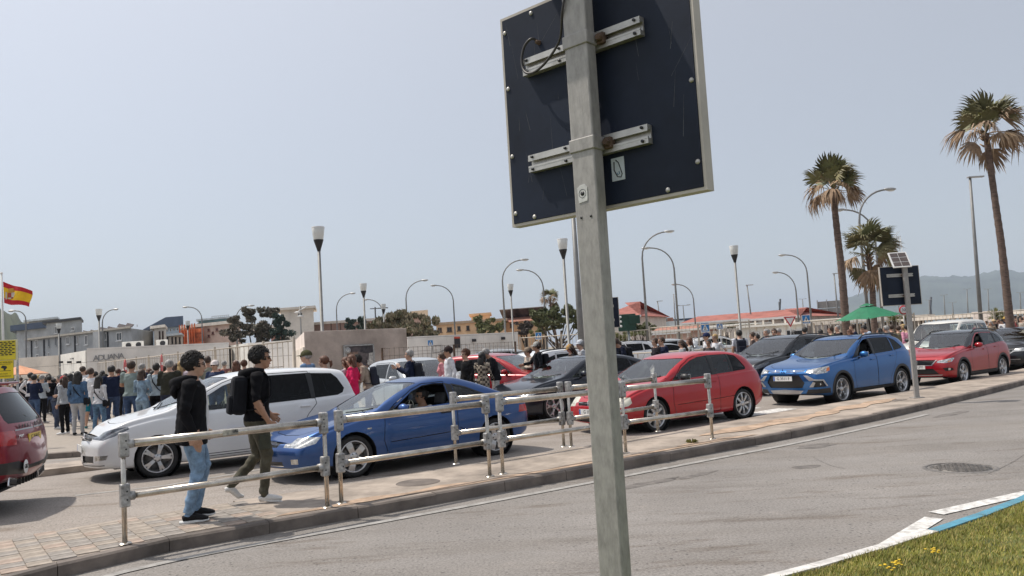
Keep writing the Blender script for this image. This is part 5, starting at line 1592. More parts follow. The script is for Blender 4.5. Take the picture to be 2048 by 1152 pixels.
yucca(1812, 636, 53, .55, 'spiky yellow green plant right of the speed limit sign', 2)
yucca(1992, 633, 56, .75, 'spiky yellow green plant at the foot of the tall palm', 3)
yucca(2008, 637, 57, .6, 'smaller spiky plant right of the tall palm foot', 4)
# ------------------------------------------------------------------ cars
def paint(name, col, metal=0.0, rough=0.3, coat=0.75, var=0.04):
 return mat(name, col, rough, metal, var=var, vscale=1.5, coat=coat, spec=0.3)
GL_CLEAR = glass('car_glass', (0.68, 0.76, 0.73), 1.0, ior=1.6)
GL_SCREEN = glass('windscreen_glass', (0.74, 0.84, 0.81), 1.0, ior=2.1)
GL_DARK = glass('tinted_car_glass', (0.02, 0.022, 0.028), 1.0, ior=1.32)
GL_LAMP = glass('lamp_lens', (0.90, 0.92, 0.93), 1.0, 0.06)
LAMP_IN = mat('lamp_reflector', (0.62, 0.62, 0.60), 0.22, 0.85, var=0.3, vscale=22)
LAMP_DK = mat('dark_lamp', (0.13, 0.14, 0.155), 0.2, 0.7, var=0.4, vscale=20, coat=0.8)
LAMP_OLD = mat('cloudy_lamp', (0.62, 0.60, 0.50), 0.25, 0.1, var=0.16, vscale=9, coat=0.6)
AMBER = mat('amber_lens', (0.75, 0.20, 0.03), 0.25, coat=0.6, var=0.1)
REDL = mat('red_lens', (0.42, 0.012, 0.012), 0.22, coat=0.8, var=0.15, vscale=12)
TRIM = mat('black_trim', (0.017, 0.017, 0.018), 0.45, var=0.12, coat=0.1)
CLAD = mat('grey_cladding', (0.035, 0.035, 0.036), 0.62, var=0.15)
CABIN = mat('cabin_lining', (0.045, 0.045, 0.048), 0.85, var=0.1)
SEATM = mat('seat_cloth', (0.09, 0.09, 0.095), 0.9, var=0.15)
DASHM = mat('dashboard', (0.38, 0.37, 0.34), 0.8, var=0.1)
TYRE = mat('tyre_rubber', (0.018, 0.018, 0.019), 0.8, var=0.25, vscale=18, bump=0.1, bscale=60)
ALLOY = mat('alloy_rim', (0.55, 0.55, 0.56), 0.32, 0.85, var=0.12, vscale=8)
DALLOY = mat('dark_alloy', (0.03, 0.03, 0.032), 0.4, 0.6, var=0.1)
CHROME = mat('chrome', (0.72, 0.72, 0.73), 0.12, 1.0, var=0.06)
SILVERP = mat('silver_plastic', (0.45, 0.45, 0.45), 0.35, 0.6, var=0.08)
PLATE_W = mat('plate_white', (0.72, 0.72, 0.70), 0.45, var=0.08)
PLATE_Y = mat('plate_yellow', (0.72, 0.50, 0.05), 0.45, var=0.08)
PLATE_B = mat('plate_blue', (0.03, 0.12, 0.42), 0.4, var=0.05)
INKM = mat('plate_ink', (0.012, 0.012, 0.013), 0.6, var=0.0)
GRIT = mat('brake_steel', (0.16, 0.155, 0.15), 0.5, 0.7, var=0.25, vscale=12)
E_X, E_Y, E_Z = Vector((1, 0, 0)), Vector((0, 1, 0)), Vector((0, 0, 1))
MAPS = {'side': (E_X, E_Z), 'front': (E_Y, E_Z), 'corner': (E_X + E_Y, E_Z), 'top': (E_X, E_Y), 'rcorner': (E_Y - E_X, E_Z)}
def pip(poly, a, b):
 c = False
 j = len(poly) - 1
 for i in range(len(poly)):
  xi, yi = poly[i]
  xj, yj = poly[j]
  if (yi > b) != (yj > b) and a < (xj - xi) * (b - yi) / (yj - yi) + xi: c = not c
  j = i
 return c
def bisect_poly(bm, mp, poly, filt):
 e1, e2 = MAPS[mp]
 a0, a1 = min(p[0] for p in poly), max(p[0] for p in poly)
 b0, b1 = min(p[1] for p in poly), max(p[1] for p in poly)
 cand = []
 for f in bm.faces:
  if not filt(f): continue
  A = [e1.dot(v.co) for v in f.verts]
  B = [e2.dot(v.co) for v in f.verts]
  if max(A) < a0 - 1e-6 or min(A) > a1 + 1e-6 or max(B) < b0 - 1e-6 or min(B) > b1 + 1e-6: continue
  cand.append(f)
 if not cand: return
 for i in range(len(poly)):
  p, q = poly[i], poly[(i + 1) % len(poly)]
  na, nb = q[1] - p[1], -(q[0] - p[0])
  n = e1 * na + e2 * nb
  if n.length < 1e-9: continue
  d = na * p[0] + nb * p[1]
  co = n * (d / n.length_squared)
  es, vs = set(), set()
  for f in cand:
   es.update(f.edges)
   vs.update(f.verts)
  r = bmesh.ops.bisect_plane(bm, geom=list(vs) + list(es) + cand, plane_co=co, plane_no=n.normalized(), dist=1e-5)
  cand = [g for g in r['geom'] if isinstance(g, bmesh.types.BMFace)]
def circle_poly(x, z, r, n=22, half=False):
 return [(x + r * math.cos(2 * math.pi * i / n), z + r * math.sin(2 * math.pi * i / n)) for i in range(n)]
def seg_quads(path, w=0.009):
 out = []
 for p, q in zip(path[:-1], path[1:]):
  dx, dy = q[0] - p[0], q[1] - p[1]
  l = math.hypot(dx, dy) or 1
  nx, ny = -dy / l * w / 2, dx / l * w / 2
  ex, ey = dx / l * w / 2, dy / l * w / 2
  out.append([(p[0] - ex + nx, p[1] - ey + ny), (p[0] - ex - nx, p[1] - ey - ny), (q[0] + ex - nx, q[1] + ey - ny), (q[0] + ex + nx, q[1] + ey + ny)])
 return out
WHEELS = {}
def make_wheel(r, rim_r, width, style, m_rim=None):
 rim_r = rim_r * 1.12
 """wheel meshes, axis along local y, outer side towards -y"""
 key = (r, rim_r, width, style, m_rim.name if m_rim else '')
 if key in WHEELS: return WHEELS[key]
 m_rim = m_rim or ALLOY
 RX = Matrix.Rotation(R(90), 4, 'X')      # local z -> -y
 h = width / 2
 ty = MB().lathe([(rim_r, -h * .8), (rim_r + .012, -h * .92), (r - .05, -h), (r - .012, -h * .86), (r, -h * .6), (r + .001, 0), (r, h * .6), (r - .012, h * .86), (r - .05, h), (rim_r + .012, h * .92), (rim_r, h * .8)], 40, RX)
 tm = ty.mesh('tyre', TYRE)
 rm = MB().lathe([(rim_r + .004, h * .82), (rim_r - .006, h * .9), (rim_r - .016, h * .84), (rim_r - .02, h * .55), (rim_r - .045, h * .2), (rim_r - .05, -h * .8)], 40, RX)
 n, ws, wo, twin = style
 zf = h * 0.62
 def spoke(a, w0, w1, r0, r1, off=0.0, a1=None):
  a1 = a if a1 is None else a1
  V = []
  for rr, w, zz, an in ((r0, w0, zf, a), ((r0 + r1) / 2, (w0 + w1) / 2, zf + .012, (a + a1) / 2), (r1, w1, zf + .004, a1)):
   c, s_ = math.cos(an), math.sin(an)
   for dz, ww in ((0, w / 2), (-.03, w / 2 + .004)):
    for sg in (-1, 1):
     V.append(RX @ Vector((c * rr - s_ * sg * ww, s_ * rr + c * sg * ww, zz + dz)))
  F = []
  for k in range(2):
   b = k * 4
   F += [(b, b + 1, b + 5, b + 4), (b + 1, b + 3, b + 7, b + 5), (b + 3, b + 2, b + 6, b + 7), (b + 2, b, b + 4, b + 6)]
  rm.add(V, F)
 for i in range(n):
  a = 2 * math.pi * i / n + 0.3
  if twin == 'Y':
   spoke(a, ws, ws * .9, .05, rim_r * .55)
   spoke(a, ws * .8, ws * .55, rim_r * .5, rim_r - .012, a1=a + .26)
   spoke(a, ws * .8, ws * .55, rim_r * .5, rim_r - .012, a1=a - .26)
  elif twin == 'V':
   spoke(a, ws, wo, .05, rim_r - .012, a1=a + .13)
   spoke(a, ws, wo, .05, rim_r - .012, a1=a - .13)
  else:
   spoke(a, ws, wo, .045, rim_r - .012)
 rm.lathe([(.068, zf - .03), (.066, zf + .004), (.05, zf + .012), (.03, zf + .016), (0, zf + .016)], 20, RX)
 rmesh = rm.mesh('rim', m_rim)
 br = MB().lathe([(.0, -.01), (rim_r * .78, -.01), (rim_r * .78, .008), (.0, .008)], 28, RX)
 br.box((0.0, 0, 0), (.10, .05, .13), M=Matrix.Translation((rim_r * .62, -.012, .04)))
 bmsh = br.mesh('brake_disc', GRIT)
 nut = MB()
 for i in range(5):
  a = 2 * math.pi * i / 5 + .5
  nut.lathe([(.0, zf + .003), (.009, zf + .003), (.009, zf - .01)], 8, RX @ Matrix.Translation((.042 * math.cos(a) * 1.1, .042 * math.sin(a) * 1.1, .012)))
 nm = nut.mesh('wheel_bolts', DARK_STEEL)
 WHEELS[key] = (tm, rmesh, bmsh, nm)
 return WHEELS[key]
SEAT_MESH = {}
def seat_meshes():
 if SEAT_MESH: return SEAT_MESH
 mb = MB()
 mb.box((0, 0, 0), (.5, .5, .16), M=Matrix.Translation((0, 0, .38)) @ Matrix.Rotation(R(-6), 4, 'Y'), bev=.05)
 mb.box((0, 0, 0), (.14, .48, .62), M=Matrix.Translation((.30, 0, .70)) @ Matrix.Rotation(R(16), 4, 'Y'), bev=.05)
 SEAT_MESH['seat'] = mb.mesh('seat', SEATM)
 mb = MB()
 mb.box((0, 0, 0), (.09, .26, .19), M=Matrix.Translation((.42, 0, 1.12)) @ Matrix.Rotation(R(12), 4, 'Y'), bev=.035)
 for s_ in (-.06, .06): mb.tube([(.38, s_, .95), (.41, s_, 1.06)], .007, 6)
 SEAT_MESH['headrest'] = mb.mesh('headrest', SEATM)
 return SEAT_MESH
def plate(parent, text, M, w=0.52, h=0.11, ground=None, blue=True, name='number_plate'):
 ground = ground or PLATE_W
 mb = MB().box((0, 0, 0), (w, h, .012))
 if blue: mb.add([(-w / 2 + .004, -h / 2 + .004, .0066), (-w / 2 + .046, -h / 2 + .004, .0066), (-w / 2 + .046, h / 2 - .004, .0066), (-w / 2 + .004, h / 2 - .004, .0066)], [(0, 1, 2, 3)], 1)
 o = mb.build(name, [ground, PLATE_B], parent)
 o.matrix_local = M
 if text:
  tm = text_mesh(text, h * 0.86, INKM, 0.001)
  xs_ = [v.co.x for v in tm.vertices]
  wd = max(xs_) - min(xs_)
  sx = min(1.0, (w - (.08 if blue else .04)) / wd) if wd else 1
  t = from_mesh('plate_text', tm, o)
  t.matrix_local = Matrix.Translation((.02 if blue else 0, 0, .0072)) @ Matrix.Diagonal((sx, 1, 1, 1))
 return o
def build_car(name, S, loc, rz, label, group='cars queuing on the road'):
 root = empty(name, loc, rz, label, 'car', group)
 L, Wd, H = S['L'], S['W'], S['H']
 hw = Wd / 2
 top, belt, sill = pchip(S['top']), pchip(S['belt']), pchip(S['sill'])
 tum = S.get('tum', 0.34)
 fr_, rr_ = S.get('fround', (0.78, 0.6)), S.get('rround', (0.84, 0.5))
 fx, xr = pchip(S['nose']), pchip(S['tail'])
 fall_f, fall_r = S.get('fall_f', .55), S.get('fall_r', 1.0)
 X0 = -L / 2
 def wplan(x):
  w = 1.0
  if x < fr_[1]:
   t = 1 - x / fr_[1]
   w = min(w, fr_[0] + (1 - fr_[0]) * math.sqrt(max(0, 1 - t ** 2.2)))
  if x > L - rr_[1]:
   t = 1 - (L - x) / rr_[1]
   w = min(w, rr_[0] + (1 - rr_[0]) * math.sqrt(max(0, 1 - t ** 2.2)))
  return hw * w
 def section(x):
  w, zs, zb, zt = wplan(x), float(sill(x)), float(belt(x)), float(top(x))
  h = max(zt - zb, 0.012)
  zb = zt - h
  yb = w * .925
  ye = yb - tum * h * .86 - .015
  g = min(h / .3, 1.0)
  return [(w * .80, zs), (w * .955, zs + .012), (w * .982, zs + .10), (w * .998, zs + .42 * (zb - zs)), (w * 1.0, zs + .60 * (zb - zs)),
    (w * .992, zs + .80 * (zb - zs)), (w * .965, zb - .025), (w * .945, zb - .004), (yb, zb + min(.012, h * .1)),
    (yb - tum * h * .30 + .012 * g, zb + h * .36), (yb - tum * h * .66 + .012 * g, zb + h * .70), (ye, zb + h * .87),
    (ye - .055, zb + h * .94), (ye * .72, zb + h * .975), (ye * .4, zb + h * .995), (0, zt)]
 def spl(P):
  for _ in range(1):
   Q = [P[0]]
   for a, b in zip(P[:-1], P[1:]):
    Q.append((a[0] * .75 + b[0] * .25, a[1] * .75 + b[1] * .25))
    Q.append((a[0] * .25 + b[0] * .75, a[1] * .25 + b[1] * .75))
   Q.append(P[-1])
   P = Q
  return P
 st = [0, .012, .03, .06, .10, .15, .21, .28, .36, .45] + list(np.arange(.55, L - .5, .085)) + [L - .45, L - .36, L - .28, L - .21, L - .15, L - .10, L - .06, L - .03, L - .012, L]
 secs = [spl(section(float(x))) for x in st]
 nr = len(secs[0])
 EDGE = 2 * 11         # row index of the roof edge after one Chaikin step
 BELT = 2 * 7
 bm = bmesh.new()
 lay = bm.faces.layers.int.new('row')
 reg = bm.faces.layers.int.new('region')   # 0 side/top, 1 front cap, 2 rear cap
 def warp(x, y, z):
  a = max(0, 1 - x / fall_f) ** 2 * float(fx(z))
  b = max(0, 1 - (L - x) / fall_r)
  b = b * b * (3 - 2 * b) if S.get('smooth_tail', False) else b ** 1.6
  return x + a + b * float(xr(z)), y, z
 grid = [[bm.verts.new(warp(x, p[0], p[1])) for p in sec] for x, sec in zip(st, secs)]
 for i in range(len(st) - 1):
  for k in range(nr - 1):
   f = bm.faces.new((grid[i][k], grid[i + 1][k], grid[i + 1][k + 1], grid[i][k + 1]))
   f[lay] = k
   f.smooth = True
 for (gi, x, sgn, bow, rg) in ((0, 0.0, -1, S.get('bow_f', .10), 1), (len(st) - 1, L, 1, S.get('bow_r', .06), 2)):
  prev = grid[gi]
  sec = secs[gi]
  for k in (.9, .75, .55, .35, .17, 0.0):
   ring = []
   for j, p in enumerate(sec):
    if j == nr - 1:
     ring.append(prev[j])
     continue
    q = warp(x, 0, p[1])
    ring.append(bm.verts.new((q[0] + sgn * bow * (1 - k * k), p[0] * k, p[1])))
   for j in range(nr - 1):
    vs = (ring[j], prev[j], prev[j + 1], ring[j + 1]) if sgn < 0 else (prev[j], ring[j], ring[j + 1], prev[j + 1])
    vs = [v for n_, v in enumerate(vs) if v not in vs[:n_]]
    if len(vs) >= 3:
     f = bm.faces.new(vs)
     f[lay] = j
     f[reg] = rg
     f.smooth = True
   prev = ring
 bmesh.ops.remove_doubles(bm, verts=bm.verts[:], dist=2e-4)
 bmesh.ops.reverse_faces(bm, faces=bm.faces[:])
 bm.normal_update()
 def edge_pt(x, row):
  i = int(np.clip(np.searchsorted(st, x) - 1, 0, len(st) - 2))
  t = (x - st[i]) / (st[i + 1] - st[i])
  a, b = secs[i][row], secs[i + 1][row]
  return a[0] + (b[0] - a[0]) * t, a[1] + (b[1] - a[1]) * t
 F_SIDE = lambda f: f[reg] == 0 and f[lay] < EDGE + 1
 F_GRN = lambda f: f[reg] == 0 and BELT - 1 <= f[lay] < EDGE
 F_TOP = lambda f: f[reg] == 0 and f[lay] >= EDGE - 1
 F_FRONT = lambda f: f[reg] == 1 or (f[reg] == 0 and f.calc_center_median().x < .55 and f[lay] < EDGE + 4)
 F_REAR = lambda f: (f[reg] == 2 or (f[reg] == 0 and f.calc_center_median().x > L - .75)) and f.normal.x > -.2
 F_ALL = lambda f: True
 FIL = {'side': F_SIDE, 'green': F_GRN, 'top': F_TOP, 'front': F_FRONT, 'rear': F_REAR, 'all': F_ALL}
 fo, wb, wr = S['fo'], S['wb'], S['wr']
 ar = S.get('arch', wr + .045)
 az = wr + .01
 rules = []
 if S.get('clad'):
  for xx in (fo, fo + wb): rules.append(('cladding', 'side', circle_poly(xx, az, ar + .06), 'side'))
  rules.append(('cladding', 'side', [(fo - .1, 0), (fo + wb + .1, 0), (fo + wb + .1, S['clad']), (fo - .1, S['clad'])], 'side'))
 rules += S.get('rules', [])
 # windscreen and back light cut in plan
 c0, c1, h0, h1 = S['cowl'][0], S['cowl'][1], S['header'][0], S['header'][1]
 pil = S.get('pillar', .055)
 wsp = [(c0, -.01), (c0 + (c1 - c0) * .45, .40), (c1, edge_pt(c1, EDGE)[0] - pil + .02)]
 for t in (.25, .5, .75):
  x = c1 + (h1 - c1) * t
  wsp.append((x, edge_pt(x, EDGE)[0] - pil))
 wsp += [(h1, edge_pt(h1, EDGE)[0] - pil - .01)] + [(h0 + (h1 - h0) * (t / .6) ** 2, t) for t in (.5, .4, .3, .2, .1)] + [(h0, -.01)]
 rules.append(('windscreen', 'top', wsp, 'top'))
 if 'backlight' in S:
  rules.append(('rear_window', 'front', S['backlight'], 'rear'))
 if 'backtop' in S:
  b0, b1, k0, k1 = S['backtop']
  bp = [(b0, -.01), (b0 + (b1 - b0) * .3, .3), (b1, edge_pt(b1, EDGE)[0] - .07)]
  for t in (.35, .7):
   x = b1 + (k1 - b1) * t
   bp.append((x, edge_pt(x, EDGE)[0] - .07))
  bp += [(k1, edge_pt(k1, EDGE)[0] - .10), (k0, -.01)]
  rules.append(('rear_window', 'top', bp, 'top'))
 for wn in S['windows']: rules.append((wn[0], 'side', wn[1], 'green'))
 for d in S.get('doors', []):
  rules.insert(0, ('door', 'side', d, 'side'))
 gaps = []
 for d in S.get('doors', []):
  gaps += [('gap', 'side', q, 'side') for q in seg_quads(d + [d[0]], .011)]
 for g in S.get('gaps', []):
  gaps += [('gap', g[0], q, g[1]) for q in seg_quads(g[2], .011)]
 arches = [('gap', 'side', circle_poly(xx, az, ar), 'side') for xx in (fo, fo + wb)]
 order = rules + gaps + arches
 # doors and gaps must not cut the windows: windows come later in the list and win
 order = [r for r in order if r[0] == 'gap' and r in gaps] + [r for r in order if not (r[0] == 'gap' and r in gaps)] if False else order
 for tg, mp, poly, fl in order: bisect_poly(bm, mp, poly, FIL[fl])
 bm.normal_update()
 wins = ('windscreen', 'rear_window', 'side_window', 'tinted_window', 'open_window', 'pillar_trim')
 tags = {}
 for f in bm.faces:
  c = f.calc_center_median()
  got = ('body', 0)
  for idx, (tg, mp, poly, fl) in enumerate(order):
   if tg == 'gap' and got[0] in wins: continue
   if not FIL[fl](f): continue
   e1, e2 = MAPS[mp]
   if pip(poly, e1.dot(c), e2.dot(c)):
    got = (tg, idx if tg not in ('cladding', 'body', 'roof_trim') else 0)
  if S.get('roof_mat') and got[0] == 'body' and f[reg] == 0 and f[lay] >= BELT + 1 and c.x > S['cowl'][1] - .1 and c.z > float(belt(min(c.x, L))) + .05:
   got = ('roof_trim', 0)
  tags.setdefault(got, []).append(f)
 bm.verts.index_update()
 nrm = {v: v.normal.copy() for v in bm.verts}
 mats = {'body': S['paint'], 'door': S['paint'], 'cladding': S.get('clad_mat', CLAD), 'windscreen': GL_SCREEN, 'rear_window': S.get('rear_glass', GL_CLEAR), 'side_window': GL_CLEAR,
   'tinted_window': GL_DARK, 'pillar_trim': TRIM, 'headlight': LAMP_IN, 'tail_light': REDL, 'grille': TRIM, 'air_intake': TRIM, 'fog_light': LAMP_IN, 'skid_plate': SILVERP,
   'indicator': AMBER, 'roof_trim': S.get('roof_mat', TRIM), 'chrome_trim': SILVERP, 'bumper_trim': TRIM, 'spoiler': TRIM, 'reflector': REDL, 'cloudy_headlight': LAMP_OLD}
 mats.update(S.get('mats', {}))
 partname = {'side_window': 'window', 'tinted_window': 'window', 'cloudy_headlight': 'headlight', 'roof_trim': 'roof'}
 lining_faces = []
 for (tg, idx), fs in tags.items():
  if tg in ('gap', 'open_window'): continue
  if tg in ('body', 'door', 'roof_trim', 'pillar_trim', 'cladding'): lining_faces += [f for f in fs if f.calc_center_median().z > .32]
  central = any(min(v.co.y for v in f.verts) < 1e-3 for f in fs)
  off = -.006 if tg in wins and tg != 'pillar_trim' else (.004 if tg in ('chrome_trim', 'skid_plate', 'cladding') else 0.0)
  if tg in ('grille', 'air_intake'): off = -.022
  def emit(sides, nm):
   vi, V, N, F = {}, [], [], []
   for sg in sides:
    for f in fs:
     idxs = []
     for v in f.verts:
      k = (v.index, 0 if abs(v.co.y) < 1e-3 else sg)
      if k not in vi:
       vi[k] = len(V)
       n = nrm[v]
       p = v.co + n * off
       if abs(v.co.y) < 1e-3: n = Vector((n.x, 0, n.z)).normalized() if abs(n.x) + abs(n.z) > 1e-6 else n
       V.append((p.x + X0, p.y * sg, p.z))
       N.append((n.x, n.y * sg, n.z))
      idxs.append(vi[k])
     if len(set(idxs)) < 3: continue
     F.append(tuple(idxs) if sg > 0 else tuple(reversed(idxs)))
   me = bpy.data.meshes.new(nm)
   me.from_pydata(V, [], F)
   me.materials.append(mats[tg])
   me.polygons.foreach_set('use_smooth', [True] * len(me.polygons))
   me.update()
   try:
    me.normals_split_custom_set_from_vertices(N)
   except Exception:
    pass
   return from_mesh(nm, me, root)
  nm = partname.get(tg, tg)
  if central or tg == 'body' or tg == 'roof_trim' or tg == 'cladding':
   emit((-1, 1), nm)
  else:
   emit((-1,), nm)
   emit((1,), nm)
 # dark lining inside the shell
 V, F, vi = [], [], {}
 for sg in (-1, 1):
  for f in lining_faces:
   idxs = []
   for v in f.verts:
    k = (v.index, sg)
    if k not in vi:
     vi[k] = len(V)
     p = v.co - nrm[v] * .03
     V.append((p.x + X0, p.y * sg, p.z))
    idxs.append(vi[k])
   F.append(tuple(idxs))
 me = bpy.data.meshes.new('lining')
 me.from_pydata(V, [], F)
 me.materials.append(CABIN)
 from_mesh('lining', me, root)
 bm.free()
 mb = MB()
 zf = float(sill(L / 2)) + .03
 mb.box((0, 0, zf), (L - .5, Wd * .82, .03))
 mb.box((X0 + c0 - .2, 0, (zf + .75) / 2), (.05, Wd * .8, .75 - zf))          # firewall
 mb.build('underbody', CABIN, root)
 # wheel wells
 for xx in (fo, fo + wb):
  for sg in (-1, 1):
   M = Matrix.Translation((xx + X0, sg * (hw - .035), az)) @ Matrix.Rotation(R(90) * sg, 4, 'X')
   MB().lathe([(ar + .004, -.02), (ar + .004, .30), (0, .30)], 24, M).build('wheel_arch', BLACK, root)
 # wheels
 wm = make_wheel(wr, S['rim'], S.get('tw', .205), S['spokes'], S.get('rim_mat'))
 for xx in (fo, fo + wb):
  for sg in (-1, 1):
   w = from_mesh('wheel', wm[0], root)
   w.location = (xx + X0, sg * (hw - .02 - S.get('tw', .205) / 2), wr)
   steer = S.get('steer', 0) if xx == fo else 0
   w.rotation_euler = (0, random.uniform(0, 6), (0 if sg < 0 else math.pi) + steer)
   for nm, me in (('rim', wm[1]), ('brake_disc', wm[2]), ('wheel_bolts', wm[3])): from_mesh(nm, me, w)
 # cabin
 sm = seat_meshes()
 xs1 = X0 + S.get('seat_x', (c1 + h1) / 2 + .55)
 for dx, yy in ((0, -.36), (0, .36), (.82, -.36), (.82, .36)):
  if dx and xs1 + dx + .45 > L / 2 - .35: dx -= .15
  st_ = from_mesh('seat', sm['seat'], root)
  st_.location = (xs1 + dx, yy, S.get('seat_z', 0.0))
  from_mesh('headrest', sm['headrest'], st_)
 mb = MB()
 xd = X0 + (c1 + h0) / 2 - .05
 zd = float(belt(c1)) - .03
 mb.tube([(xd, -hw + .14, zd), (xd, hw - .14, zd)], .12, 10, ell=[(.09, .34), (.09, .34)], up=(0, 0, 1))
 mb.build('dashboard', S.get('dash', DASHM), root)
 mb = MB()
 Ms = Matrix.Translation((xd + .40, -.36, zd + .02)) @ Matrix.Rotation(R(-65), 4, 'Y')
 mb.lathe([(.175, 0), (.19, .012), (.205, 0), (.19, -.012)], 24, Ms, closed=True)
 for a in (0, 2.1, 4.2): mb.tube([Ms @ Vector((0, 0, -.02)), Ms @ Vector((.185 * math.cos(a), .185 * math.sin(a), 0))], .014, 6)
 mb.build('steering_wheel', BLACK, root)
 # mirrors
 mx, mz = S['mirror']
 for sg in (-1, 1):
  mb = MB()
  ym = edge_pt(mx, BELT)[0]
  mb.ball((mx + X0, sg * (ym + .13), mz + .03), (.07, .115, .075), 16, 10)
  mb2 = MB()
  mb2.box((mx + X0 + .02, sg * (ym + .02), mz - .04), (.07, .13, .025), bev=.01)
  mm = mb.build('mirror', S.get('mirror_mat', S['paint']), root)
  mb2.build('mirror_arm', TRIM, mm)
  MB().box((mx + X0 + .066, sg * (ym + .13), mz + .03), (.012, .17, .11), bev=.004).build('mirror_glass', CHROME, mm)
 # handles
 for (x, z) in S.get('handles', []):
  for sg in (-1, 1):
   y = edge_pt(x, BELT - 3)[0]
   # find half width at that height
   prof = [edge_pt(x, k) for k in range(0, BELT + 1)]
   zz = [p[1] for p in prof]
   y = float(np.interp(z, zz, [p[0] for p in prof]))
   mb = MB().box((x + X0, sg * (y + .012), z), (.19, .035, .032), bev=.012)
   mb.build('door_handle', S.get('handle_mat', S['paint']), root)
 # wipers
 for y0, y1 in ((-.62, -.08), (.0, .55)):
  mb = MB()
  xa, xb = c0 + .10, c0 + .12
  p = []
  for t in (0, .33, .66, 1):
   y = y0 + (y1 - y0) * t
   x = c0 + (c1 - c0) * min(1, abs(y) / .62) * .8 + .03
   p.append((x + X0, y, float(top(x)) - .045 * (abs(y) / hw) ** 2 + .022))
  mb.tube(p, .009, 6)
  mb.tube([p[1], (p[1][0] - .08, p[1][1] - .1, p[1][2] - .01)], .008, 6)
  mb.build('wiper', BLACK, root)
 if S.get('rails'):
  for sg in (-1, 1):
   mb = MB()
   P = []
   for x in np.linspace(S['rails'][0], S['rails'][1], 9):
    q = edge_pt(x, EDGE + 2)
    P.append((x + X0, sg * q[0], q[1] + (.045 if S['rails'][0] + .1 < x < S['rails'][1] - .1 else .0)))
   mb.tube(P, .018, 8)
   mb.build('roof_rail', S.get('rail_mat', TRIM), root)
 if S.get('plate_f'):
  txt, z, xo, kw = S['plate_f']
  M = Matrix.Translation((X0 + float(fx(z)) - S.get('bow_f', .10) - .012 + xo, 0, z)) @ Matrix(((0, 0, -1, 0), (-1, 0, 0, 0), (0, 1, 0, 0), (0, 0, 0, 1)))
  plate(root, txt, M, **kw)
 if S.get('plate_r'):
  txt, z, xo, kw = S['plate_r']
  M = Matrix.Translation((X0 + L + float(xr(z)) + S.get('bow_r', .06) + .012 + xo, 0, z)) @ Matrix(((0, 0, 1, 0), (1, 0, 0, 0), (0, 1, 0, 0), (0, 0, 0, 1)))
  plate(root, txt, M, **kw)
 S['_X0'], S['_fx'], S['_edge'], S['_xr'] = X0, fx, edge_pt, xr
 return root
def face_front(S, z, y=0.0, out=0.0):
 """matrix on the nose at height z, local x to the car's right seen from the front, local z forward"""
 x = S['_X0'] + float(S['_fx'](z)) - S.get('bow_f', .10) * (1 - min(1, abs(y) / (S['W'] * .39)) ** 2) - out
 return Matrix.Translation((x, y, z)) @ Matrix(((0, 0, -1, 0), (-1, 0, 0, 0), (0, 1, 0, 0), (0, 0, 0, 1)))
def lamp_units(root, S, pts, r, m=None, name='lamp_unit', depth=.0):
 """round reflectors seen through each headlight"""
 for (x, y, z) in pts:
  for sg in (-1, 1):
   M = Matrix.Translation((x + S['_X0'], sg * y, z)) @ Matrix.Rotation(R(-90), 4, 'Y')
   MB().lathe([(0, .012), (r * .55, .012), (r * .6, .02), (r, .012), (r * 1.05, -.03)], 16, M).build(name, m or CHROME, root)
P_WHITE = paint('car_white', (0.72, 0.73, 0.74), 0.0, 0.3)
P_BLUE = paint('car_royal_blue', (0.030, 0.085, 0.25), 0.7, 0.36)
P_RED = paint('car_red', (0.40, 0.006, 0.014), 0.0, 0.3)
P_SKY = paint('car_bright_blue', (0.022, 0.125, 0.35), 0.75, 0.36)
P_RED2 = paint('car_crimson', (0.34, 0.005, 0.012), 0.1, 0.3)
P_NAVY = paint('car_dark_navy', (0.012, 0.016, 0.026), 0.3, 0.28)
P_BLACK = paint('car_black', (0.009, 0.010, 0.013), 0.3, 0.28)
P_BURG = paint('car_burgundy', (0.24, 0.010, 0.022), 0.6, 0.3)
P_SILVER = paint('car_silver', (0.42, 0.44, 0.46), 0.7, 0.3)
P_GREY = paint('car_pale_grey', (0.50, 0.52, 0.53), 0.5, 0.32)
P_CREAM = paint('car_cream', (0.68, 0.66, 0.60), 0.0, 0.35)
MBLK = paint('car_roof_black', (0.010, 0.010, 0.012), 0.2, 0.25)
def car_at(px, py, S, rz, z=0.0):
 """car centre from the picture position of its near front tyre's ground contact"""
 P = gp(px, py, z)
 loc = Vector((S['fo'] - S['L'] / 2, -S['W'] / 2 + .12, 0))
 c, s = math.cos(rz), math.sin(rz)
 return Vector((P.x - (loc.x * c - loc.y * s), P.y - (loc.x * s + loc.y * c), z))
def badge_ring(root, S, z, r, kind, out=.006, y=0):
 M = face_front(S, z, y, out)
 mb = MB().lathe([(r, 0), (r, .006), (r * .88, .008), (r * .86, 0)], 28, M, closed=True)
 def seg(a, b, w=.16):
  a, b = Vector((a[0] * r, a[1] * r, .004)), Vector((b[0] * r, b[1] * r, .004))
  mb.tube([M @ a, M @ b], r * w * .5, 6)
 if kind == 'w':
  for a, b in (((-.42, .72), (-.14, .12)), ((-.14, .12), (.14, .12)), ((.14, .12), (.42, .72)), ((-.78, .3), (-.36, -.72)), ((-.36, -.72), (0, -.05)), ((0, -.05), (.36, -.72)), ((.36, -.72), (.78, .3))): seg(a, b)
 elif kind == 'griffin':
  for a, b in (((-.4, -.5), (-.1, .5)), ((-.1, .5), (.5, .3)), ((.1, 0), (.5, -.4))): seg(a, b, .2)
 mb.build('badge', CHROME, root)
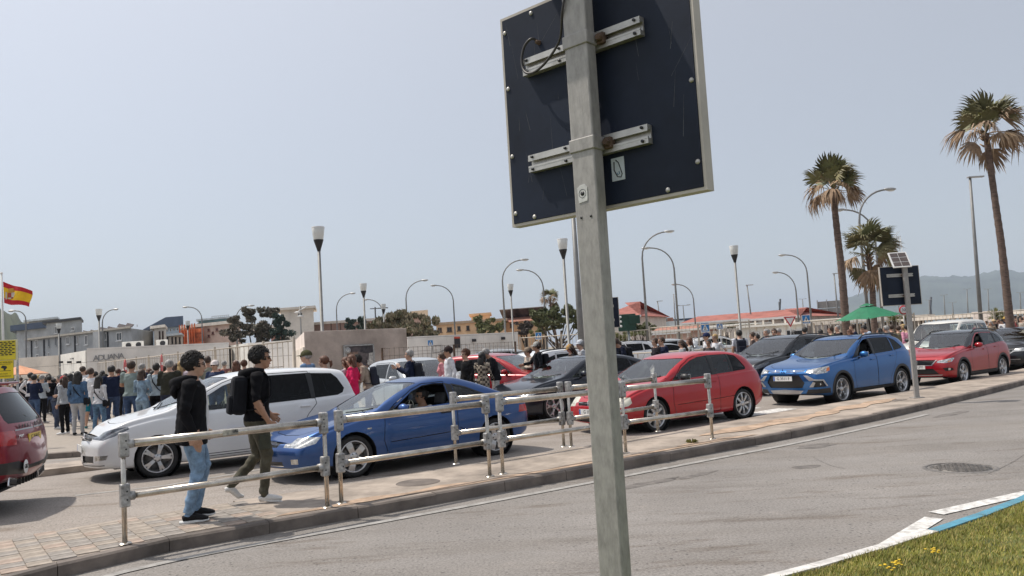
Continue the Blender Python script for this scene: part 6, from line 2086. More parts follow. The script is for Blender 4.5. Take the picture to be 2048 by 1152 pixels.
# ---- white people carrier
MPV = dict(mats={'headlight': LAMP_DK}, L=4.53, W=1.83, H=1.66, fo=.88, wb=2.79, wr=.325, rim=.215, tw=.215, spokes=(5, .05, .034, 'V'), paint=P_WHITE, tum=.26, bow_f=.13, steer=-.06,
           top=[(0, .74), (.04, .80), (.2, .885), (.5, .975), (.9, 1.05), (1.05, 1.085), (1.3, 1.22), (1.7, 1.43), (2.05, 1.575), (2.5, 1.645), (3.1, 1.66), (3.8, 1.64), (4.3, 1.60), (4.53, 1.57)],
           belt=[(0, .66), (.2, .79), (.6, .905), (1.0, .965), (1.6, .99), (2.6, 1.01), (3.6, 1.05), (4.3, 1.09), (4.53, 1.1)],
           sill=[(0, .24), (.5, .20), (2, .19), (4, .21), (4.53, .30)],
           nose=[(.2, .05), (.35, .0), (.58, .0), (.70, .04), (.80, .10), (1.2, .2)], tail=[(.2, -.06), (.4, 0), (.7, 0), (.95, -.05), (1.2, -.13), (1.6, -.30)], fall_r=1.1,
           cowl=(.98, 1.30), header=(2.03, 2.10), pillar=.05,
           windows=[('side_window', [(1.30, 1.045), (1.55, 1.02), (1.63, 1.26), (1.42, 1.15)]), ('side_window', [(1.63, 1.02), (2.58, 1.045), (2.54, 1.53), (2.25, 1.50), (1.98, 1.42), (1.68, 1.255)]),
     ('tinted_window', [(2.64, 1.05), (3.55, 1.075), (3.50, 1.545), (2.60, 1.545)]), ('tinted_window', [(3.60, 1.08), (4.05, 1.10), (4.16, 1.14), (4.20, 1.22), (4.08, 1.42), (3.98, 1.51), (3.55, 1.54)]),
     ('pillar_trim', [(2.56, 1.04), (2.66, 1.04), (2.62, 1.55), (2.52, 1.55)]), ('pillar_trim', [(3.54, 1.07), (3.62, 1.07), (3.58, 1.55), (3.48, 1.55)])],
           backlight=[(-.01, 1.10), (.60, 1.12), (.62, 1.2), (.56, 1.50), (-.01, 1.53)], rear_glass=GL_DARK,
           doors=[[(1.36, .30), (1.30, .62), (1.33, .97), (1.62, 1.30), (1.98, 1.47), (2.25, 1.555), (2.60, 1.575), (2.62, .98), (2.58, .30)],
                  [(2.60, .30), (2.64, .98), (2.62, 1.575), (3.53, 1.575), (3.62, .98), (3.45, .80), (3.30, .55), (3.22, .30)]],
           gaps=[('side', 'side', [(1.38, .26), (3.2, .26)]), ('top', 'top', [(.30, .0), (.33, .4), (.42, .66), (.95, .74), (1.32, .80)])],
           rules=[('headlight', 'corner', [(.44, .70), (.86, .685), (1.10, .74), (1.34, .835), (1.30, .875), (1.02, .855), (.72, .81), (.44, .76)], 'front'),
                  ('grille', 'front', [(-.01, .66), (.46, .68), (.43, .775), (-.01, .785)], 'front'),
                  ('air_intake', 'corner', [(-.01, .31), (.56, .33), (.58, .44), (-.01, .43)], 'front'),
                  ('fog_light', 'corner', [(.62, .36), (.95, .38), (.99, .45), (.62, .445)], 'front'),
                  ('bumper_trim', 'corner', [(-.01, .262), (.9, .285), (.9, .30), (-.01, .278)], 'front')],
           mirror=(1.50, 1.02), handles=[(2.42, .93), (3.40, .95)], plate_f=('', .545, -.015, {}), seat_z=.12)
# ---- blue coupe
COUPE = dict(L=4.27, W=1.71, H=1.39, fo=.87, wb=2.61, wr=.312, rim=.208, tw=.205, spokes=(5, .085, .105, ''), paint=P_BLUE, tum=.44, bow_f=.15,
             top=[(0, .58), (.05, .64), (.2, .70), (.5, .785), (.9, .865), (1.15, .905), (1.5, 1.085), (1.9, 1.27), (2.15, 1.345), (2.5, 1.388), (2.8, 1.375), (3.2, 1.27), (3.6, 1.10), (3.82, 1.005), (4.0, .965), (4.27, .94)],
             belt=[(0, .52), (.3, .66), (.8, .79), (1.2, .855), (2, .885), (3, .925), (3.6, .945), (4.0, .93), (4.27, .88)],
             sill=[(0, .22), (.5, .17), (2, .17), (3.8, .20), (4.27, .32)],
             nose=[(.15, .08), (.3, .02), (.45, .0), (.55, .03), (.64, .09), (.8, .16)], tail=[(.2, -.1), (.4, -.01), (.6, 0), (.85, -.03), (.95, -.06)], fall_r=.6,
             fround=(.76, .7), rround=(.80, .6),
             cowl=(1.06, 1.34), header=(2.06, 2.13), backtop=(3.74, 3.55, 2.98, 2.92),
             windows=[('open_window', [(1.52, .905), (2.62, .955), (2.60, 1.275), (2.42, 1.285), (2.20, 1.265), (1.98, 1.19)]), ('pillar_trim', [(1.40, .885), (1.52, .90), (1.66, 1.005), (1.58, .985)]),
                      ('side_window', [(2.74, .965), (3.36, .99), (3.28, 1.04), (2.98, 1.17), (2.74, 1.235)]), ('pillar_trim', [(2.63, .955), (2.735, .96), (2.735, 1.24), (2.61, 1.275)]),
                      ('pillar_trim', [(3.36, .99), (3.50, .995), (3.3, 1.06), (2.98, 1.195), (2.73, 1.262), (2.74, 1.235), (2.98, 1.17), (3.28, 1.04)])],
             doors=[[(1.44, .24), (1.36, .5), (1.40, .86), (1.62, 1.02), (1.98, 1.215), (2.2, 1.29), (2.60, 1.30), (2.72, .93), (2.70, .24)]],
             gaps=[('side', 'side', [(1.48, .46), (2.66, .50)]), ('top', 'top', [(.16, .0), (.2, .4), (.34, .60), (.9, .70), (1.3, .76)]), ('side', 'side', [(2.74, .55), (2.92, .47)])],
             rules=[('headlight', 'corner', [(.36, .53), (.80, .52), (1.08, .57), (1.16, .655), (.92, .665), (.62, .65), (.40, .58)], 'front'),
     ('grille', 'front', [(-.01, .525), (.27, .525), (.33, .60), (-.01, .615)], 'front'),
     ('air_intake', 'front', [(-.01, .25), (.40, .255), (.40, .325), (-.01, .32)], 'front'),
     ('fog_light', 'corner', [(.56, .29), (.74, .295), (.74, .37), (.56, .365)], 'front'),
     ('bumper_trim', 'side', [(-.3, .16), (1.0, .16), (.5, .225), (-.3, .235)], 'front'),
     ('tail_light', 'rcorner', [(-4.27 + .35, .68), (-3.15, .68), (-3.2, .80), (-4.27 + .35, .80)], 'rear')],
             mirror=(1.66, .92), handles=[(2.50, .82)], handle_mat=TRIM, plate_f=('V92 CWG', .435, -.015, dict(blue=False)), seat_z=-.10)
# ---- red hatchback, three doors
HATCH = dict(L=4.20, W=1.76, H=1.485, fo=.87, wb=2.578, wr=.317, rim=.218, tw=.225, spokes=(8, .036, .052, ''), paint=P_RED, tum=.32, bow_f=.12,
             top=[(0, .62), (.04, .67), (.18, .74), (.5, .84), (.95, .935), (1.12, .97), (1.5, 1.17), (1.85, 1.345), (2.15, 1.44), (2.55, 1.483), (3.1, 1.475), (3.6, 1.43), (3.95, 1.38), (4.2, 1.34)],
             belt=[(0, .56), (.2, .69), (.6, .81), (1.1, .905), (2, .935), (3, .965), (3.7, .995), (4.2, 1.0)],
             sill=[(0, .22), (.5, .18), (2, .18), (3.8, .21), (4.2, .30)],
             nose=[(.18, .06), (.35, .0), (.52, 0), (.62, .035), (.7, .09), (.9, .15)], tail=[(.2, -.05), (.45, 0), (.62, .0), (.8, -.04), (1.0, -.12), (1.35, -.42)], fall_r=1.15,
             fround=(.79, .62), rround=(.83, .55), cowl=(1.02, 1.32), header=(1.90, 1.97),
             windows=[('side_window', [(1.40, .945), (2.58, .99), (2.56, 1.385), (2.3, 1.37), (2.05, 1.31), (1.75, 1.18)]), ('pillar_trim', [(2.58, .985), (2.70, .99), (2.68, 1.395), (2.56, 1.39)]),
                      ('side_window', [(2.70, .995), (3.18, 1.01), (3.16, 1.39), (2.68, 1.395)]), ('pillar_trim', [(3.18, 1.01), (3.24, 1.01), (3.22, 1.39), (3.16, 1.39)]), ('tinted_window', [(3.24, 1.015), (3.62, 1.035), (3.64, 1.08), (3.42, 1.345), (3.22, 1.385)])],
             backlight=[(-.01, 1.03), (.52, 1.04), (.54, 1.1), (.47, 1.31), (-.01, 1.33)],
             doors=[[(1.42, .25), (1.34, .52), (1.37, .92), (1.75, 1.215), (2.05, 1.35), (2.3, 1.41), (2.62, 1.425), (2.72, .97), (2.70, .25)]],
             gaps=[('side', 'side', [(1.46, .47), (2.68, .50), (3.2, .52)]), ('top', 'top', [(.12, .0), (.14, .42), (.28, .62), (.9, .735), (1.3, .79)]), ('rcorner', 'rear', [(-3.5, .36), (-3.42, .70), (-3.3, .9)])],
             rules=[('cloudy_headlight', 'corner', [(.44, .545), (.74, .525), (1.0, .55), (1.10, .60), (1.06, .705), (.80, .715), (.50, .68)], 'front'),
     ('grille', 'front', [(-.01, .56), (.34, .565), (.41, .655), (-.01, .66)], 'front'),
     ('air_intake', 'front', [(-.01, .245), (.62, .25), (.60, .345), (-.01, .34)], 'front'),
     ('chrome_trim', 'front', [(-.01, .605), (.37, .608), (.375, .618), (-.01, .615)], 'front'),
     ('tail_light', 'rcorner', [(-3.66, .74), (-3.20, .74), (-3.25, .92), (-3.60, .95)], 'rear')],
             mirror=(1.60, .97), mirror_mat=TRIM, handles=[(2.53, .86)], plate_f=('G 1042', .445, -.012, {}), seat_z=0.0)
# ---- blue crossover
CROSS = dict(L=4.355, W=1.81, H=1.625, fo=.93, wb=2.67, wr=.343, rim=.232, tw=.225, spokes=(5, .034, .03, 'Y'), paint=P_SKY, tum=.30, bow_f=.13,
             top=[(0, .80), (.05, .87), (.2, .925), (.5, .985), (1.0, 1.05), (1.2, 1.085), (1.55, 1.27), (1.95, 1.46), (2.25, 1.565), (2.6, 1.60), (3.2, 1.60), (3.8, 1.55), (4.1, 1.51), (4.355, 1.46)],
             belt=[(0, .72), (.2, .86), (.6, .955), (1.2, 1.015), (2, 1.05), (3, 1.09), (3.8, 1.14), (4.355, 1.13)],
             sill=[(0, .29), (.5, .22), (2, .23), (3.8, .25), (4.355, .38)],
             nose=[(.2, .13), (.32, .05), (.45, .04), (.62, .0), (.8, .0), (.9, .05), (1.1, .12)], tail=[(.3, -.04), (.55, 0), (.85, -.02), (1.1, -.12), (1.5, -.46)], fall_r=1.2,
             fround=(.82, .62), rround=(.84, .55), cowl=(1.12, 1.42), header=(2.06, 2.13), pillar=.06,
             windows=[('open_window', [(1.72, 1.085), (2.42, 1.11), (2.40, 1.495), (2.25, 1.49), (2.02, 1.39)]), ('pillar_trim', [(1.48, 1.055), (1.72, 1.075), (2.02, 1.38), (1.90, 1.325)]), ('pillar_trim', [(2.42, 1.105), (2.52, 1.11), (2.48, 1.51), (2.40, 1.50)]),
                      ('tinted_window', [(2.52, 1.11), (3.36, 1.145), (3.30, 1.50), (2.48, 1.515)]), ('tinted_window', [(3.40, 1.15), (3.74, 1.185), (3.82, 1.225), (3.55, 1.42), (3.34, 1.495)])],
             backlight=[(-.01, 1.10), (.55, 1.12), (.58, 1.18), (.50, 1.42), (-.01, 1.45)], rear_glass=GL_DARK,
             doors=[[(1.52, .32), (1.44, .62), (1.48, 1.04), (1.92, 1.365), (2.25, 1.52), (2.44, 1.535), (2.48, 1.05), (2.46, .32)], [(2.48, .32), (2.50, 1.05), (2.46, 1.535), (3.32, 1.525), (3.46, 1.10), (3.28, .78), (3.06, .5), (3.02, .32)]],
             gaps=[('top', 'top', [(.14, .0), (.16, .46), (.30, .64), (.9, .76), (1.4, .82)])], clad=.33, clad_mat=CLAD,
             rules=[('headlight', 'corner', [(.46, .80), (.84, .75), (1.22, .775), (1.34, .90), (1.30, .925), (.95, .90), (.70, .87), (.46, .85)], 'front'),
     ('indicator', 'corner', [(1.18, .80), (1.31, .815), (1.33, .89), (1.22, .885)], 'front'),
     ('grille', 'front', [(-.01, .80), (.56, .80), (.53, .87), (-.01, .88)], 'front'),
     ('air_intake', 'front', [(-.01, .44), (.44, .44), (.52, .56), (.40, .745), (-.01, .745)], 'front'),
     ('chrome_trim', 'corner', [(.44, .74), (.56, .73), (.74, .64), (1.06, .625), (1.20, .47), (1.16, .46), (1.02, .595), (.70, .605), (.60, .60)], 'front'),
     ('air_intake', 'corner', [(.66, .45), (1.14, .455), (1.02, .595), (.72, .60)], 'front'),
     ('chrome_trim', 'corner', [(.60, .455), (.72, .455), (.78, .56), (.70, .58)], 'front'),
     ('skid_plate', 'front', [(-.01, .29), (.38, .30), (.46, .375), (-.01, .40)], 'front'),
     ('bumper_trim', 'corner', [(.50, .30), (1.3, .30), (1.3, .42), (.56, .40)], 'front'),
     ('tail_light', 'rcorner', [(-3.75, .95), (-3.15, .98), (-3.3, 1.10), (-3.75, 1.08)], 'rear')],
             mirror=(1.76, 1.10), rails=(2.1, 3.95), handles=[(2.30, .98), (3.20, 1.03)], plate_f=('G 3511 F', .665, -.02, {}), seat_z=.16)
# ---- red crossover with black roof
SMALLX = dict(L=4.14, W=1.78, H=1.54, fo=.84, wb=2.566, wr=.333, rim=.222, tw=.205, spokes=(5, .05, .04, 'V'), paint=P_RED2, roof_mat=MBLK, tum=.33, bow_f=.13,
              top=[(0, .74), (.05, .81), (.2, .87), (.5, .935), (.95, 1.0), (1.1, 1.03), (1.5, 1.235), (1.85, 1.41), (2.15, 1.50), (2.6, 1.53), (3.1, 1.515), (3.6, 1.465), (3.9, 1.42), (4.14, 1.36)],
              belt=[(0, .66), (.2, .80), (.6, .90), (1.1, .965), (2, 1.0), (3, 1.04), (3.7, 1.07), (4.14, 1.05)],
              sill=[(0, .27), (.5, .2), (2, .21), (3.8, .24), (4.14, .36)],
              nose=[(.2, .09), (.35, .02), (.5, 0), (.7, .02), (.8, .07), (1.0, .13)], tail=[(.3, -.05), (.5, 0), (.8, -.03), (1.05, -.14), (1.4, -.46)], fall_r=1.15,
              fround=(.80, .62), cowl=(1.02, 1.30), header=(1.92, 1.99), pillar=.06,
              windows=[('open_window', [(1.62, 1.03), (2.36, 1.055), (2.34, 1.405), (2.18, 1.40), (1.92, 1.29)]), ('pillar_trim', [(2.36, 1.05), (2.46, 1.06), (2.42, 1.415), (2.34, 1.41)]), ('side_window', [(2.46, 1.06), (3.12, 1.09), (3.10, 1.40), (2.42, 1.42)]), ('pillar_trim', [(3.12, 1.09), (3.2, 1.1), (3.16, 1.4), (3.10, 1.4)]),
                       ('side_window', [(3.2, 1.10), (3.45, 1.13), (3.52, 1.17), (3.3, 1.345), (3.16, 1.39)])],
              backlight=[(-.01, 1.05), (.54, 1.06), (.56, 1.12), (.48, 1.33), (-.01, 1.36)],
              doors=[[(1.44, .32), (1.36, .58), (1.39, .985), (1.88, 1.31), (2.18, 1.435), (2.38, 1.445), (2.42, 1.0), (2.40, .32)], [(2.42, .32), (2.44, 1.0), (2.40, 1.445), (3.12, 1.425), (3.24, 1.05), (3.10, .76), (2.92, .5), (2.86, .32)]],
              gaps=[('top', 'top', [(.12, .0), (.15, .45), (.30, .62), (.9, .74), (1.3, .80)])], clad=.34, clad_mat=CLAD,
              rules=[('headlight', 'corner', [(.50, .66), (.80, .645), (1.06, .68), (1.22, .77), (1.12, .785), (.80, .745), (.54, .715)], 'front'),
                     ('indicator', 'corner', [(.86, .665), (1.0, .685), (1.02, .715), (.9, .70)], 'front'),
                     ('grille', 'front', [(-.01, .60), (.40, .605), (.50, .735), (-.01, .745)], 'front'),
                     ('chrome_trim', 'front', [(-.01, .578), (.42, .582), (.415, .60), (-.01, .598)], 'front'),
                     ('chrome_trim', 'front', [(.415, .585), (.43, .60), (.535, .735), (.51, .74), (.40, .605)], 'front'),
                     ('air_intake', 'front', [(-.01, .335), (.58, .335), (.44, .50), (-.01, .50)], 'front'),
                     ('chrome_trim', 'front', [(-.01, .30), (.62, .30), (.66, .325), (-.01, .32)], 'front'),
                     ('air_intake', 'corner', [(.76, .42), (1.12, .43), (1.06, .50), (.80, .52), (.66, .505)], 'front'),
                     ('fog_light', 'corner', [(.86, .44), (.96, .44), (.96, .50), (.86, .50)], 'front'),
                     ('tail_light', 'rcorner', [(-3.6, .88), (-3.0, .9), (-3.15, 1.02), (-3.6, 1.0)], 'rear')],
              mirror=(1.66, 1.05), mirror_mat=P_RED2, rails=(2.0, 3.7), handles=[(2.24, .94), (3.02, .98)], plate_f=('8210 LPY', .545, -.02, {}), seat_z=.12)
# ---- dark sport utility (second lane)
BIGX = dict(SMALLX)
BIGX.update(mats={'headlight': LAMP_DK}, L=4.6, W=1.855, fo=.93, wb=2.66, wr=.36, rim=.235, paint=P_BLACK, spokes=(5, .06, .04, 'V'), tum=.30,
   top=[(0, .86), (.05, .93), (.2, .99), (.5, 1.05), (1.05, 1.11), (1.2, 1.135), (1.6, 1.36), (2.0, 1.55), (2.3, 1.64), (2.8, 1.685), (3.4, 1.67), (4.0, 1.61), (4.3, 1.56), (4.6, 1.5)],
   belt=[(0, .76), (.2, .91), (.6, 1.0), (1.2, 1.06), (2, 1.09), (3, 1.13), (4, 1.17), (4.6, 1.15)],
   windows=[('side_window', [(1.52, 1.10), (2.50, 1.145), (2.48, 1.54), (2.3, 1.53), (2.0, 1.42)]), ('tinted_window', [(2.58, 1.15), (3.45, 1.18), (3.42, 1.53), (2.54, 1.545)]), ('tinted_window', [(3.52, 1.18), (3.95, 1.22), (3.75, 1.45), (3.48, 1.52)])],
   cowl=(1.12, 1.42), header=(2.10, 2.17), backlight=[(-.01, 1.15), (.56, 1.16), (.5, 1.45), (-.01, 1.48)], clad=None,
   doors=[[(1.5, .34), (1.44, 1.07), (2.0, 1.46), (2.3, 1.57), (2.53, 1.58), (2.55, .34)], [(2.57, .34), (2.56, 1.58), (3.45, 1.56), (3.5, 1.1), (3.1, .34)]],
   rules=[('headlight', 'corner', [(.42, .80), (.80, .77), (1.20, .83), (1.45, .96), (1.2, .94), (.80, .87), (.44, .845)], 'front'),
                   ('grille', 'front', [(-.01, .68), (.42, .68), (.5, .80), (-.01, .83)], 'front'), ('chrome_trim', 'front', [(-.01, .835), (.46, .81), (.47, .83), (-.01, .86)], 'front'), ('air_intake', 'front', [(-.01, .36), (.6, .36), (.5, .5), (-.01, .5)], 'front'),
                   ('chrome_trim', 'corner', [(.5, .40), (1.3, .40), (1.3, .415), (.5, .415)], 'front'), ('chrome_trim', 'side', [(1.6, .44), (3.4, .46), (3.4, .475), (1.6, .455)], 'side')],
   roof_mat=None, mirror=(1.7, 1.13), mirror_mat=P_BLACK, handles=[(2.36, 1.04), (3.3, 1.07)], plate_f=None, rails=(2.2, 4.0), seat_z=.2,
   nose=[(.2, .09), (.35, .02), (.6, 0), (.8, .02), (.95, .08), (1.1, .14)], tail=[(.3, -.05), (.5, 0), (.9, -.03), (1.15, -.14), (1.5, -.46)])
# ---- dark low hatch behind the coupe
LOWX = dict(HATCH)
LOWX.update(L=4.68, W=1.88, fo=.87, wb=2.84, wr=.345, rim=.242, paint=P_NAVY, spokes=(5, .045, .032, 'Y'), tum=.34,
   top=[(0, .66), (.05, .72), (.2, .80), (.5, .90), (1.0, .985), (1.15, 1.01), (1.6, 1.22), (2.1, 1.43), (2.5, 1.50), (2.9, 1.51), (3.4, 1.46), (3.9, 1.33), (4.3, 1.18), (4.5, 1.12), (4.68, 1.08)],
   belt=[(0, .6), (.2, .74), (.6, .87), (1.2, .95), (2, .985), (3, 1.02), (4, 1.07), (4.68, 1.04)],
   windows=[('side_window', [(1.45, .985), (2.62, 1.03), (2.6, 1.40), (2.35, 1.395), (2.0, 1.27)]), ('tinted_window', [(2.7, 1.035), (3.5, 1.06), (3.40, 1.34), (3.0, 1.40), (2.67, 1.405)]), ('tinted_window', [(3.56, 1.065), (3.95, 1.10), (3.7, 1.24), (3.46, 1.325)])],
   cowl=(1.06, 1.36), header=(2.16, 2.23), backtop=(4.2, 4.0, 3.45, 3.35), rear_glass=GL_DARK,
   doors=[[(1.5, .26), (1.42, .96), (2.0, 1.31), (2.35, 1.43), (2.65, 1.44), (2.66, .26)], [(2.68, .26), (2.68, 1.44), (3.4, 1.38), (3.55, 1.0), (3.1, .26)]],
   gaps=[('top', 'top', [(.12, .0), (.14, .42), (.28, .62), (.9, .76), (1.35, .82)])],
   rules=[('headlight', 'corner', [(.5, .60), (.9, .60), (1.2, .68), (1.3, .75), (1.0, .73), (.6, .68)], 'front'), ('air_intake', 'front', [(-.01, .28), (.6, .28), (.55, .42), (-.01, .42)], 'front'), ('grille', 'front', [(-.01, .5), (.4, .5), (.46, .62), (-.01, .64)], 'front'),
                   ('chrome_trim', 'side', [(1.3, .30), (3.3, .31), (3.3, .325), (1.3, .315)], 'side')],
   mirror=(1.72, 1.03), mirror_mat=P_NAVY, handles=[], plate_f=None, tail=[(.2, -.08), (.45, 0), (.8, 0), (1.1, -.06)], fall_r=.6, seat_z=.02, fround=(.78, .7))
LOWX.pop('backlight')
# ---- burgundy luxury sport utility leaving at the left
LUX = dict(BIGX)
LUX.update(L=4.88, W=1.98, fo=.92, wb=2.92, wr=.39, rim=.27, tw=.27, paint=P_BURG, tum=.27, roof_mat=None, arch=.46,
           top=[(0, .92), (.05, 1.0), (.2, 1.05), (.6, 1.12), (1.3, 1.18), (1.7, 1.40), (2.1, 1.62), (2.4, 1.72), (2.9, 1.765), (3.6, 1.76), (4.3, 1.72), (4.88, 1.66)],
           belt=[(0, .84), (.2, .96), (.6, 1.06), (1.3, 1.12), (2.2, 1.15), (3.5, 1.20), (4.4, 1.24), (4.88, 1.22)],
           sill=[(0, .34), (.6, .26), (2, .26), (4.2, .28), (4.88, .44)],
           tail=[(.3, -.20), (.44, -.10), (.58, .0), (.80, -.01), (.98, -.03), (1.2, -.10), (1.45, -.26), (1.7, -.42)], fall_r=1.25, bow_r=.10, rround=(.86, .5),
           windows=[('side_window', [(1.62, 1.16), (2.65, 1.20), (2.62, 1.62), (2.4, 1.60), (2.08, 1.48)]), ('tinted_window', [(2.72, 1.2), (3.6, 1.24), (3.55, 1.625), (2.68, 1.625)]), ('tinted_window', [(3.68, 1.245), (4.3, 1.27), (4.1, 1.55), (3.62, 1.62)])],
           cowl=(1.28, 1.56), header=(2.18, 2.25), backlight=[(-.01, 1.17), (.66, 1.18), (.70, 1.23), (.60, 1.56), (-.01, 1.58)], rear_glass=GL_DARK,
           doors=[[(1.6, .36), (1.55, 1.13), (2.08, 1.52), (2.4, 1.65), (2.68, 1.66), (2.70, .36)], [(2.72, .36), (2.71, 1.66), (3.6, 1.65), (3.65, 1.2), (3.2, .36)]],
           rules=[('headlight', 'corner', [(.6, .85), (1.0, .83), (1.3, .9), (1.2, .95), (.7, .93)], 'front'), ('grille', 'front', [(-.01, .8), (.5, .8), (.5, .95), (-.01, .95)], 'front'),
                  ('tail_light', 'rcorner', [(-4.30, .90), (-3.55, .93), (-3.60, 1.10), (-4.30, 1.085)], 'rear'),
                  ('chrome_trim', 'rcorner', [(-4.9, 1.075), (-4.30, 1.075), (-4.30, 1.092), (-4.9, 1.094)], 'rear'),
                  ('bumper_trim', 'front', [(.34, .50), (1.0, .56), (1.0, .70), (.60, .69), (.34, .60)], 'rear'),
                  ('bumper_trim', 'front', [(-.01, .555), (.5, .555), (.5, .61), (-.01, .61)], 'rear'),
                  ('bumper_trim', 'rcorner', [(-5.0, .25), (-3.4, .25), (-3.4, .40), (-5.0, .40)], 'rear')],
           mirror=(1.85, 1.2), mirror_mat=P_BURG, handles=[(2.5, 1.08), (3.45, 1.12)], plate_r=('G 3644 E', .955, -.02, dict(ground=PLATE_Y, blue=False)), rails=None, clad=.40, clad_mat=TRIM, steer=.25)
# ---- dark saloon at the right edge, silver saloon behind
SALOON = dict(LOWX)
SALOON.update(L=4.62, W=1.87, fo=.90, wb=2.71, wr=.335, paint=P_BLACK, spokes=(5, .06, .05, 'V'),
              top=[(0, .70), (.05, .77), (.2, .84), (.5, .92), (1.0, .985), (1.2, 1.01), (1.65, 1.22), (2.1, 1.40), (2.5, 1.465), (2.9, 1.46), (3.3, 1.38), (3.8, 1.18), (4.0, 1.11), (4.3, 1.08), (4.62, 1.05)],
              rules=[('headlight', 'corner', [(.48, .66), (.9, .66), (1.2, .74), (1.3, .81), (1.0, .79), (.55, .74)], 'front'), ('grille', 'front', [(-.01, .56), (.42, .56), (.48, .73), (-.01, .76)], 'front'),
                     ('chrome_trim', 'front', [(-.01, .535), (.35, .54), (.52, .66), (.50, .68), (.34, .56), (-.01, .555)], 'front'), ('air_intake', 'front', [(-.01, .27), (.6, .27), (.55, .38), (-.01, .38)], 'front'), ('chrome_trim', 'front', [(-.01, .385), (.7, .385), (.7, .4), (-.01, .4)], 'front')],
              backtop=(4.0, 3.85, 3.35, 3.25), mirror_mat=P_BLACK, plate_f=('1657 LPP', .475, -.02, {}))
SALOON_S = dict(SALOON)
SALOON_S.update(paint=P_SILVER, mirror_mat=P_SILVER, plate_f=None)
# ---- old white off-roader with upright cabin
OLDX = dict(BIGX)
OLDX.update(L=4.5, W=1.78, H=1.9, fo=.85, wb=2.73, paint=P_CREAM, tum=.16, rails=None, mirror_mat=TRIM,
   top=[(0, .98), (.06, 1.05), (.3, 1.10), (1.2, 1.16), (1.35, 1.18), (1.6, 1.40), (1.85, 1.66), (2.1, 1.80), (2.6, 1.86), (3.6, 1.87), (4.3, 1.84), (4.5, 1.80)],
   belt=[(0, .92), (.3, 1.03), (1.3, 1.12), (2.2, 1.14), (4.5, 1.15)],
   windows=[('side_window', [(1.62, 1.16), (2.45, 1.17), (2.43, 1.70), (2.1, 1.69), (1.86, 1.56)]), ('side_window', [(2.52, 1.17), (3.3, 1.175), (3.3, 1.71), (2.5, 1.71)]), ('side_window', [(3.38, 1.18), (4.2, 1.18), (4.1, 1.69), (3.38, 1.71)])],
   cowl=(1.28, 1.45), header=(1.98, 2.08), backlight=[(-.01, 1.2), (.6, 1.2), (.56, 1.7), (-.01, 1.72)],
   doors=[[(1.6, .4), (1.56, 1.13), (1.85, 1.62), (2.1, 1.75), (2.48, 1.75), (2.48, .4)], [(2.5, .4), (2.5, 1.75), (3.33, 1.75), (3.33, 1.1), (3.0, .4)]],
   tail=[(.3, -.02), (.6, 0), (1.2, -.02), (1.85, -.15)], nose=[(.3, .02), (.6, 0), (.9, .02), (1.1, .05)], handles=[(2.3, 1.05)], mirror=(1.75, 1.2))
MPV_G = dict(BIGX)
MPV_G.update(paint=P_GREY, mirror_mat=P_GREY, rails=None)
RED_SUV = dict(BIGX)
RED_SUV.update(paint=P_RED2, mirror_mat=P_RED2, rails=None)
WHITE_SUV = dict(BIGX)
WHITE_SUV.update(paint=P_WHITE, mirror_mat=P_WHITE, rails=(1.9, 4.1))
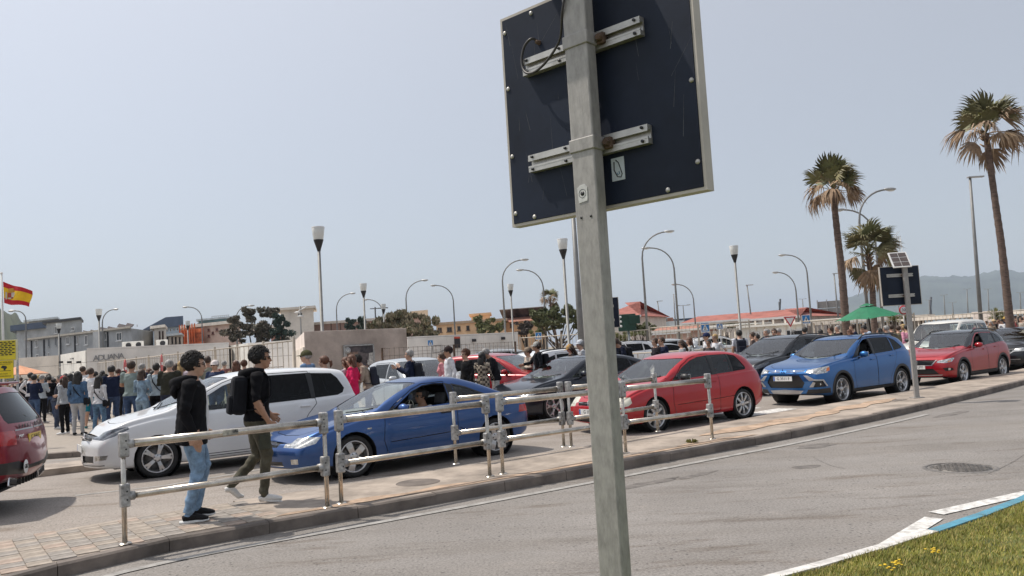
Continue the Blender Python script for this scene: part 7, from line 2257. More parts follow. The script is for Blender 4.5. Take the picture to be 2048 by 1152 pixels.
def place_cars():
 a = R(36)
 r = build_car('people_carrier', MPV, car_at(315, 955, MPV, R(35)), R(35), 'white people carrier with dark rear windows behind the two walking men')
 badge_ring(r, MPV, .72, .062, 'w', .0)
 for k in range(3):
  MB().box((MPV['_X0'] + float(MPV['_fx'](.69 + .03 * k)) - .118, 0, .69 + k * .032), (.02, .84 - .02 * k, .008)).build('grille_bar', CHROME, r)
 lamp_units(r, MPV, [(.20, .60, .735), (.34, .70, .765)], .045)
 r = build_car('coupe', COUPE, car_at(706, 955, COUPE, R(38)), R(38), 'royal blue two door coupe with its driver at the open window')
 globals()['COUPE_ROOT'] = r
 badge_ring(r, COUPE, .57, .045, 'griffin', .0)
 for k in range(4):
  MB().box((COUPE['_X0'] + float(COUPE['_fx'](.56)) - .132, 0, .54 + k * .02), (.02, .52, .007)).build('grille_bar', CHROME, r)
 lamp_units(r, COUPE, [(.17, .50, .585), (.27, .62, .60)], .05)
 MB().box((COUPE['_X0'] + 1.12, -COUPE['W'] / 2 * .985, .70), (.07, .02, .025), bev=.006).build('side_indicator', LAMP_IN, r)
 r = build_car('hatchback', HATCH, car_at(1309, 863, HATCH, R(35)), R(35), 'bright red three door hatchback beside the last steel barrier')
 badge_ring(r, HATCH, .605, .062, 'w', .0)
 for k in range(2):
  MB().box((HATCH['_X0'] + float(HATCH['_fx'](.6)) - .112, 0, .585 + k * .045), (.02, .66, .010)).build('grille_bar', TRIM, r)
 r = build_car('crossover', CROSS, car_at(1682, 807, CROSS, R(36)), R(36), 'bright blue crossover with silver skid plate in front of the dark sport utility')
 M = face_front(CROSS, .835, 0, .004)
 for k in range(3):
  an = R(90 + 120 * k)
  d, e = Vector((math.cos(an), math.sin(an), 0)), Vector((-math.sin(an), math.cos(an), 0))
  q = [M @ (p + Vector((0, 0, .01))) for p in (d * .004, d * .034 + e * .02, d * .066, d * .034 - e * .02)]
  MB().add(q, [(0, 3, 2, 1), (0, 1, 2, 3)]).build('badge', CHROME, r)
 for z in (.825, .85):
  for sg in (-1, 1):
   MB().tube([face_front(CROSS, z, sg * .09, .0) @ Vector((0, 0, 0)), face_front(CROSS, z, sg * .3, .0) @ Vector((0, 0, 0)), face_front(CROSS, z + .005, sg * .53, -.01) @ Vector((0, 0, 0))], .010, 6).build('grille_bar', CHROME, r)
 lamp_units(r, CROSS, [(.22, .64, .84), (.36, .74, .845)], .052)
 for sg in (-1, 1):
  M2 = Matrix.Translation((CROSS['_X0'] + .14, sg * .78, .52)) @ Matrix.Rotation(R(-90), 4, 'Y')
  MB().lathe([(0, .02), (.04, .02), (.045, -.02)], 14, M2).build('fog_light', LAMP_IN, r)
 r = build_car('small_crossover', SMALLX, car_at(1924, 768, SMALLX, R(37)), R(37), 'red crossover with black roof behind the solar sign post')
 badge_ring(r, SMALLX, .675, .05, 'griffin', .0)
 for k in range(4):
  MB().box((SMALLX['_X0'] + float(SMALLX['_fx'](.66)) - .108, 0, .625 + k * .03), (.02, .84, .006)).build('grille_bar', DARK_STEEL, r)
 lamp_units(r, SMALLX, [(.2, .62, .70), (.30, .70, .715)], .04)
 # second lane
 r = build_car('dark_hatchback', LOWX, car_at(1108, 842, LOWX, a), a, 'dark navy hatchback behind the barriers and the near sign post')
 r = build_car('sport_utility', BIGX, car_at(1556, 789, BIGX, a), a, 'black sport utility behind the bright blue crossover')
 lamp_units(r, BIGX, [(.2, .60, .82), (.32, .72, .85)], .04)
 L = LUX
 rz = R(15)
 near = at(2, 860, 10.3)
 ctr = Vector((near.x, near.y, 0)) - Matrix.Rotation(rz, 3, 'Z') @ Vector((L['L'] / 2 - .05, -L['W'] / 2 + .05, 0))
 r = build_car('luxury_sport_utility', LUX, ctr, rz, 'burgundy luxury sport utility leaving at the left edge, yellow rear plate')
 X0 = L['_X0']
 def rear_M(z, y, out=.0):
  x = X0 + L['L'] + float(L['_xr'](z)) + L['bow_r'] * (1 - min(1, abs(y) / (L['W'] * .43)) ** 2) + out
  return Matrix.Translation((x, y, z)) @ Matrix(((0, 0, 1, 0), (1, 0, 0, 0), (0, 1, 0, 0), (0, 0, 0, 1)))
 cx_ = 0
 txt = 'RANGE ROVER'
 for i, chx in enumerate(txt):
  if chx == ' ': continue
  y = -.46 + i * .092
  text_obj('letter', chx, .085, DARK_STEEL, r, rear_M(1.125, y, .012))
 text_obj('lettering', 'SPORT', .055, CHROME, r, rear_M(1.00, -.48, .010), sx=1.2)
 M = rear_M(.60, -.46, .016)
 MB().lathe([(0, .004), (.085, .004), (.09, 0)], 28, M).build('country_sticker', WHITE_PAINT, r)
 text_obj('sticker_text', 'GBZ', .075, INKM, r, M @ Matrix.Translation((0, 0, .006)))
 for sg in (-1, 1):
  MB().box((0, 0, 0), (.30, .12, .03), M=rear_M(.43, sg * .60, .02) @ Matrix.Rotation(R(8) * sg, 4, 'Z'), bev=.012).build('exhaust_tip', CHROME, r)
  MB().box((0, 0, 0), (.24, .07, .034), M=rear_M(.43, sg * .60, .022) @ Matrix.Rotation(R(8) * sg, 4, 'Z'), bev=.012).build('exhaust_pipe', BLACK, r)
 for k in range(7):
  MB().box((0, 0, 0), (.012, .13, .03), M=rear_M(.42, -.33 + k * .11, -.0)).build('diffuser_fin', TRIM, r)
 mb = MB()
 mb.box((X0 + L['L'] - .50, 0, 1.70), (.34, 1.42, .04), bev=.015)
 mb.build('spoiler', P_BURG, r)
 MB().box((X0 + L['L'] - .33, 0, 1.685), (.02, .5, .02)).build('brake_light', REDL, r)
 # first lane at the right edge
 Pn = gp(2030, 741)
 r = build_car('saloon', SALOON, car_at(2068, 738, SALOON, R(42)), R(42), 'black saloon with chrome lined grille at the right edge')
 badge_ring(r, SALOON, .68, .075, '', .0)
 c = SN(23.6, 15.6)
 r = build_car('silver_saloon', SALOON_S, (22.2, 31.0, 0), R(42), 'silver saloon behind the black one at the right edge')
 r = build_car('old_off_roader', OLDX, (15.0, 28.6, 0), R(40), 'old white off-roader with upright cabin behind the red crossover')
 # far lane, facing the other way
 def far(px, n, S, name, label, extra=0):
  u = (px - 1024) / F_PX
  Y = n / (NDIR.y + NDIR.x * u)
  return build_car(name, S, (u * Y, Y, 0), R(36) + math.pi, label)
 build_car('grey_car', MPV_G, (-2.75, 22.6, 0), R(122), 'pale grey car in the far lane behind the waving man')
 build_car('red_car', RED_SUV, (-.35, 22.9, 0), R(150), 'red car in the far lane behind the people in black')
 far(1130, 19.3, WHITE_SUV, 'white_car', 'white car with black roof bars in the far lane')
 # parked beyond the queue
 src = {o['label']: o for o in COL.objects if o.get('category') == 'car'}
 sv = [o for k, o in src.items() if k.startswith('silver saloon')][0]
 gr = [o for k, o in src.items() if k.startswith('pale grey')][0]
 wh = [o for k, o in src.items() if k.startswith('white car')][0]
 for o, px, Y, rz, lb in ((wh, 1222, 41, 20, 'white car parked behind the navy tee shirt'), (sv, 1300, 43, 8, 'silver car parked behind the woman in the dark vest'), (gr, 1345, 44, 190, 'pale grey car parked behind the palisade fence'),
                             (wh, 1432, 47, 185, 'white car parked behind the blond woman'), (gr, 962, 40, 15, 'pale grey car parked in front of the low grey building'), (sv, 1022, 42, 10, 'silver car parked at the end of the low grey building'), (wh, 1900, 62, 20, 'white car parked beyond the crowd at the right'), (sv, 1775, 62, 15, 'silver car parked behind the speed limit sign')):
  c = copy_tree(o)
  c.location = ((px - 1024) / F_PX * Y, Y, .128 if px < 1500 else 0)
  c.rotation_euler = (0, 0, R(rz))
  tag(c, lb, 'car', 'cars parked beyond the queue')
place_cars()
# ------------------------------------------------------------------ people
V3 = Vector
SKIN = [mat('skin_%s' % k, c, 0.55, var=0.08, vscale=20) for k, c in (('light', (0.50, 0.30, 0.21)), ('tan', (0.40, 0.22, 0.14)), ('deep', (0.16, 0.085, 0.055)))]
_cl = {}
def cloth(col, rough=0.85, kind='plain'):
 k = (tuple(round(c, 3) for c in col), kind)
 if k in _cl: return _cl[k]
 nm = 'cloth_%s_%d' % (kind, len(_cl))
 if kind == 'denim':
  m = mat(nm, col, 0.85, var=0.35, vscale=7, bump=0.5, bscale=16)
 elif kind == 'plaid':
  m = mat(nm, col, 0.85, var=0.2, vscale=5, bump=0.3, bscale=14)
  nt = m.node_tree
  b = nt.nodes['Principled BSDF']
  tc = nt.nodes.new('ShaderNodeTexCoord')
  mp = nt.nodes.new('ShaderNodeMapping')
  mp.inputs['Scale'].default_value = (9, 9, 9)
  ck = nt.nodes.new('ShaderNodeTexChecker')
  ck.inputs['Scale'].default_value = 1.6
  ck.inputs['Color1'].default_value = (0.42, 0.36, 0.28, 1)
  ck.inputs['Color2'].default_value = (0.07, 0.055, 0.045, 1)
  nt.links.new(tc.outputs['Object'], mp.inputs[0])
  nt.links.new(mp.outputs[0], ck.inputs['Vector'])
  nt.links.new(ck.outputs['Color'], b.inputs['Base Color'])
 else:
  m = mat(nm, col, rough, var=0.12, vscale=6, bump=0.55, bscale=13, spec=0.15)
 _cl[k] = m
 return m
HAIRM = {k: mat('hair_' + k, c, 0.6, var=0.35, vscale=30, stretch=(1, 1, .25), bump=0.5, bscale=60) for k, c in
         (('black', (0.012, 0.010, 0.009)), ('brown', (0.045, 0.024, 0.014)), ('auburn', (0.10, 0.038, 0.018)), ('blond', (0.36, 0.24, 0.10)), ('grey', (0.26, 0.25, 0.24)))}
SHADES = mat('sunglass_lens', (0.008, 0.008, 0.009), 0.15, coat=0.5, var=0)
EYEM = mat('eye_dark', (0.02, 0.014, 0.01), 0.3, var=0)
LIPM = mat('lip', (0.30, 0.11, 0.09), 0.5, var=0.05)
# joints for a 1.75 m figure, local +x is where the person faces, +y is their left
STAND = dict(pelvis=(0, 0, .95), chest=(0.0, 0, 1.30), neck=(.0, 0, 1.50), head=(.02, 0, 1.64),
             hipL=(0, .095, .92), kneeL=(.02, .105, .50), ankL=(-.02, .11, .085), toeL=(.12, .14, .03),
             hipR=(0, -.095, .92), kneeR=(.02, -.105, .50), ankR=(-.02, -.11, .085), toeR=(.12, -.14, .03),
             shoL=(-.01, .185, 1.435), elbL=(-.03, .235, 1.15), wriL=(.05, .235, .91), shoR=(-.01, -.185, 1.435), elbR=(-.03, -.235, 1.15), wriR=(.05, -.235, .91), nod=0.0, turn=0.0)
def pose(**kw):
 d = dict(STAND)
 d.update(kw)
 return d
POSES = {
 'stand': STAND,
 'wide': pose(ankL=(-.02, .17, .085), toeL=(.11, .23, .03), kneeL=(.02, .14, .5), ankR=(0, -.17, .085), toeR=(.13, -.22, .03), kneeR=(.03, -.14, .5)),
 'crossed': pose(elbL=(.05, .26, 1.17), wriL=(.23, -.02, 1.20), elbR=(.05, -.26, 1.17), wriR=(.22, .04, 1.16)),
 'phone': pose(elbL=(.06, .24, 1.17), wriL=(.30, .08, 1.24), elbR=(.04, -.24, 1.15), wriR=(.29, -.05, 1.22), nod=.35),
 'hips': pose(elbL=(-.10, .34, 1.20), wriL=(.05, .19, 1.0), elbR=(-.1, -.34, 1.20), wriR=(.05, -.19, 1.0)),
 'walk': pose(kneeL=(.16, .09, .52), ankL=(.20, .09, .12), toeL=(.34, .11, .09), kneeR=(.02, -.09, .5), ankR=(-.24, -.09, .16), toeR=(-.14, -.10, .035), elbL=(-.12, .24, 1.17), wriL=(-.06, .25, .93), elbR=(.03, -.24, 1.16), wriR=(.22, -.22, 1.0)),
 'wave': pose(elbL=(.02, .30, 1.20), wriL=(.22, .22, 1.36), elbR=(.18, -.28, 1.18), wriR=(.42, -.24, 1.34)),
 'reach': pose(elbR=(.16, -.24, 1.22), wriR=(.40, -.20, 1.18), turn=-.3),
 'bow': pose(chest=(.07, 0, 1.29), neck=(.15, 0, 1.46), head=(.24, 0, 1.57), shoL=(.11, .185, 1.41), shoR=(.11, -.185, 1.41), elbL=(.14, .24, 1.13), wriL=(.30, .12, 1.05), elbR=(.14, -.24, 1.13), wriR=(.30, -.1, 1.05), nod=.5),
 'sit': pose(pelvis=(0, 0, .95), chest=(-.09, 0, 1.29), neck=(-.13, 0, 1.49), head=(-.10, 0, 1.63), shoL=(-.14, .185, 1.43), shoR=(-.14, -.185, 1.43), kneeL=(.45, .13, 1.04), ankL=(.66, .13, .84), toeL=(.78, .15, .88), kneeR=(.45, -.13, 1.04), ankR=(.66, -.13, .84), toeR=(.78, -.15, .88), elbL=(.10, .25, 1.22), wriL=(.34, .16, 1.30), elbR=(.10, -.25, 1.22), wriR=(.34, -.16, 1.30)),
}
def person_mesh(P, vox=0.013, fem=False, sleeve='long', legs='long', slim=1.0, coat=0.0, hem=.90, loose=1.0):
 """one continuous body; material slots: skin, top, legs, shoes"""
 J = {k: (V3(v) if hasattr(v, '__len__') else v) for k, v in P.items()}
 mb = MB()
 caps = []     # (a, b, ra, rb, slot) for the material pass
 def limb(pts, rs, slot, n=12, ell=None, up=None):
  mb.tube(pts, rs, n, ell=ell, up=up)
  for i in range(len(pts) - 1):
   caps.append((V3(pts[i]), V3(pts[i + 1]), rs[i] if not ell else max(ell[i]), rs[i + 1] if not ell else max(ell[i + 1]), slot))
 t = loose * slim
 pel, che, nek, hd = J['pelvis'], J['chest'], J['neck'], J['head']
 sw = .168 * slim * (.90 if fem else 1)
 hips = .168 * (1.04 if fem else .96) * slim
 waist = .142 * (.86 if fem else 1) * slim
 up = (0, 1, 0)
 L = lambda a, b, k: a + (b - a) * k
 tors = [(L(pel, che, -.36), (hips * .72, .095)), (L(pel, che, -.12), (hips, .122 * t)), (L(pel, che, .12), (hips * .98, .118 * t)), (L(pel, che, .42), (waist * (1 + .10 * (loose - 1)), .102 * t)),
   (L(pel, che, .85), (sw * .97, .118 * t)), (L(che, nek, .12), (sw * 1.03, .122 * t)), (L(che, nek, .45), (sw * 1.02, .110 * t)), (L(che, nek, .66), (sw * .88, .092 * t)), (L(che, nek, .86), (.118, .080)), (nek, (.068, .066))]
 mb.tube([p for p, _ in tors], [e[0] for _, e in tors], 18, ell=[e for _, e in tors], up=up)
 for (a, ea), (b, eb) in zip(tors[:-1], tors[1:]): caps.append((a, b, ea[0] * .7, eb[0] * .7, 'torso'))
 if fem:
  for s in (-1, 1): mb.ball(L(pel, che, .93) + V3((.085, s * .075, 0)), (.06, .065, .065))
 mb.ball(L(pel, che, -.08) + V3((-.05, .06, 0)), (.095, .09, .105))
 mb.ball(L(pel, che, -.08) + V3((-.05, -.06, 0)), (.095, .09, .105))
 # head and neck
 lk = V3((math.cos(J['turn']) * math.cos(J['nod']), math.sin(J['turn']) * math.cos(J['nod']), -math.sin(J['nod'])))
 lf = V3((-math.sin(J['turn']), math.cos(J['turn']), 0))
 upv = lk.cross(lf).normalized()
 limb([L(che, nek, .8), nek, hd - upv * .06], [.075, .061, .058], 'skin')
 HM = Matrix((lk, lf, upv)).transposed().to_4x4()
 hd = hd - upv * .014
 hp = lambda x, y, z: hd + lk * x + lf * y + upv * z
 hs = 1.0 if fem else 1.05
 mb.ball(hp(-.012, 0, .035), (.098 * hs, .076 * hs, .092 * hs), 18, 14, M=HM)
 mb.ball(hp(.022, 0, -.02), (.07 * hs, .062 * hs, .085 * hs), 16, 12, M=HM)
 mb.ball(hp(.042, 0, -.078), (.046 * hs, .044 * hs, .032), 14, 10, M=HM)
 mb.tube([hp(.078, 0, .028), hp(.098, 0, .004), hp(.108, 0, -.022), hp(.088, 0, -.032)], [.010, .012, .016, .010], 8)
 mb.ball(hp(.086, 0, -.052), (.012, .024, .010), 10, 6, M=HM)
 mb.ball(hp(.070, 0, .038), (.018, .055, .012), 10, 6, M=HM)
 for s in (-1, 1):
  mb.ball(hp(-.008, s * .076, .0), (.020, .010, .030), 10, 8, M=HM)
  mb.ball(hp(.06, s * .045, -.018), (.02, .018, .02), 8, 6, M=HM)
 caps.append((hp(-.02, 0, .04), hp(.04, 0, -.05), .1, .08, 'skin'))
 lower = 'legs'
 for S in 'LR':
  h, k, a, to = J['hip' + S], J['knee' + S], J['ank' + S], J['toe' + S]
  lt = loose
  bare = legs == 'short'
  r = [.098 * slim * lt, .088 * slim * lt, .062 * lt, .060 if not bare else .056, .050 * lt if not bare else .034, .046 * lt if not bare else .036]
  if bare: r = [.105 * slim, .095 * slim, .075, .056, .045, .036]
  mid = L(k, a, .35) + V3((-.012, 0, 0))
  mb.tube([h + V3((0, 0, .05)), L(h, k, .35), L(h, k, .9), mid, L(k, a, .75), L(k, a, .98)], r, 12)
  caps.append((h, L(h, k, .5), .09, .08, lower))
  caps.append((L(h, k, .5), k, .08, .06, lower))
  caps.append((k, a, .06, .05, 'skin' if bare else lower))
  d = (to - a)
  d.z = 0
  d.normalize()
  heel = a - d * .055
  foot = [heel + V3((0, 0, -.035)), a + V3((0, 0, -.03)) + d * .01, L(a, to, .5) + V3((0, 0, .0)), to, to + d * .055]
  zs = a.z - .085
  tz = to.z - .03
  F = [heel + V3((0, 0, -.042)), a + d * .0 + V3((0, 0, -.028)), L(a, to, .55) + V3((0, 0, -.002)), to + V3((0, 0, .012)), to + d * .055 + V3((0, 0, .004))]
  mb.tube(F, .04, 12, ell=[(.030, .030), (.046, .040), (.038, .042), (.033, .046), (.018, .030)], up=(0, 0, 1))
  for i in range(4): caps.append((F[i], F[i + 1], .045, .045, 'shoes'))
  sh, el, wr = J['sho' + S], J['elb' + S], J['wri' + S]
  lr = loose
  aslot = 'top'
  sgn = 1 if S == 'L' else -1
  mb.ball(sh + V3((0, -sgn * .005, -.01)), (.066 * t, .066 * t, .066 * t), 14, 10)
  thin = .86 if fem else 1.0
  if sleeve == 'long': rr = [.064 * t, .056 * lr * thin, .048 * lr * thin, .046 * lr * thin, .034 * lr]
  else: rr = [.064 * t, .052 * lr * thin, .042 * thin, .041 * thin, .027]
  mb.tube([sh, L(sh, el, .45), el, L(el, wr, .3), wr], rr, 12)
  caps.append((sh, L(sh, el, .62), .06, .055, 'top'))
  caps.append((L(sh, el, .62), el, .05, .045, 'skin' if sleeve in ('short', 'none') else 'top'))
  caps.append((el, L(el, wr, .45), .045, .04, 'top' if sleeve == 'long' else 'skin'))
  caps.append((L(el, wr, .45), wr, .04, .035, 'top' if sleeve == 'long' else 'skin'))
  # hand: palm, four curled fingers, thumb
  fd = (wr - el).normalized()
  side = fd.cross(V3((0, sgn, 0)))
  if side.length < .2: side = V3((1, 0, 0))
  side = (side - fd * side.dot(fd)).normalized()       # towards the thumb
  if side.x < 0 and abs(fd.z) > .6: side = -side
  inn = fd.cross(side) * (1 if fd.cross(side).y * -sgn > 0 else -1)
  mb.tube([wr - fd * .01, wr + fd * .035, wr + fd * .085], .03, 10, ell=[(.026, .021), (.038, .017), (.041, .014)], up=tuple(side))
  for i, ln_ in enumerate((.070, .080, .075, .058)):
   b = wr + fd * .082 + side * (.035 - .0225 * i)
   m1 = b + fd * ln_ * .5 + inn * .008
   m2 = m1 + fd * ln_ * .28 + inn * .024
   mb.tube([b - fd * .02, b, m1, m2], [.0088, .0085, .0080, .0070], 8)
  b = wr + fd * .030 + side * .028
  mb.tube([b, b + side * .028 + fd * .03 + inn * .008, b + side * .034 + fd * .062 + inn * .02], [.014, .0115, .009], 8)
  caps.append((wr, wr + fd * .17, .04, .04, 'skin'))
 if coat > 0:
  z0, z1 = hem, 1.30
  prof = [(L(pel, che, (hem - .95) / .35), (hips * 1.10 * coat, .140 * coat)), (L(pel, che, .1), (hips * 1.08 * coat, .138 * coat)), (L(pel, che, .55), (waist * 1.14 * coat, .125 * coat)), (L(pel, che, .95), (sw * 1.04 * coat, .132 * coat)), (L(che, nek, .5), (sw * 1.02 * coat, .118 * coat)), (L(che, nek, .80), (.105, .085))]
  mb.tube([p for p, _ in prof], [e[0] for _, e in prof], 20, ell=[e for _, e in prof], up=up)
 src = mb.mesh('tmp_body', SKIN[0])
 o = bpy.data.objects.new('tmp_body', src)
 COL.objects.link(o)
 rm = o.modifiers.new('r', 'REMESH')
 rm.mode = 'VOXEL'
 rm.voxel_size = vox
 rm.use_smooth_shade = True
 smd = o.modifiers.new('s', 'SMOOTH')
 smd.factor, smd.iterations = .5, 3 if vox > .01 else 5
 dg = bpy.context.evaluated_depsgraph_get()
 me = bpy.data.meshes.new_from_object(o.evaluated_get(dg))
 bpy.data.objects.remove(o)
 bpy.data.meshes.remove(src)
 me.name = 'body'
 # material pass
 n = len(me.polygons)
 C = np.empty(n * 3)
 me.polygons.foreach_get('center', C)
 C = C.reshape(-1, 3)
 best = np.full(n, 1e9)
 slot = np.zeros(n, np.int32)
 ids = {'skin': 0, 'top': 1, 'torso': 1, 'legs': 2, 'shoes': 3}
 tor = np.zeros(n, bool)
 for a, b, ra, rb, s in caps:
  A, B = np.array(a), np.array(b)
  d = B - A
  tt = np.clip(((C - A) @ d) / max(d @ d, 1e-9), 0, 1)
  q = np.linalg.norm(C - (A + tt[:, None] * d), axis=1) - (ra + (rb - ra) * tt)
  m = q < best
  best[m] = q[m]
  slot[m] = ids[s]
  tor[m] = (s == 'torso')
 hemv = hem
 relz = C[:, 2]
 slot[(slot == 1) & tor & (relz < hemv)] = 2
 slot[(slot == 2) & (relz >= hemv) & (relz < 1.2) & (np.abs(C[:, 1]) < .24) & (C[:, 0] < .3)] = 1
 nz = float(nek.z)
 slot[(slot == 1) & tor & (relz > nz - .035)] = 0
 me.materials.clear()
 for m in (SKIN[0], SKIN[0], SKIN[0], SKIN[0]): me.materials.append(m)
 me.polygons.foreach_set('material_index', slot)
 # folds in the cloth
 nv = len(me.vertices)
 co = np.empty(nv * 3)
 me.vertices.foreach_get('co', co)
 co = co.reshape(-1, 3)
 nr_ = np.empty(nv * 3)
 me.vertices.foreach_get('normal', nr_)
 nr_ = nr_.reshape(-1, 3)
 li = np.empty(len(me.loops), np.int32)
 me.loops.foreach_get('vertex_index', li)
 lt_ = np.empty(n, np.int32)
 me.polygons.foreach_get('loop_total', lt_)
 cloth_w = np.ones(nv)
 cloth_w[li[np.repeat((slot == 0) | (slot == 3), lt_)]] = 0
 x_, y_, z_ = co.T
 wv = np.sin(z_ * 52 + 3.2 * np.sin(x_ * 13 + 1.3) + 2.6 * np.sin(y_ * 17)) * np.sin(x_ * 21 + 2.2 * np.sin(z_ * 11) + y_ * 9)
 wv += .7 * np.sin(z_ * 27 + x_ * 33 - y_ * 24 + 2 * np.sin(z_ * 7))
 foc = np.zeros(nv)
 for key in ('kneeL', 'kneeR', 'elbL', 'elbR', 'ankL', 'ankR', 'pelvis', 'shoL', 'shoR'):
  foc += np.exp(-((co - np.array(J[key])) ** 2).sum(1) / (2 * .11 ** 2))
 dsp = wv * cloth_w * (.0022 + .0042 * np.clip(foc, 0, 1.2))
 me.vertices.foreach_set('co', (co + nr_ * dsp[:, None]).reshape(-1))
 me.polygons.foreach_set('use_smooth', [True] * n)
 me.update()
 me['head'] = [hd.x, hd.y, hd.z]
 me['look'] = [lk.x, lk.y, lk.z]
 me['nek'] = [nek.x, nek.y, nek.z]
 me['che'] = [che.x, che.y, che.z]
 return me
def head_frame(me):
 hd, lk = V3(me['head']), V3(me['look'])
 lf = V3((0, 0, 1)).cross(lk).normalized()
 up = lk.cross(lf).normalized()
 return Matrix(((lk.x, lf.x, up.x, hd.x), (lk.y, lf.y, up.y, hd.y), (lk.z, lf.z, up.z, hd.z), (0, 0, 0, 1))) @ Matrix.Scale(1.045, 4)
def noise_shell(c, r, seed, n=22, m=14, amp=.06, keep=None):
 """lumpy ball in head space, faces kept by a test"""
 rs = np.random.default_rng(seed)
 ph = rs.uniform(0, 6.28, (6,))
 V, Fs = [], []
 for i in range(m + 1):
  a = math.pi * i / m
  for j in range(n):
   t = 2 * math.pi * j / n
   d = V3((math.sin(a) * math.cos(t), math.sin(a) * math.sin(t), math.cos(a)))
   w = 1 + amp * (math.sin(7 * t + ph[0] + 3 * a) * math.sin(5 * a + ph[1]) + .6 * math.sin(13 * t + ph[2]) * math.sin(9 * a + ph[3])) + rs.uniform(-amp, amp) * .35
   V.append(V3(c) + V3((d.x * r[0] * w, d.y * r[1] * w, d.z * r[2] * w)))
 for i in range(m):
  for j in range(n):
   f = (i * n + j, (i + 1) * n + j, (i + 1) * n + (j + 1) % n, i * n + (j + 1) % n)
   cc = sum((V[k] for k in f), V3()) / 4
   if keep is None or keep(cc): Fs.append(f)
 return V, Fs
HAIR_MESH = {}
def hair_mesh(style, var=0):
 k = (style, var)
 if k in HAIR_MESH: return HAIR_MESH[k]
 mb = MB()
 face = lambda c: not (c.x > .038 and c.z < .075) and not (c.x > -.005 and c.z < -.015) and c.z > -.075
 hi = 32 if style == 'curly' else 22
 amp = {'short': .035, 'curly': .04, 'crop': .015, 'tousled': .035}.get(style, .04)
 s = {'crop': 1.03, 'short': 1.10, 'curly': 1.13, 'tousled': 1.12}.get(style, 1.10)
 V, F = noise_shell((-.018, 0, .040), (.102 * s, .082 * s, .093 * s), 11 + var, hi, 18, amp, face)
 mb.add(V, F, 0, True)
 if style in ('curly', 'tousled'):
  rs = np.random.default_rng(5 + var)
  for i in range(620):
   a, t = rs.uniform(0, 2.0), rs.uniform(0, 6.28)
   d = V3((math.sin(a) * math.cos(t), math.sin(a) * math.sin(t), math.cos(a)))
   p = V3((-.02 + d.x * .108, d.y * .090, .045 + d.z * .102))
   if not face(p) and p.z < .07: continue
   q = (d.cross(V3(rs.normal(size=3)))).normalized()
   fl = V3((-.4, 0, -.5)) - d * d.dot(V3((-.4, 0, -.5)))
   l = rs.uniform(.022, .042)
   r_ = rs.uniform(.0035, .006)
   mb.tube([p, p + d * l * .35 + (q * .5 + fl * .5) * l * .5, p + d * l * .30 + (q * .5 + fl) * l], [r_, r_, r_ * .25], 4)
 if style in ('long', 'longer', 'bob'):
  ln_ = {'long': -.30, 'longer': -.44, 'bob': -.14}[style]
  P = [(-.045, 0, .06), (-.075, 0, -.04), (-.085, 0, -.12), (-.095, 0, ln_ * .75 - .03), (-.085, 0, ln_)]
  E_ = [(.085, .05), (.095, .05), (.10, .045), (.10, .04), (.045, .015)]
  mb.tube(P, .05, 16, ell=E_, up=(0, 1, 0))
  for s_ in (-1, 1): mb.tube([(.02, s_ * .075, .05), (.0, s_ * .088, -.03), (-.02, s_ * .085, max(ln_ * .6, -.17))], [.03, .028, .012], 8)
 if style == 'ponytail':
  mb.ball((-.115, 0, .03), (.035, .03, .03))
  mb.tube([(-.12, 0, .03), (-.165, 0, .0), (-.17, 0, -.07), (-.15, 0, -.13)], [.025, .035, .03, .01], 10)
 HAIR_MESH[k] = mb.mesh('hair', HAIRM['black'])
 return HAIR_MESH[k]
def cap_mesh(kind):
 k = ('cap', kind)
 if k in HAIR_MESH: return HAIR_MESH[k]
 mb = MB()
 V, F = noise_shell((-.012, 0, .045), (.112, .090, .098), 3, 24, 16, .004, lambda c: c.z > .035)
 mb.add(V, F, 0, True)
 if kind == 'straw':
  mb.lathe([(.09, .042), (.13, .038), (.175, .030), (.176, .026), (.09, .034)], 26, Matrix.Translation((-.01, 0, 0)))
 else:
  P = []
  top, bot = [], []
  for i in range(13):
   t = math.pi * (i / 12 - .5)
   a = V3((.085 + .0 * math.cos(t), .083 * math.sin(t), .048 - .01 * abs(math.sin(t))))
   a.x = -.012 + .108 * math.cos(t)
   b = V3((-.012 + (.108 + .085 * math.cos(t) ** .7 if math.cos(t) > 0 else .108) * max(math.cos(t), 0) + .0, .086 * math.sin(t), .040 - .012 * abs(math.sin(t)) - .006 * math.cos(t)))
   b.x = -.012 + .108 * math.cos(t) + .085 * max(math.cos(t), 0) ** .6
   top.append(a)
   bot.append(b)
  n = len(top)
  V = top + bot + [p - V3((0, 0, .006)) for p in top] + [p - V3((0, 0, .006)) for p in bot]
  F = []
  for i in range(n - 1): F += [(i, n + i, n + i + 1, i + 1), (2 * n + i + 1, 3 * n + i + 1, 3 * n + i, 2 * n + i), (n + i, 3 * n + i, 3 * n + i + 1, n + i + 1)]
  mb.add(V, F, 0, True)
  mb.ball((-.012, 0, .143), (.009, .009, .006), 8, 6)
 HAIR_MESH[k] = mb.mesh('cap', HAIRM['black'])
 return HAIR_MESH[k]
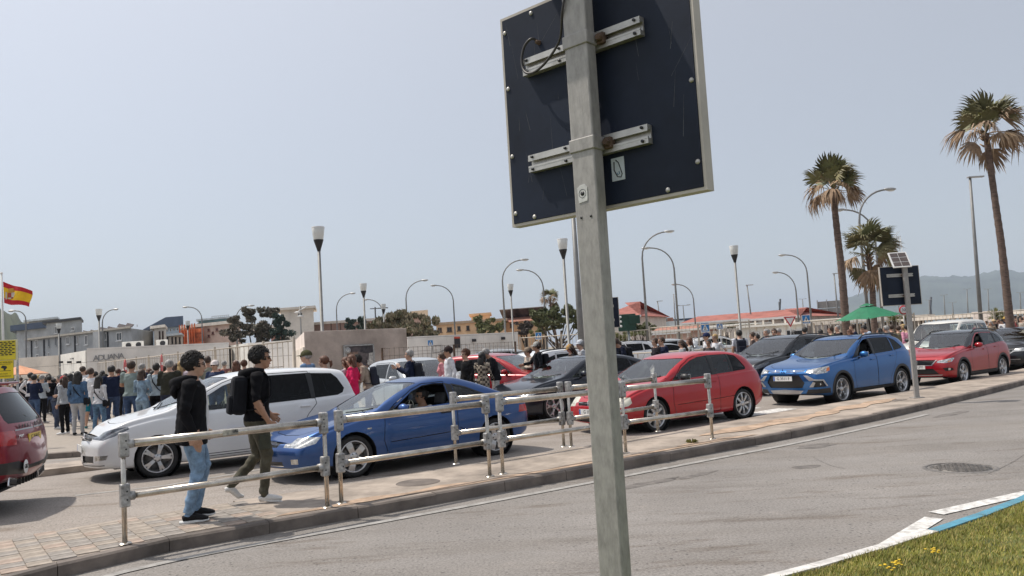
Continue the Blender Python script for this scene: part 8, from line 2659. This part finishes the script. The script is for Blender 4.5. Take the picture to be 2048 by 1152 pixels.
def face_bits():
 if 'face' in HAIR_MESH: return HAIR_MESH['face']
 mb = MB()
 for s in (-1, 1): mb.ball((.076, s * .031, .018), (.010, .014, .008), 10, 6)
 e = mb.mesh('eyes', EYEM)
 mb = MB()
 for s in (-1, 1): mb.tube([(.082, s * .012, .034), (.080, s * .032, .040), (.068, s * .050, .034)], [.004, .0045, .003], 6)
 b = mb.mesh('eyebrows', HAIRM['black'])
 mb = MB()
 mb.tube([(.082, -.024, -.053), (.094, -.008, -.052), (.094, .008, -.052), (.082, .024, -.053)], [.003, .0055, .0055, .003], 6)
 m = mb.mesh('mouth', LIPM)
 mb = MB()
 for s in (-1, 1):
  mb.ball((.088, s * .034, .016), (.008, .029, .020), 12, 8)
  mb.tube([(.082, s * .062, .024), (.0, s * .086, .022)], .003, 6)
 mb.tube([(.094, -.012, .022), (.094, .012, .022)], .003, 6)
 g = mb.mesh('sunglasses', SHADES)
 mb = MB()
 for s in (-1, 1):
  M = Matrix.Translation((.092, s * .034, .014)) @ Matrix.Rotation(R(90), 4, 'Y')
  mb.lathe([(.021, 0), (.023, .002), (.025, 0), (.023, -.002)], 16, M, closed=True)
  mb.tube([(.085, s * .060, .022), (.0, s * .084, .020)], .0028, 6)
 mb.tube([(.094, -.011, .018), (.094, .011, .018)], .0025, 6)
 sp = mb.mesh('spectacles', SHADES)
 HAIR_MESH['face'] = dict(eyes=e, eyebrows=b, mouth=m, sunglasses=g, spectacles=sp)
 return HAIR_MESH['face']
def with_mats(name, me, mats, parent):
 o = from_mesh(name, me, parent)
 for i, m in enumerate(mats):
  o.material_slots[i].link = 'OBJECT'
  o.material_slots[i].material = m
 return o
BODIES = {}
def body_for(posek, fem, sleeve, legs, coat, vox=.0145, hem=.92, loose=1.05, slim=1.0):
 k = (posek, fem, sleeve, legs, coat, vox, hem, loose, slim)
 if k not in BODIES: BODIES[k] = person_mesh(POSES[posek], vox, fem, sleeve, legs, slim, coat, hem, loose)
 return BODIES[k]
BACKPACK = {}
def backpack_mesh():
 if BACKPACK: return BACKPACK['m']
 mb = MB()
 mb.box((0, 0, 0), (.17, .29, .44), M=Matrix.Translation((-.215, 0, 1.22)) @ Matrix.Rotation(R(5), 4, 'Y'), bev=.055)
 mb.box((0, 0, 0), (.07, .22, .22), M=Matrix.Translation((-.31, 0, 1.12)) @ Matrix.Rotation(R(5), 4, 'Y'), bev=.03)
 for s in (-1, 1):
  mb.tube([(-.14, s * .10, 1.40), (-.07, s * .115, 1.492), (.03, s * .115, 1.488), (.125, s * .115, 1.38), (.12, s * .135, 1.20), (.0, s * .172, 1.06), (-.15, s * .13, 1.05)], .02, 8,
    ell=[(.026, .008)] * 7, up=(0, 1, 0))
 BACKPACK['m'] = mb.mesh('backpack', cloth((0.015, 0.016, 0.02)))
 return BACKPACK['m']
def person(loc, yaw, h, label, pose_='stand', fem=False, skin=0, top=(.5, .5, .5), legs=(.05, .08, .16), shoes=(.4, .4, .4), hair='short', hairc='black', hat=None, hatc=(.02, .02, .03),
           glasses=None, sleeve='long', leglen='long', coat=0.0, bag=None, bagc=(.015, .016, .02), topk='plain', legk='denim', group=None, vox=.0145, hem=.92, loose=1.05, slim=1.0, scale_w=1.0, extra=None, me=None):
 root = empty('person', loc, yaw, label, 'person', group)
 s = h / 1.75
 root.scale = (s * scale_w, s * scale_w, s)
 me = me or body_for(pose_, fem, sleeve, leglen, coat, vox, hem, loose, slim)
 with_mats('body', me, [SKIN[skin], cloth(top, kind=topk), cloth(legs, kind=legk), cloth(shoes, 0.6)], root)
 HF = head_frame(me)
 fb = face_bits()
 bits = ['eyes', 'eyebrows', 'mouth'] if not glasses == 'sunglasses' else ['mouth', 'sunglasses']
 if glasses == 'spectacles': bits.append('spectacles')
 for b in bits:
  o = with_mats(b, fb[b], [HAIRM[hairc]] if b == 'eyebrows' else [fb[b].materials[0]], root)
  o.matrix_local = HF
 if hair:
  o = with_mats('hair', hair_mesh(hair), [HAIRM[hairc]], root)
  o.matrix_local = HF
 if hat:
  o = with_mats('hat' if hat == 'straw' else 'cap', cap_mesh(hat), [cloth(hatc)], root)
  o.matrix_local = HF
 if bag == 'backpack':
  o = with_mats('backpack', backpack_mesh(), [cloth(bagc)], root)
  ch = V3(me['che'])
  o.location = (ch.x - STAND['chest'][0], 0, ch.z - 1.30)
 if bag == 'strap':
  mb = MB()
  mb.tube([(.09, .10, 1.46), (.14, 0, 1.28), (.10, -.14, 1.05), (-.03, -.18, .98), (-.12, -.08, 1.10), (-.145, .04, 1.28), (-.06, .12, 1.475), (.09, .10, 1.46)], .01, 6, ell=[(.016, .005)] * 8, up=(0, 1, 0))
  mb.box((.02, -.225, .93), (.26, .09, .20), bev=.03)
  o = mb.build('shoulder_bag', cloth(bagc), root)
 if extra: extra(root, me)
 return root
WHT, LGREY, BLK, NAVY, DENIM, LDEN, KHAKI, OLIVE = (.72, .72, .73), (.42, .43, .45), (.008, .008, .010), (.013, .019, .046), (.045, .085, .17), (.16, .25, .37), (.30, .25, .17), (.05, .052, .035)
random.seed(11)
def ppl(px, py, Y, yaw, label, ground=.13, hmin=1.5, hmax=1.93, **kw):
 p = at(px, py, Y)
 h = min(hmax, max(hmin, p.z - ground - (.02 if kw.get('hat') else 0)))
 kw.setdefault('pose_', ('stand', 'crossed', 'phone', 'wide', 'hips', 'stand', 'walk')[int(px * 7 + py) % 7] if ground < .125 or Y > 25 else ('stand', 'wide', 'crossed', 'stand')[int(px) % 4])
 kw.setdefault('scale_w', random.uniform(.94, 1.08))
 if kw.get('pose_') == 'bow': h = min(hmax, h * 1.05)
 return person((p.x, Y, ground), R(yaw), h, label, **kw)
# ---- the two walking men
def hero_one():
 P = pose(pelvis=(0, 0, .955), chest=(.015, 0, 1.31), neck=(.02, 0, 1.505), head=(.055, 0, 1.64), nod=.06,
             hipL=(0, .085, .92), kneeL=(.135, .085, .52), ankL=(.02, .085, .115), toeL=(.16, .10, .05),
             hipR=(0, -.085, .92), kneeR=(.06, -.085, .50), ankR=(-.06, -.085, .09), toeR=(.085, -.10, .03),
             elbR=(-.075, -.245, 1.16), wriR=(.02, -.225, .915), elbL=(.03, .235, 1.15), wriL=(.14, .2, .94))
 me = person_mesh(P, .0062, False, 'long', 'long', 1.02, 1.16, .80, 1.17)
 p = gp(388, 1042, KH)
 top = at(385, 709, p.y)
 def extra(root, me_):
  mb = MB()      # hood lying on the back
  mb.tube([(.065, .10, 1.50), (-.03, .135, 1.50), (-.125, .085, 1.46), (-.16, 0, 1.43), (-.125, -.085, 1.46), (-.03, -.135, 1.50), (.065, -.10, 1.50)], .04, 12, ell=[(.02, .02), (.038, .03), (.06, .04), (.075, .045), (.06, .04), (.038, .03), (.02, .02)])
  mb.tube([(-.06, 0, 1.50), (-.14, 0, 1.43), (-.165, 0, 1.35), (-.14, 0, 1.29)], .08, 14, ell=[(.04, .085), (.05, .10), (.04, .085), (.015, .03)], up=(1, 0, 0))
  mb.build('hood', cloth(BLK, .9), root)
  mb = MB()      # white shirt showing along the open front
  mb.tube([(.085, 0, 1.485), (.135, 0, 1.40), (.152, 0, 1.25), (.155, 0, 1.0), (.135, 0, .82)], .03, 12, ell=[(.02, .045), (.022, .055), (.025, .06), (.025, .065), (.02, .065)], up=(1, 0, 0))
  mb.build('shirt_front', cloth((.75, .75, .77)), root)
  for S in 'LR':
   a, t = V3(P['ank' + S]), V3(P['toe' + S])
   d = (t - a)
   d.z = 0
   d.normalize()
   z = t.z - .030
   mb = MB().tube([a - d * .085 + V3((0, 0, -.078)), a + V3((0, 0, -.080)) + d * .0, V3((0, 0, 0)) + a + (t - a) * .6 + V3((0, 0, -.040)), V3((t.x, t.y, z + .012)), V3((t.x, t.y, z + .020)) + d * .06], .03, 12,
                           ell=[(.018, .030), (.022, .042), (.020, .045), (.018, .048), (.010, .03)], up=(0, 0, 1))
   mb.build('shoe_sole', cloth((.70, .70, .69), .5), root)
 r = person((p.x, p.y, KH), R(24), min(1.86, top.z - KH), 'person in black hoodie and light jeans walking by the nearest barrier', me=me, skin=0, top=BLK, legs=(.20, .31, .45), shoes=(.012, .012, .014), hair='tousled', hairc='black', glasses='spectacles', extra=extra, group='men walking along the pavement')
def hero_two():
 P = pose(pelvis=(.0, 0, .95), chest=(.025, 0, 1.31), neck=(.03, 0, 1.505), head=(.07, 0, 1.64), turn=-.10,
             hipL=(0, .085, .92), kneeL=(-.0, .085, .485), ankL=(-.31, .085, .215), toeL=(-.215, .095, .075),
             hipR=(0, -.085, .92), kneeR=(.09, -.085, .505), ankR=(.03, -.085, .09), toeR=(.175, -.10, .03),
             elbR=(-.045, -.25, 1.165), wriR=(.09, -.225, .925), elbL=(.02, .24, 1.16), wriL=(.18, .2, .98))
 me = person_mesh(P, .0062, False, 'three', 'long', 1.0, 1.02, .93, 1.10)
 p = gp(520, 1005, KH)
 top = at(503, 698, p.y)
 def extra(root, me_):
  mb = MB()
  mb.tube([(.075, .10, 1.50), (-.02, .135, 1.50), (-.115, .085, 1.47), (-.15, 0, 1.45), (-.115, -.085, 1.47), (-.02, -.135, 1.50), (.075, -.10, 1.50)], .04, 12, ell=[(.02, .02), (.04, .03), (.055, .04), (.065, .045), (.055, .04), (.04, .03), (.02, .02)])
  mb.build('hood', cloth((.006, .006, .008), .9), root)
  for S in 'RL':
   k, a, hp_ = V3(P['knee' + S]), V3(P['ank' + S]), V3(P['hip' + S])
   s = 1 if S == 'L' else -1
   MB().box((hp_ * .45 + k * .55) + V3((.0, s * .085, 0)), (.13, .03, .17), bev=.012).build('cargo_pocket', cloth(OLIVE, kind='denim'), root)
   if S == 'L': continue
   t = V3(P['toe' + S])
   d = t - a
   dn = d.normalized()
   mb = MB().tube([a - dn * .04 + V3((0, 0, -.055)), a + d * .5 + V3((0, 0, -.042)), t + V3((0, 0, -.018)), t + dn * .06 + V3((0, 0, -.012))], .03, 12, ell=[(.016, .030), (.018, .042), (.017, .047), (.010, .03)], up=(0, 0, 1))
   mb.build('shoe_sole', cloth((.72, .71, .69), .5), root)
 person((p.x, p.y, KH), R(26), min(1.88, top.z - KH), 'person in black top with backpack, olive trousers and white trainers walking', me=me, skin=1, top=(.006, .006, .008), legs=(.075, .068, .045), shoes=(.66, .65, .63), hair='tousled', hairc='black', glasses='sunglasses', bag='backpack', bagc=(.014, .015, .019), extra=extra, group='men walking along the pavement')
hero_one()
hero_two()
GL = 'crowd waiting on the far pavement'
# ---- crowd at the left, on the far pavement
ppl(61, 746, 30, 85, 'person in white shirt with dark shoulder strap, seen from behind', top=(.62, .60, .61), legs=BLK, hair='short', bag='strap', group=GL, legk='plain')
ppl(83, 751, 28.5, 80, 'person with grey hair and grey-blue shirt, seen from behind', top=(.36, .40, .43), legs=BLK, hair='crop', hairc='grey', group=GL, legk='plain')
ppl(113, 757, 25, 20, 'person in dark short sleeved shirt and jeans bending forward', pose_='bow', top=(.03, .035, .05), legs=(.035, .05, .09), hair='short', hairc='brown', sleeve='short', group=GL, shoes=(.6, .6, .6))
ppl(128, 751, 22.6, 170, 'person in red cap and grey sweater with white shoes', pose_='reach', fem=True, top=(.42, .44, .46), legs=BLK, hair='long', hairc='brown', hat='cap', hatc=(.50, .02, .03), shoes=(.65, .65, .65), group=GL, legk='plain', skin=0)
ppl(155, 744, 22.1, 95, 'person with long dark hair, denim jacket and pale trousers carrying a black bag', fem=True, top=(.055, .115, .21), topk='denim', legs=(.40, .40, .41), hair='long', hairc='black', shoes=BLK, bag='strap', group=GL, coat=1.05, hem=.88, slim=1.06, legk='plain')
ppl(165, 733, 28, 95, 'person with cropped dark hair and white collar behind the denim jacket', top=WHT, hair='crop', hairc='brown', group=GL)
ppl(181, 737, 24.5, 85, 'person in white tee shirt and teal shorts', top=WHT, legs=(.015, .19, .26), sleeve='short', leglen='short', hair='short', hairc='brown', group=GL, legk='plain', shoes=(.02, .16, .17))
ppl(197, 752, 21.9, 80, 'person with very long dark hair, white sweater and blue jeans', fem=True, top=(.60, .60, .62), legs=(.09, .17, .27), hair='longer', hairc='black', bag='strap', group=GL, shoes=WHT)
ppl(223, 731, 23, 125, 'person in navy cap and navy jacket with jeans', top=NAVY, legs=(.03, .055, .12), hair='short', hat='cap', hatc=NAVY, group=GL, coat=1.03, pose_='phone', skin=1)
ppl(262, 723, 21.4, 90, 'tall person in grey green tee shirt and dark jeans', pose_='crossed', top=(.22, .27, .26), legs=(.03, .06, .13), sleeve='short', hair='short', hairc='brown', group=GL, slim=1.06, skin=1)
ppl(283, 740, 20.9, 80, 'person in denim shirt and faded jeans beside the tall one', fem=True, pose_='crossed', top=(.20, .29, .38), topk='denim', legs=(.20, .28, .36), hair='bob', hairc='brown', group=GL)
ppl(284, 728, 27, 60, 'person with grey brown hair and dark top', top=NAVY, hair='short', hairc='grey', group=GL)
ppl(312, 726, 22, 90, 'person in black cap and light blue shirt', top=(.40, .48, .53), legs=BLK, hair='short', hat='cap', hatc=BLK, bag='strap', group=GL, legk='plain')
ppl(338, 719, 21, 95, 'person in beige cap and dark olive vest', top=(.034, .034, .025), legs=NAVY, hair='short', hairc='grey', hat='cap', hatc=(.45, .40, .34), group=GL, coat=1.08, slim=1.1, loose=1.12)
ppl(190, 744, 28, 100, 'person with dark hair between the white tee shirt and the navy cap', top=BLK, hair='short', group=GL)
ppl(211, 750, 27, 70, 'person with dark curly hair and white top, half hidden', top=WHT, hair='curly', fem=True, group=GL)
ppl(140, 748, 26, 100, 'person with long dark hair behind the red cap', fem=True, top=BLK, hair='long', group=GL)
ppl(131, 747, 31, 100, 'person in dark cap far behind the red cap', top=NAVY, hat='cap', hatc=NAVY, group=GL)
ppl(98, 752, 31, 120, 'person in black top with dark hair behind the bending one', top=BLK, hair='short', group=GL)
ppl(364, 722, 22, 60, 'person with blond hair and pale pink top behind the black hoodie', fem=True, top=(.62, .52, .56), hair='long', hairc='blond', group=GL)
ppl(352, 728, 24, 95, 'person in navy top beside the olive vest', top=(.03, .03, .09), hair='short', hairc='brown', group=GL)
ppl(415, 712, 23, 100, 'person with shaved head and olive grey jacket between the walking men', top=(.25, .25, .2), hair='crop', hairc='brown', skin=1, group=GL)
ppl(430, 720, 21.2, -100, 'person in white cap and navy vest facing the road', top=(.035, .05, .10), hair='short', hairc='grey', hat='cap', hatc=(.68, .62, .60), glasses='sunglasses', group=GL, coat=1.05)
ppl(472, 720, 21.5, 95, 'person in white cap with long brown hair', fem=True, top=(.3, .22, .15), hair='long', hairc='auburn', hat='cap', hatc=(.70, .66, .62), group=GL)
far_l = [(33, 762), (42, 758), (52, 762), (70, 757), (77, 753), (90, 757), (95, 760), (104, 757), (108, 761), (118, 757), (122, 760), (148, 756), (56, 766), (25, 766), (14, 765), (176, 752), (46, 765), (100, 764)]
tops = [BLK, NAVY, (.2, .05, .05), (.4, .35, .3), WHT, (.06, .08, .1), (.25, .2, .15), BLK]
CN = ['black', 'navy', 'dark red', 'fawn', 'white', 'slate', 'brown', 'black']
HN = {'short': 'short', 'crop': 'cropped', 'curly': 'curly', 'long': 'long', 'tousled': 'tousled', 'bob': 'bobbed'}
SEEN = {}
def spot(x, marks):
 # a place named by the nearest thing one can find
 k = min(marks, key=lambda m: abs(m[0] - x))
 return ('left of ' if x < k[0] - 4 else 'right of ' if x > k[0] + 4 else 'straight behind ') + k[1]
def unique(lb):
 SEEN[lb] = SEEN.get(lb, 0) + 1
 return lb if SEEN[lb] == 1 else lb + (', the farther one', ', the smallest one', ', the most hidden one')[min(SEEN[lb] - 2, 2)]
ML = ((15, 'the yellow notice'), (40, 'the orange parasol'), (61, 'the white shirt with strap'), (83, 'the grey-blue shirt'), (128, 'the red cap'), (155, 'the denim jacket'), (197, 'the white sweater'), (223, 'the navy cap'), (262, 'the tall grey green shirt'), (312, 'the black cap'), (338, 'the olive vest'), (388, 'the black hoodie'), (430, 'the white cap'), (500, 'the black backpack'))
for i, (x_, y_) in enumerate(far_l):
 hs, hc_ = ('short', 'crop', 'curly', 'long')[i % 4], ('black', 'brown', 'grey', 'black', 'blond')[i % 5]
 ppl(x_, y_ - 3, 33 + (i * 7) % 11, 60 + (i * 53) % 80, unique('far person in %s with %s %s hair, %s' % (CN[i % 8], HN[hs], hc_, spot(x_, ML))), top=tops[i % 8], legs=BLK if i % 2 else DENIM, hair=hs, hairc=hc_, fem=(i % 4 == 3), group='packed crowd far at the left')
mid_l = [(68, 750, 27), (97, 748, 34), (74, 758, 33), (120, 752, 29), (172, 742, 31), (205, 742, 33), (236, 738, 30), (246, 744, 27), (272, 742, 32), (298, 738, 29), (304, 742, 26), (327, 734, 33), (345, 735, 28), (152, 752, 34), (88, 762, 36), (62, 757, 38), (110, 764, 35), (398, 722, 27), (448, 722, 29), (488, 722, 26)]
for i, (x_, y_, Y_) in enumerate(mid_l):
 ppl(x_, y_, Y_, (85, 110, 60, 200, 95, 130)[i % 6], unique('half hidden person in %s with %s %s hair, %s' % (('navy', 'grey', 'black', 'white', 'rust', 'olive', 'beige')[i % 7], HN[('short', 'long', 'crop', 'tousled')[i % 4]], ('black', 'brown', 'black', 'grey', 'auburn')[i % 5], spot(x_, ML))), top=[NAVY, (.3, .32, .34), BLK, WHT, (.24, .1, .09), (.13, .16, .1), (.4, .36, .3)][i % 7], legs=(DENIM, BLK)[i % 2], hair=('short', 'long', 'crop', 'tousled')[i % 4], hairc=('black', 'brown', 'black', 'grey', 'auburn')[i % 5], fem=i % 4 == 1, bag=(None, 'backpack', None)[i % 3], group='half hidden people in the left crowd')
# ---- queue on the strip behind the cars, walking left
GQ = 'people queuing between the lanes'
def q(px, py, yaw, label, n=17.2, **kw):
 u = (px - 1024) / F_PX
 s_n = n / (NDIR.y + NDIR.x * u)
 if s_n * (TDIR.x * u + TDIR.y) > 12:
  for _ in range(4):
   s_ = s_n * (TDIR.x * u + TDIR.y)
   s_n = (n + (0.0054 * (s_ - 12) ** 2 if s_ > 12 else 0)) / (NDIR.y + NDIR.x * u)
 kw.setdefault('group', GQ)
 return ppl(px, py, s_n, yaw, label, ground=.12, **kw)
q(613, 700, 170, 'person in olive cap and blue shirt beyond the white car', top=(.16, .26, .42), hair='crop', hairc='grey', hat='cap', hatc=(.07, .07, .035), glasses='sunglasses')
q(648, 713, 170, 'person with brown ponytail beside the olive cap', fem=True, top=(.05, .04, .04), hair='ponytail', hairc='auburn')
q(692, 716, 165, 'person in white and purple top half hidden by the pink jacket', fem=True, top=(.5, .44, .5), hair='long', hairc='auburn')
q(703, 711, 175, 'person with auburn bob in a bright pink jacket', n=16.95, fem=True, top=(.62, .02, .10), legs=WHT, hair='bob', hairc='auburn', coat=1.02, hem=.82)
q(734, 713, 190, 'bearded person in beige sweater with navy backpack', top=(.36, .30, .24), hair='tousled', hairc='black', bag='backpack', bagc=(.03, .035, .05), pose_='bow', skin=1)
q(819, 700, 175, 'person with grey hair and navy jacket waving one hand', pose_='wave', top=NAVY, hair='crop', hairc='grey', bag='backpack', bagc=(.02, .022, .03), coat=1.02)
q(884, 706, 170, 'person in pink top behind the white hooded shirt', n=17.6, fem=True, top=(.60, .25, .28), hair='short', hairc='brown')
q(897, 692, 185, 'person in black cap and loose white shirt', top=(.66, .67, .70), hair='crop', hairc='black', hat='cap', hatc=(.03, .02, .02), skin=1, coat=1.08, hem=.78, slim=1.05)
q(931, 700, 215, 'person in sunglasses and black jacket with an orange print', top=(.012, .012, .013), hair='tousled', hairc='auburn', glasses='sunglasses', coat=1.02, skin=0)
q(963, 706, 60, 'person with long black hair and plaid shirt', fem=True, top=(.3, .25, .2), topk='plaid', legs=(.5, .48, .45), hair='long', hairc='black', coat=1.08, hem=.8)
q(988, 698, 190, 'person with grey hair, black jacket and white shirt', top=(.013, .013, .016), legs=(.5, .48, .46), hair='short', hairc='grey', coat=1.06, hem=.86, skin=1, pose_='bow')
q(1056, 694, 200, 'person in beige cap and cream cardigan', n=17.8, fem=True, top=(.55, .46, .38), hair='short', hairc='brown', hat='cap', hatc=(.26, .2, .15))
q(1074, 683, 190, 'tall person in grey cap and black vest holding papers', top=(.015, .016, .02), hair='short', hairc='brown', hat='cap', hatc=(.36, .36, .34), pose_='reach', bag='backpack', skin=1)
q(1141, 688, 180, 'person in straw coloured cap with long brown hair', fem=True, top=(.03, .025, .025), hair='long', hairc='brown', hat='cap', hatc=(.48, .30, .12))
q(1161, 679, 185, 'person in white cap and pale shirt beside the sign post', top=(.5, .52, .55), hair='short', hairc='grey', hat='cap', hatc=(.55, .58, .62))
q(1236, 683, 185, 'person with brown hair close behind the navy tee shirt', n=17.6, fem=True, top=(.1, .1, .12), hair='short', hairc='brown')
q(1246, 678, 195, 'person in navy tee shirt with a pink print looking down', pose_='bow', top=(.014, .018, .035), sleeve='short', hair='short', hairc='brown', glasses='sunglasses', bag='backpack', skin=1)
q(1310, 677, 200, 'person in sunglasses and dark vest top', fem=True, top=(.03, .025, .03), sleeve='none', hair='short', hairc='brown', glasses='sunglasses', skin=0)
q(1323, 675, 200, 'person in navy tee shirt and sunglasses with short hair', n=17.0, top=(.016, .022, .05), sleeve='short', hair='crop', hairc='brown', glasses='sunglasses')
q(1363, 681, 185, 'person with dark hair blowing over a grey top', fem=True, top=(.28, .30, .32), hair='long', hairc='brown')
q(1379, 676, 175, 'person with chestnut hair and grey hooded top', fem=True, top=(.34, .36, .36), hair='long', hairc='auburn', n=17.5)
q(1413, 665, 190, 'tall person in navy cap and white tee shirt', top=(.66, .66, .68), sleeve='short', hair='crop', hairc='brown', hat='cap', hatc=(.02, .03, .08), n=17.6)
q(1417, 680, 225, 'person in sunglasses and dark patterned top in front of the white tee shirt', top=(.06, .055, .055), hair='crop', hairc='black', glasses='sunglasses', skin=1, n=16.95)
q(1430, 669, 215, 'person with blond hair, sunglasses and white tee shirt', fem=True, top=(.66, .66, .68), sleeve='short', hair='short', hairc='blond', glasses='sunglasses', n=17.2)
q(1478, 661, 85, 'person in white tee shirt with black backpack, seen from behind', top=(.60, .61, .66), sleeve='short', hair='short', hairc='black', bag='backpack', bagc=(.02, .022, .035), n=17.4)
q(1505, 665, 160, 'person with brown hair behind the black sport utility', fem=True, top=(.12, .09, .08), hair='short', hairc='brown', n=17.9)
q(1514, 669, 170, 'person with black hair leaning behind the black sport utility', top=(.05, .05, .06), hair='short', hairc='black', n=17.5)
GR = 'people waiting behind the crossovers'
for (px, py, Y, yaw, lb, kw) in (
 (1533, 656, 31, 200, 'person with grey hair and blue shirt above the black sport utility', dict(top=(.12, .15, .22), hairc='grey')),
 (1548, 658, 30, 230, 'person in sunglasses and navy top by the red shirt', dict(top=NAVY, glasses='sunglasses', hairc='brown')),
 (1557, 653, 31.5, 170, 'person in a deep red shirt', dict(top=(.28, .012, .02), hairc='grey', hair='crop')),
 (1588, 662, 32, 120, 'person with long dark hair in a dark top', dict(fem=True, hair='long', top=BLK)),
 (1609, 655, 32, 100, 'person in white shirt with dark hair, seen from behind', dict(top=WHT, hair='short')),
 (1641, 660, 33, 110, 'shorter person in white with dark hair', dict(top=WHT, fem=True)),
 (1661, 654, 33, 170, 'person in olive green top with brown hair', dict(top=(.12, .13, .08), hairc='brown')),
 (1675, 651, 34, 190, 'balding person in a black coat', dict(top=BLK, hair='crop', hairc='grey', coat=1.05)),
 (1699, 660, 33.5, 200, 'shorter person with auburn hair under the green parasol', dict(fem=True, hair='bob', hairc='auburn', top=(.3, .2, .15))),
 (1704, 650, 35, 190, 'person in navy top under the green parasol', dict(top=NAVY, hairc='brown')),
 (1727, 655, 35, 160, 'person in pale top by the parasol pole', dict(top=(.5, .4, .36), hair='crop', hairc='brown')),
 (1740, 650, 34, 175, 'person in a light blue shirt leaning forward', dict(top=(.42, .52, .66), pose_='bow', hair='short')),
 (1759, 657, 33, 150, 'person with long dark hair holding a blue folder', dict(fem=True, hair='long', top=(.10, .12, .2))),
 (1772, 652, 33, 130, 'person with grey hair and slate blue shirt', dict(top=(.18, .26, .36), hairc='grey')),
 (1782, 650, 34, 120, 'person in brown jacket with dark bag', dict(top=(.10, .07, .05), hairc='brown', coat=1.05)),
 (1796, 652, 33, 100, 'person in khaki jacket beside the sign post', dict(top=(.17, .15, .10), hairc='brown', coat=1.05)),
 (1806, 649, 34, 170, 'person with pale hair in olive top', dict(top=(.12, .12, .07), hair='bob', hairc='blond', fem=True)),
 (1813, 650, 31, 95, 'person in a pink shirt seen from behind', dict(top=(.62, .28, .38), hair='short', slim=1.08)),
):
 ppl(px, py, Y, yaw, lb, group=GR, ground=0.0, **kw)
GF = 'crowd far at the right'
ppl(1951, 645, 44, 120, 'person in red top beside the concrete block', top=(.42, .02, .05), hair='short', ground=0, group=GF)
ppl(1988, 638, 48, 170, 'person in pale straw hat and dark jacket', top=BLK, hat='straw', hatc=(.55, .42, .26), ground=0, group=GF)
ppl(2011, 633, 48, 170, 'person in golden straw hat beside the palm trunk', top=NAVY, hat='straw', hatc=(.50, .33, .10), ground=0, group=GF)
for i, (x_, y_) in enumerate([(1964, 643), (1973, 642), (1981, 643), (1997, 640), (2003, 639), (2018, 637), (2024, 634), (2030, 636), (2036, 634), (2042, 635), (2047, 631), (1958, 646), (2033, 640), (2021, 641), (2040, 640), (1993, 645), (2008, 644)]):
 ppl(x_, y_, 46 + (i * 5) % 9, 120 + (i * 47) % 120, unique('far person in %s with %s %s hair, %s' % (CN[(i * 3) % 8], HN[('short', 'crop', 'long')[i % 3]], ('black', 'brown', 'grey', 'auburn')[i % 4], spot(x_, ((1951, 'the red top'), (1966, 'the concrete box'), (1988, 'the pale straw hat'), (2011, 'the golden straw hat'), (2030, 'the palm trunk'), (2048, 'the picture edge'))))), top=tops[(i * 3) % 8], legs=BLK, hair=('short', 'crop', 'long')[i % 3], hairc=('black', 'brown', 'grey', 'auburn')[i % 4], fem=i % 3 == 2, ground=0, group='packed crowd far at the right')
# ---- driver of the blue coupe
def driver():
 me = person_mesh(POSES['sit'], .012, False, 'long', 'long', 1.0, 0, .95, 1.05)
 X0 = COUPE['_X0']
 loc = COUPE_ROOT.matrix_basis @ V3((X0 + 2.24, -.36, -.52))
 person(loc, COUPE_ROOT.rotation_euler.z + math.pi, 1.72, 'person in white shirt and sunglasses driving the royal blue coupe', me=me, skin=1, top=(.66, .66, .67), legs=BLK, hair='short', hairc='black', glasses='sunglasses')
driver()
# ------------------------------------------------------------------ air
hm = bpy.data.materials.new('haze_air')
hm.use_nodes = True
hm.node_tree.nodes.remove(hm.node_tree.nodes['Principled BSDF'])
hv = hm.node_tree.nodes.new('ShaderNodeVolumePrincipled')
hv.inputs['Color'].default_value = (0.70, 0.82, 1.0, 1)
hv.inputs['Density'].default_value = HAZE
hv.inputs['Anisotropy'].default_value = 0.0
hm.node_tree.links.new(hv.outputs[0], hm.node_tree.nodes['Material Output'].inputs['Volume'])
hz = MB().box((0, 5000, 215), (22000, 13000, 472)).build('haze', hm)
tag(hz, 'thin bluish air between the road and the mountains', 'haze', kind='stuff')
SC.cycles.volume_step_rate = 10
SC.cycles.volume_max_steps = 64
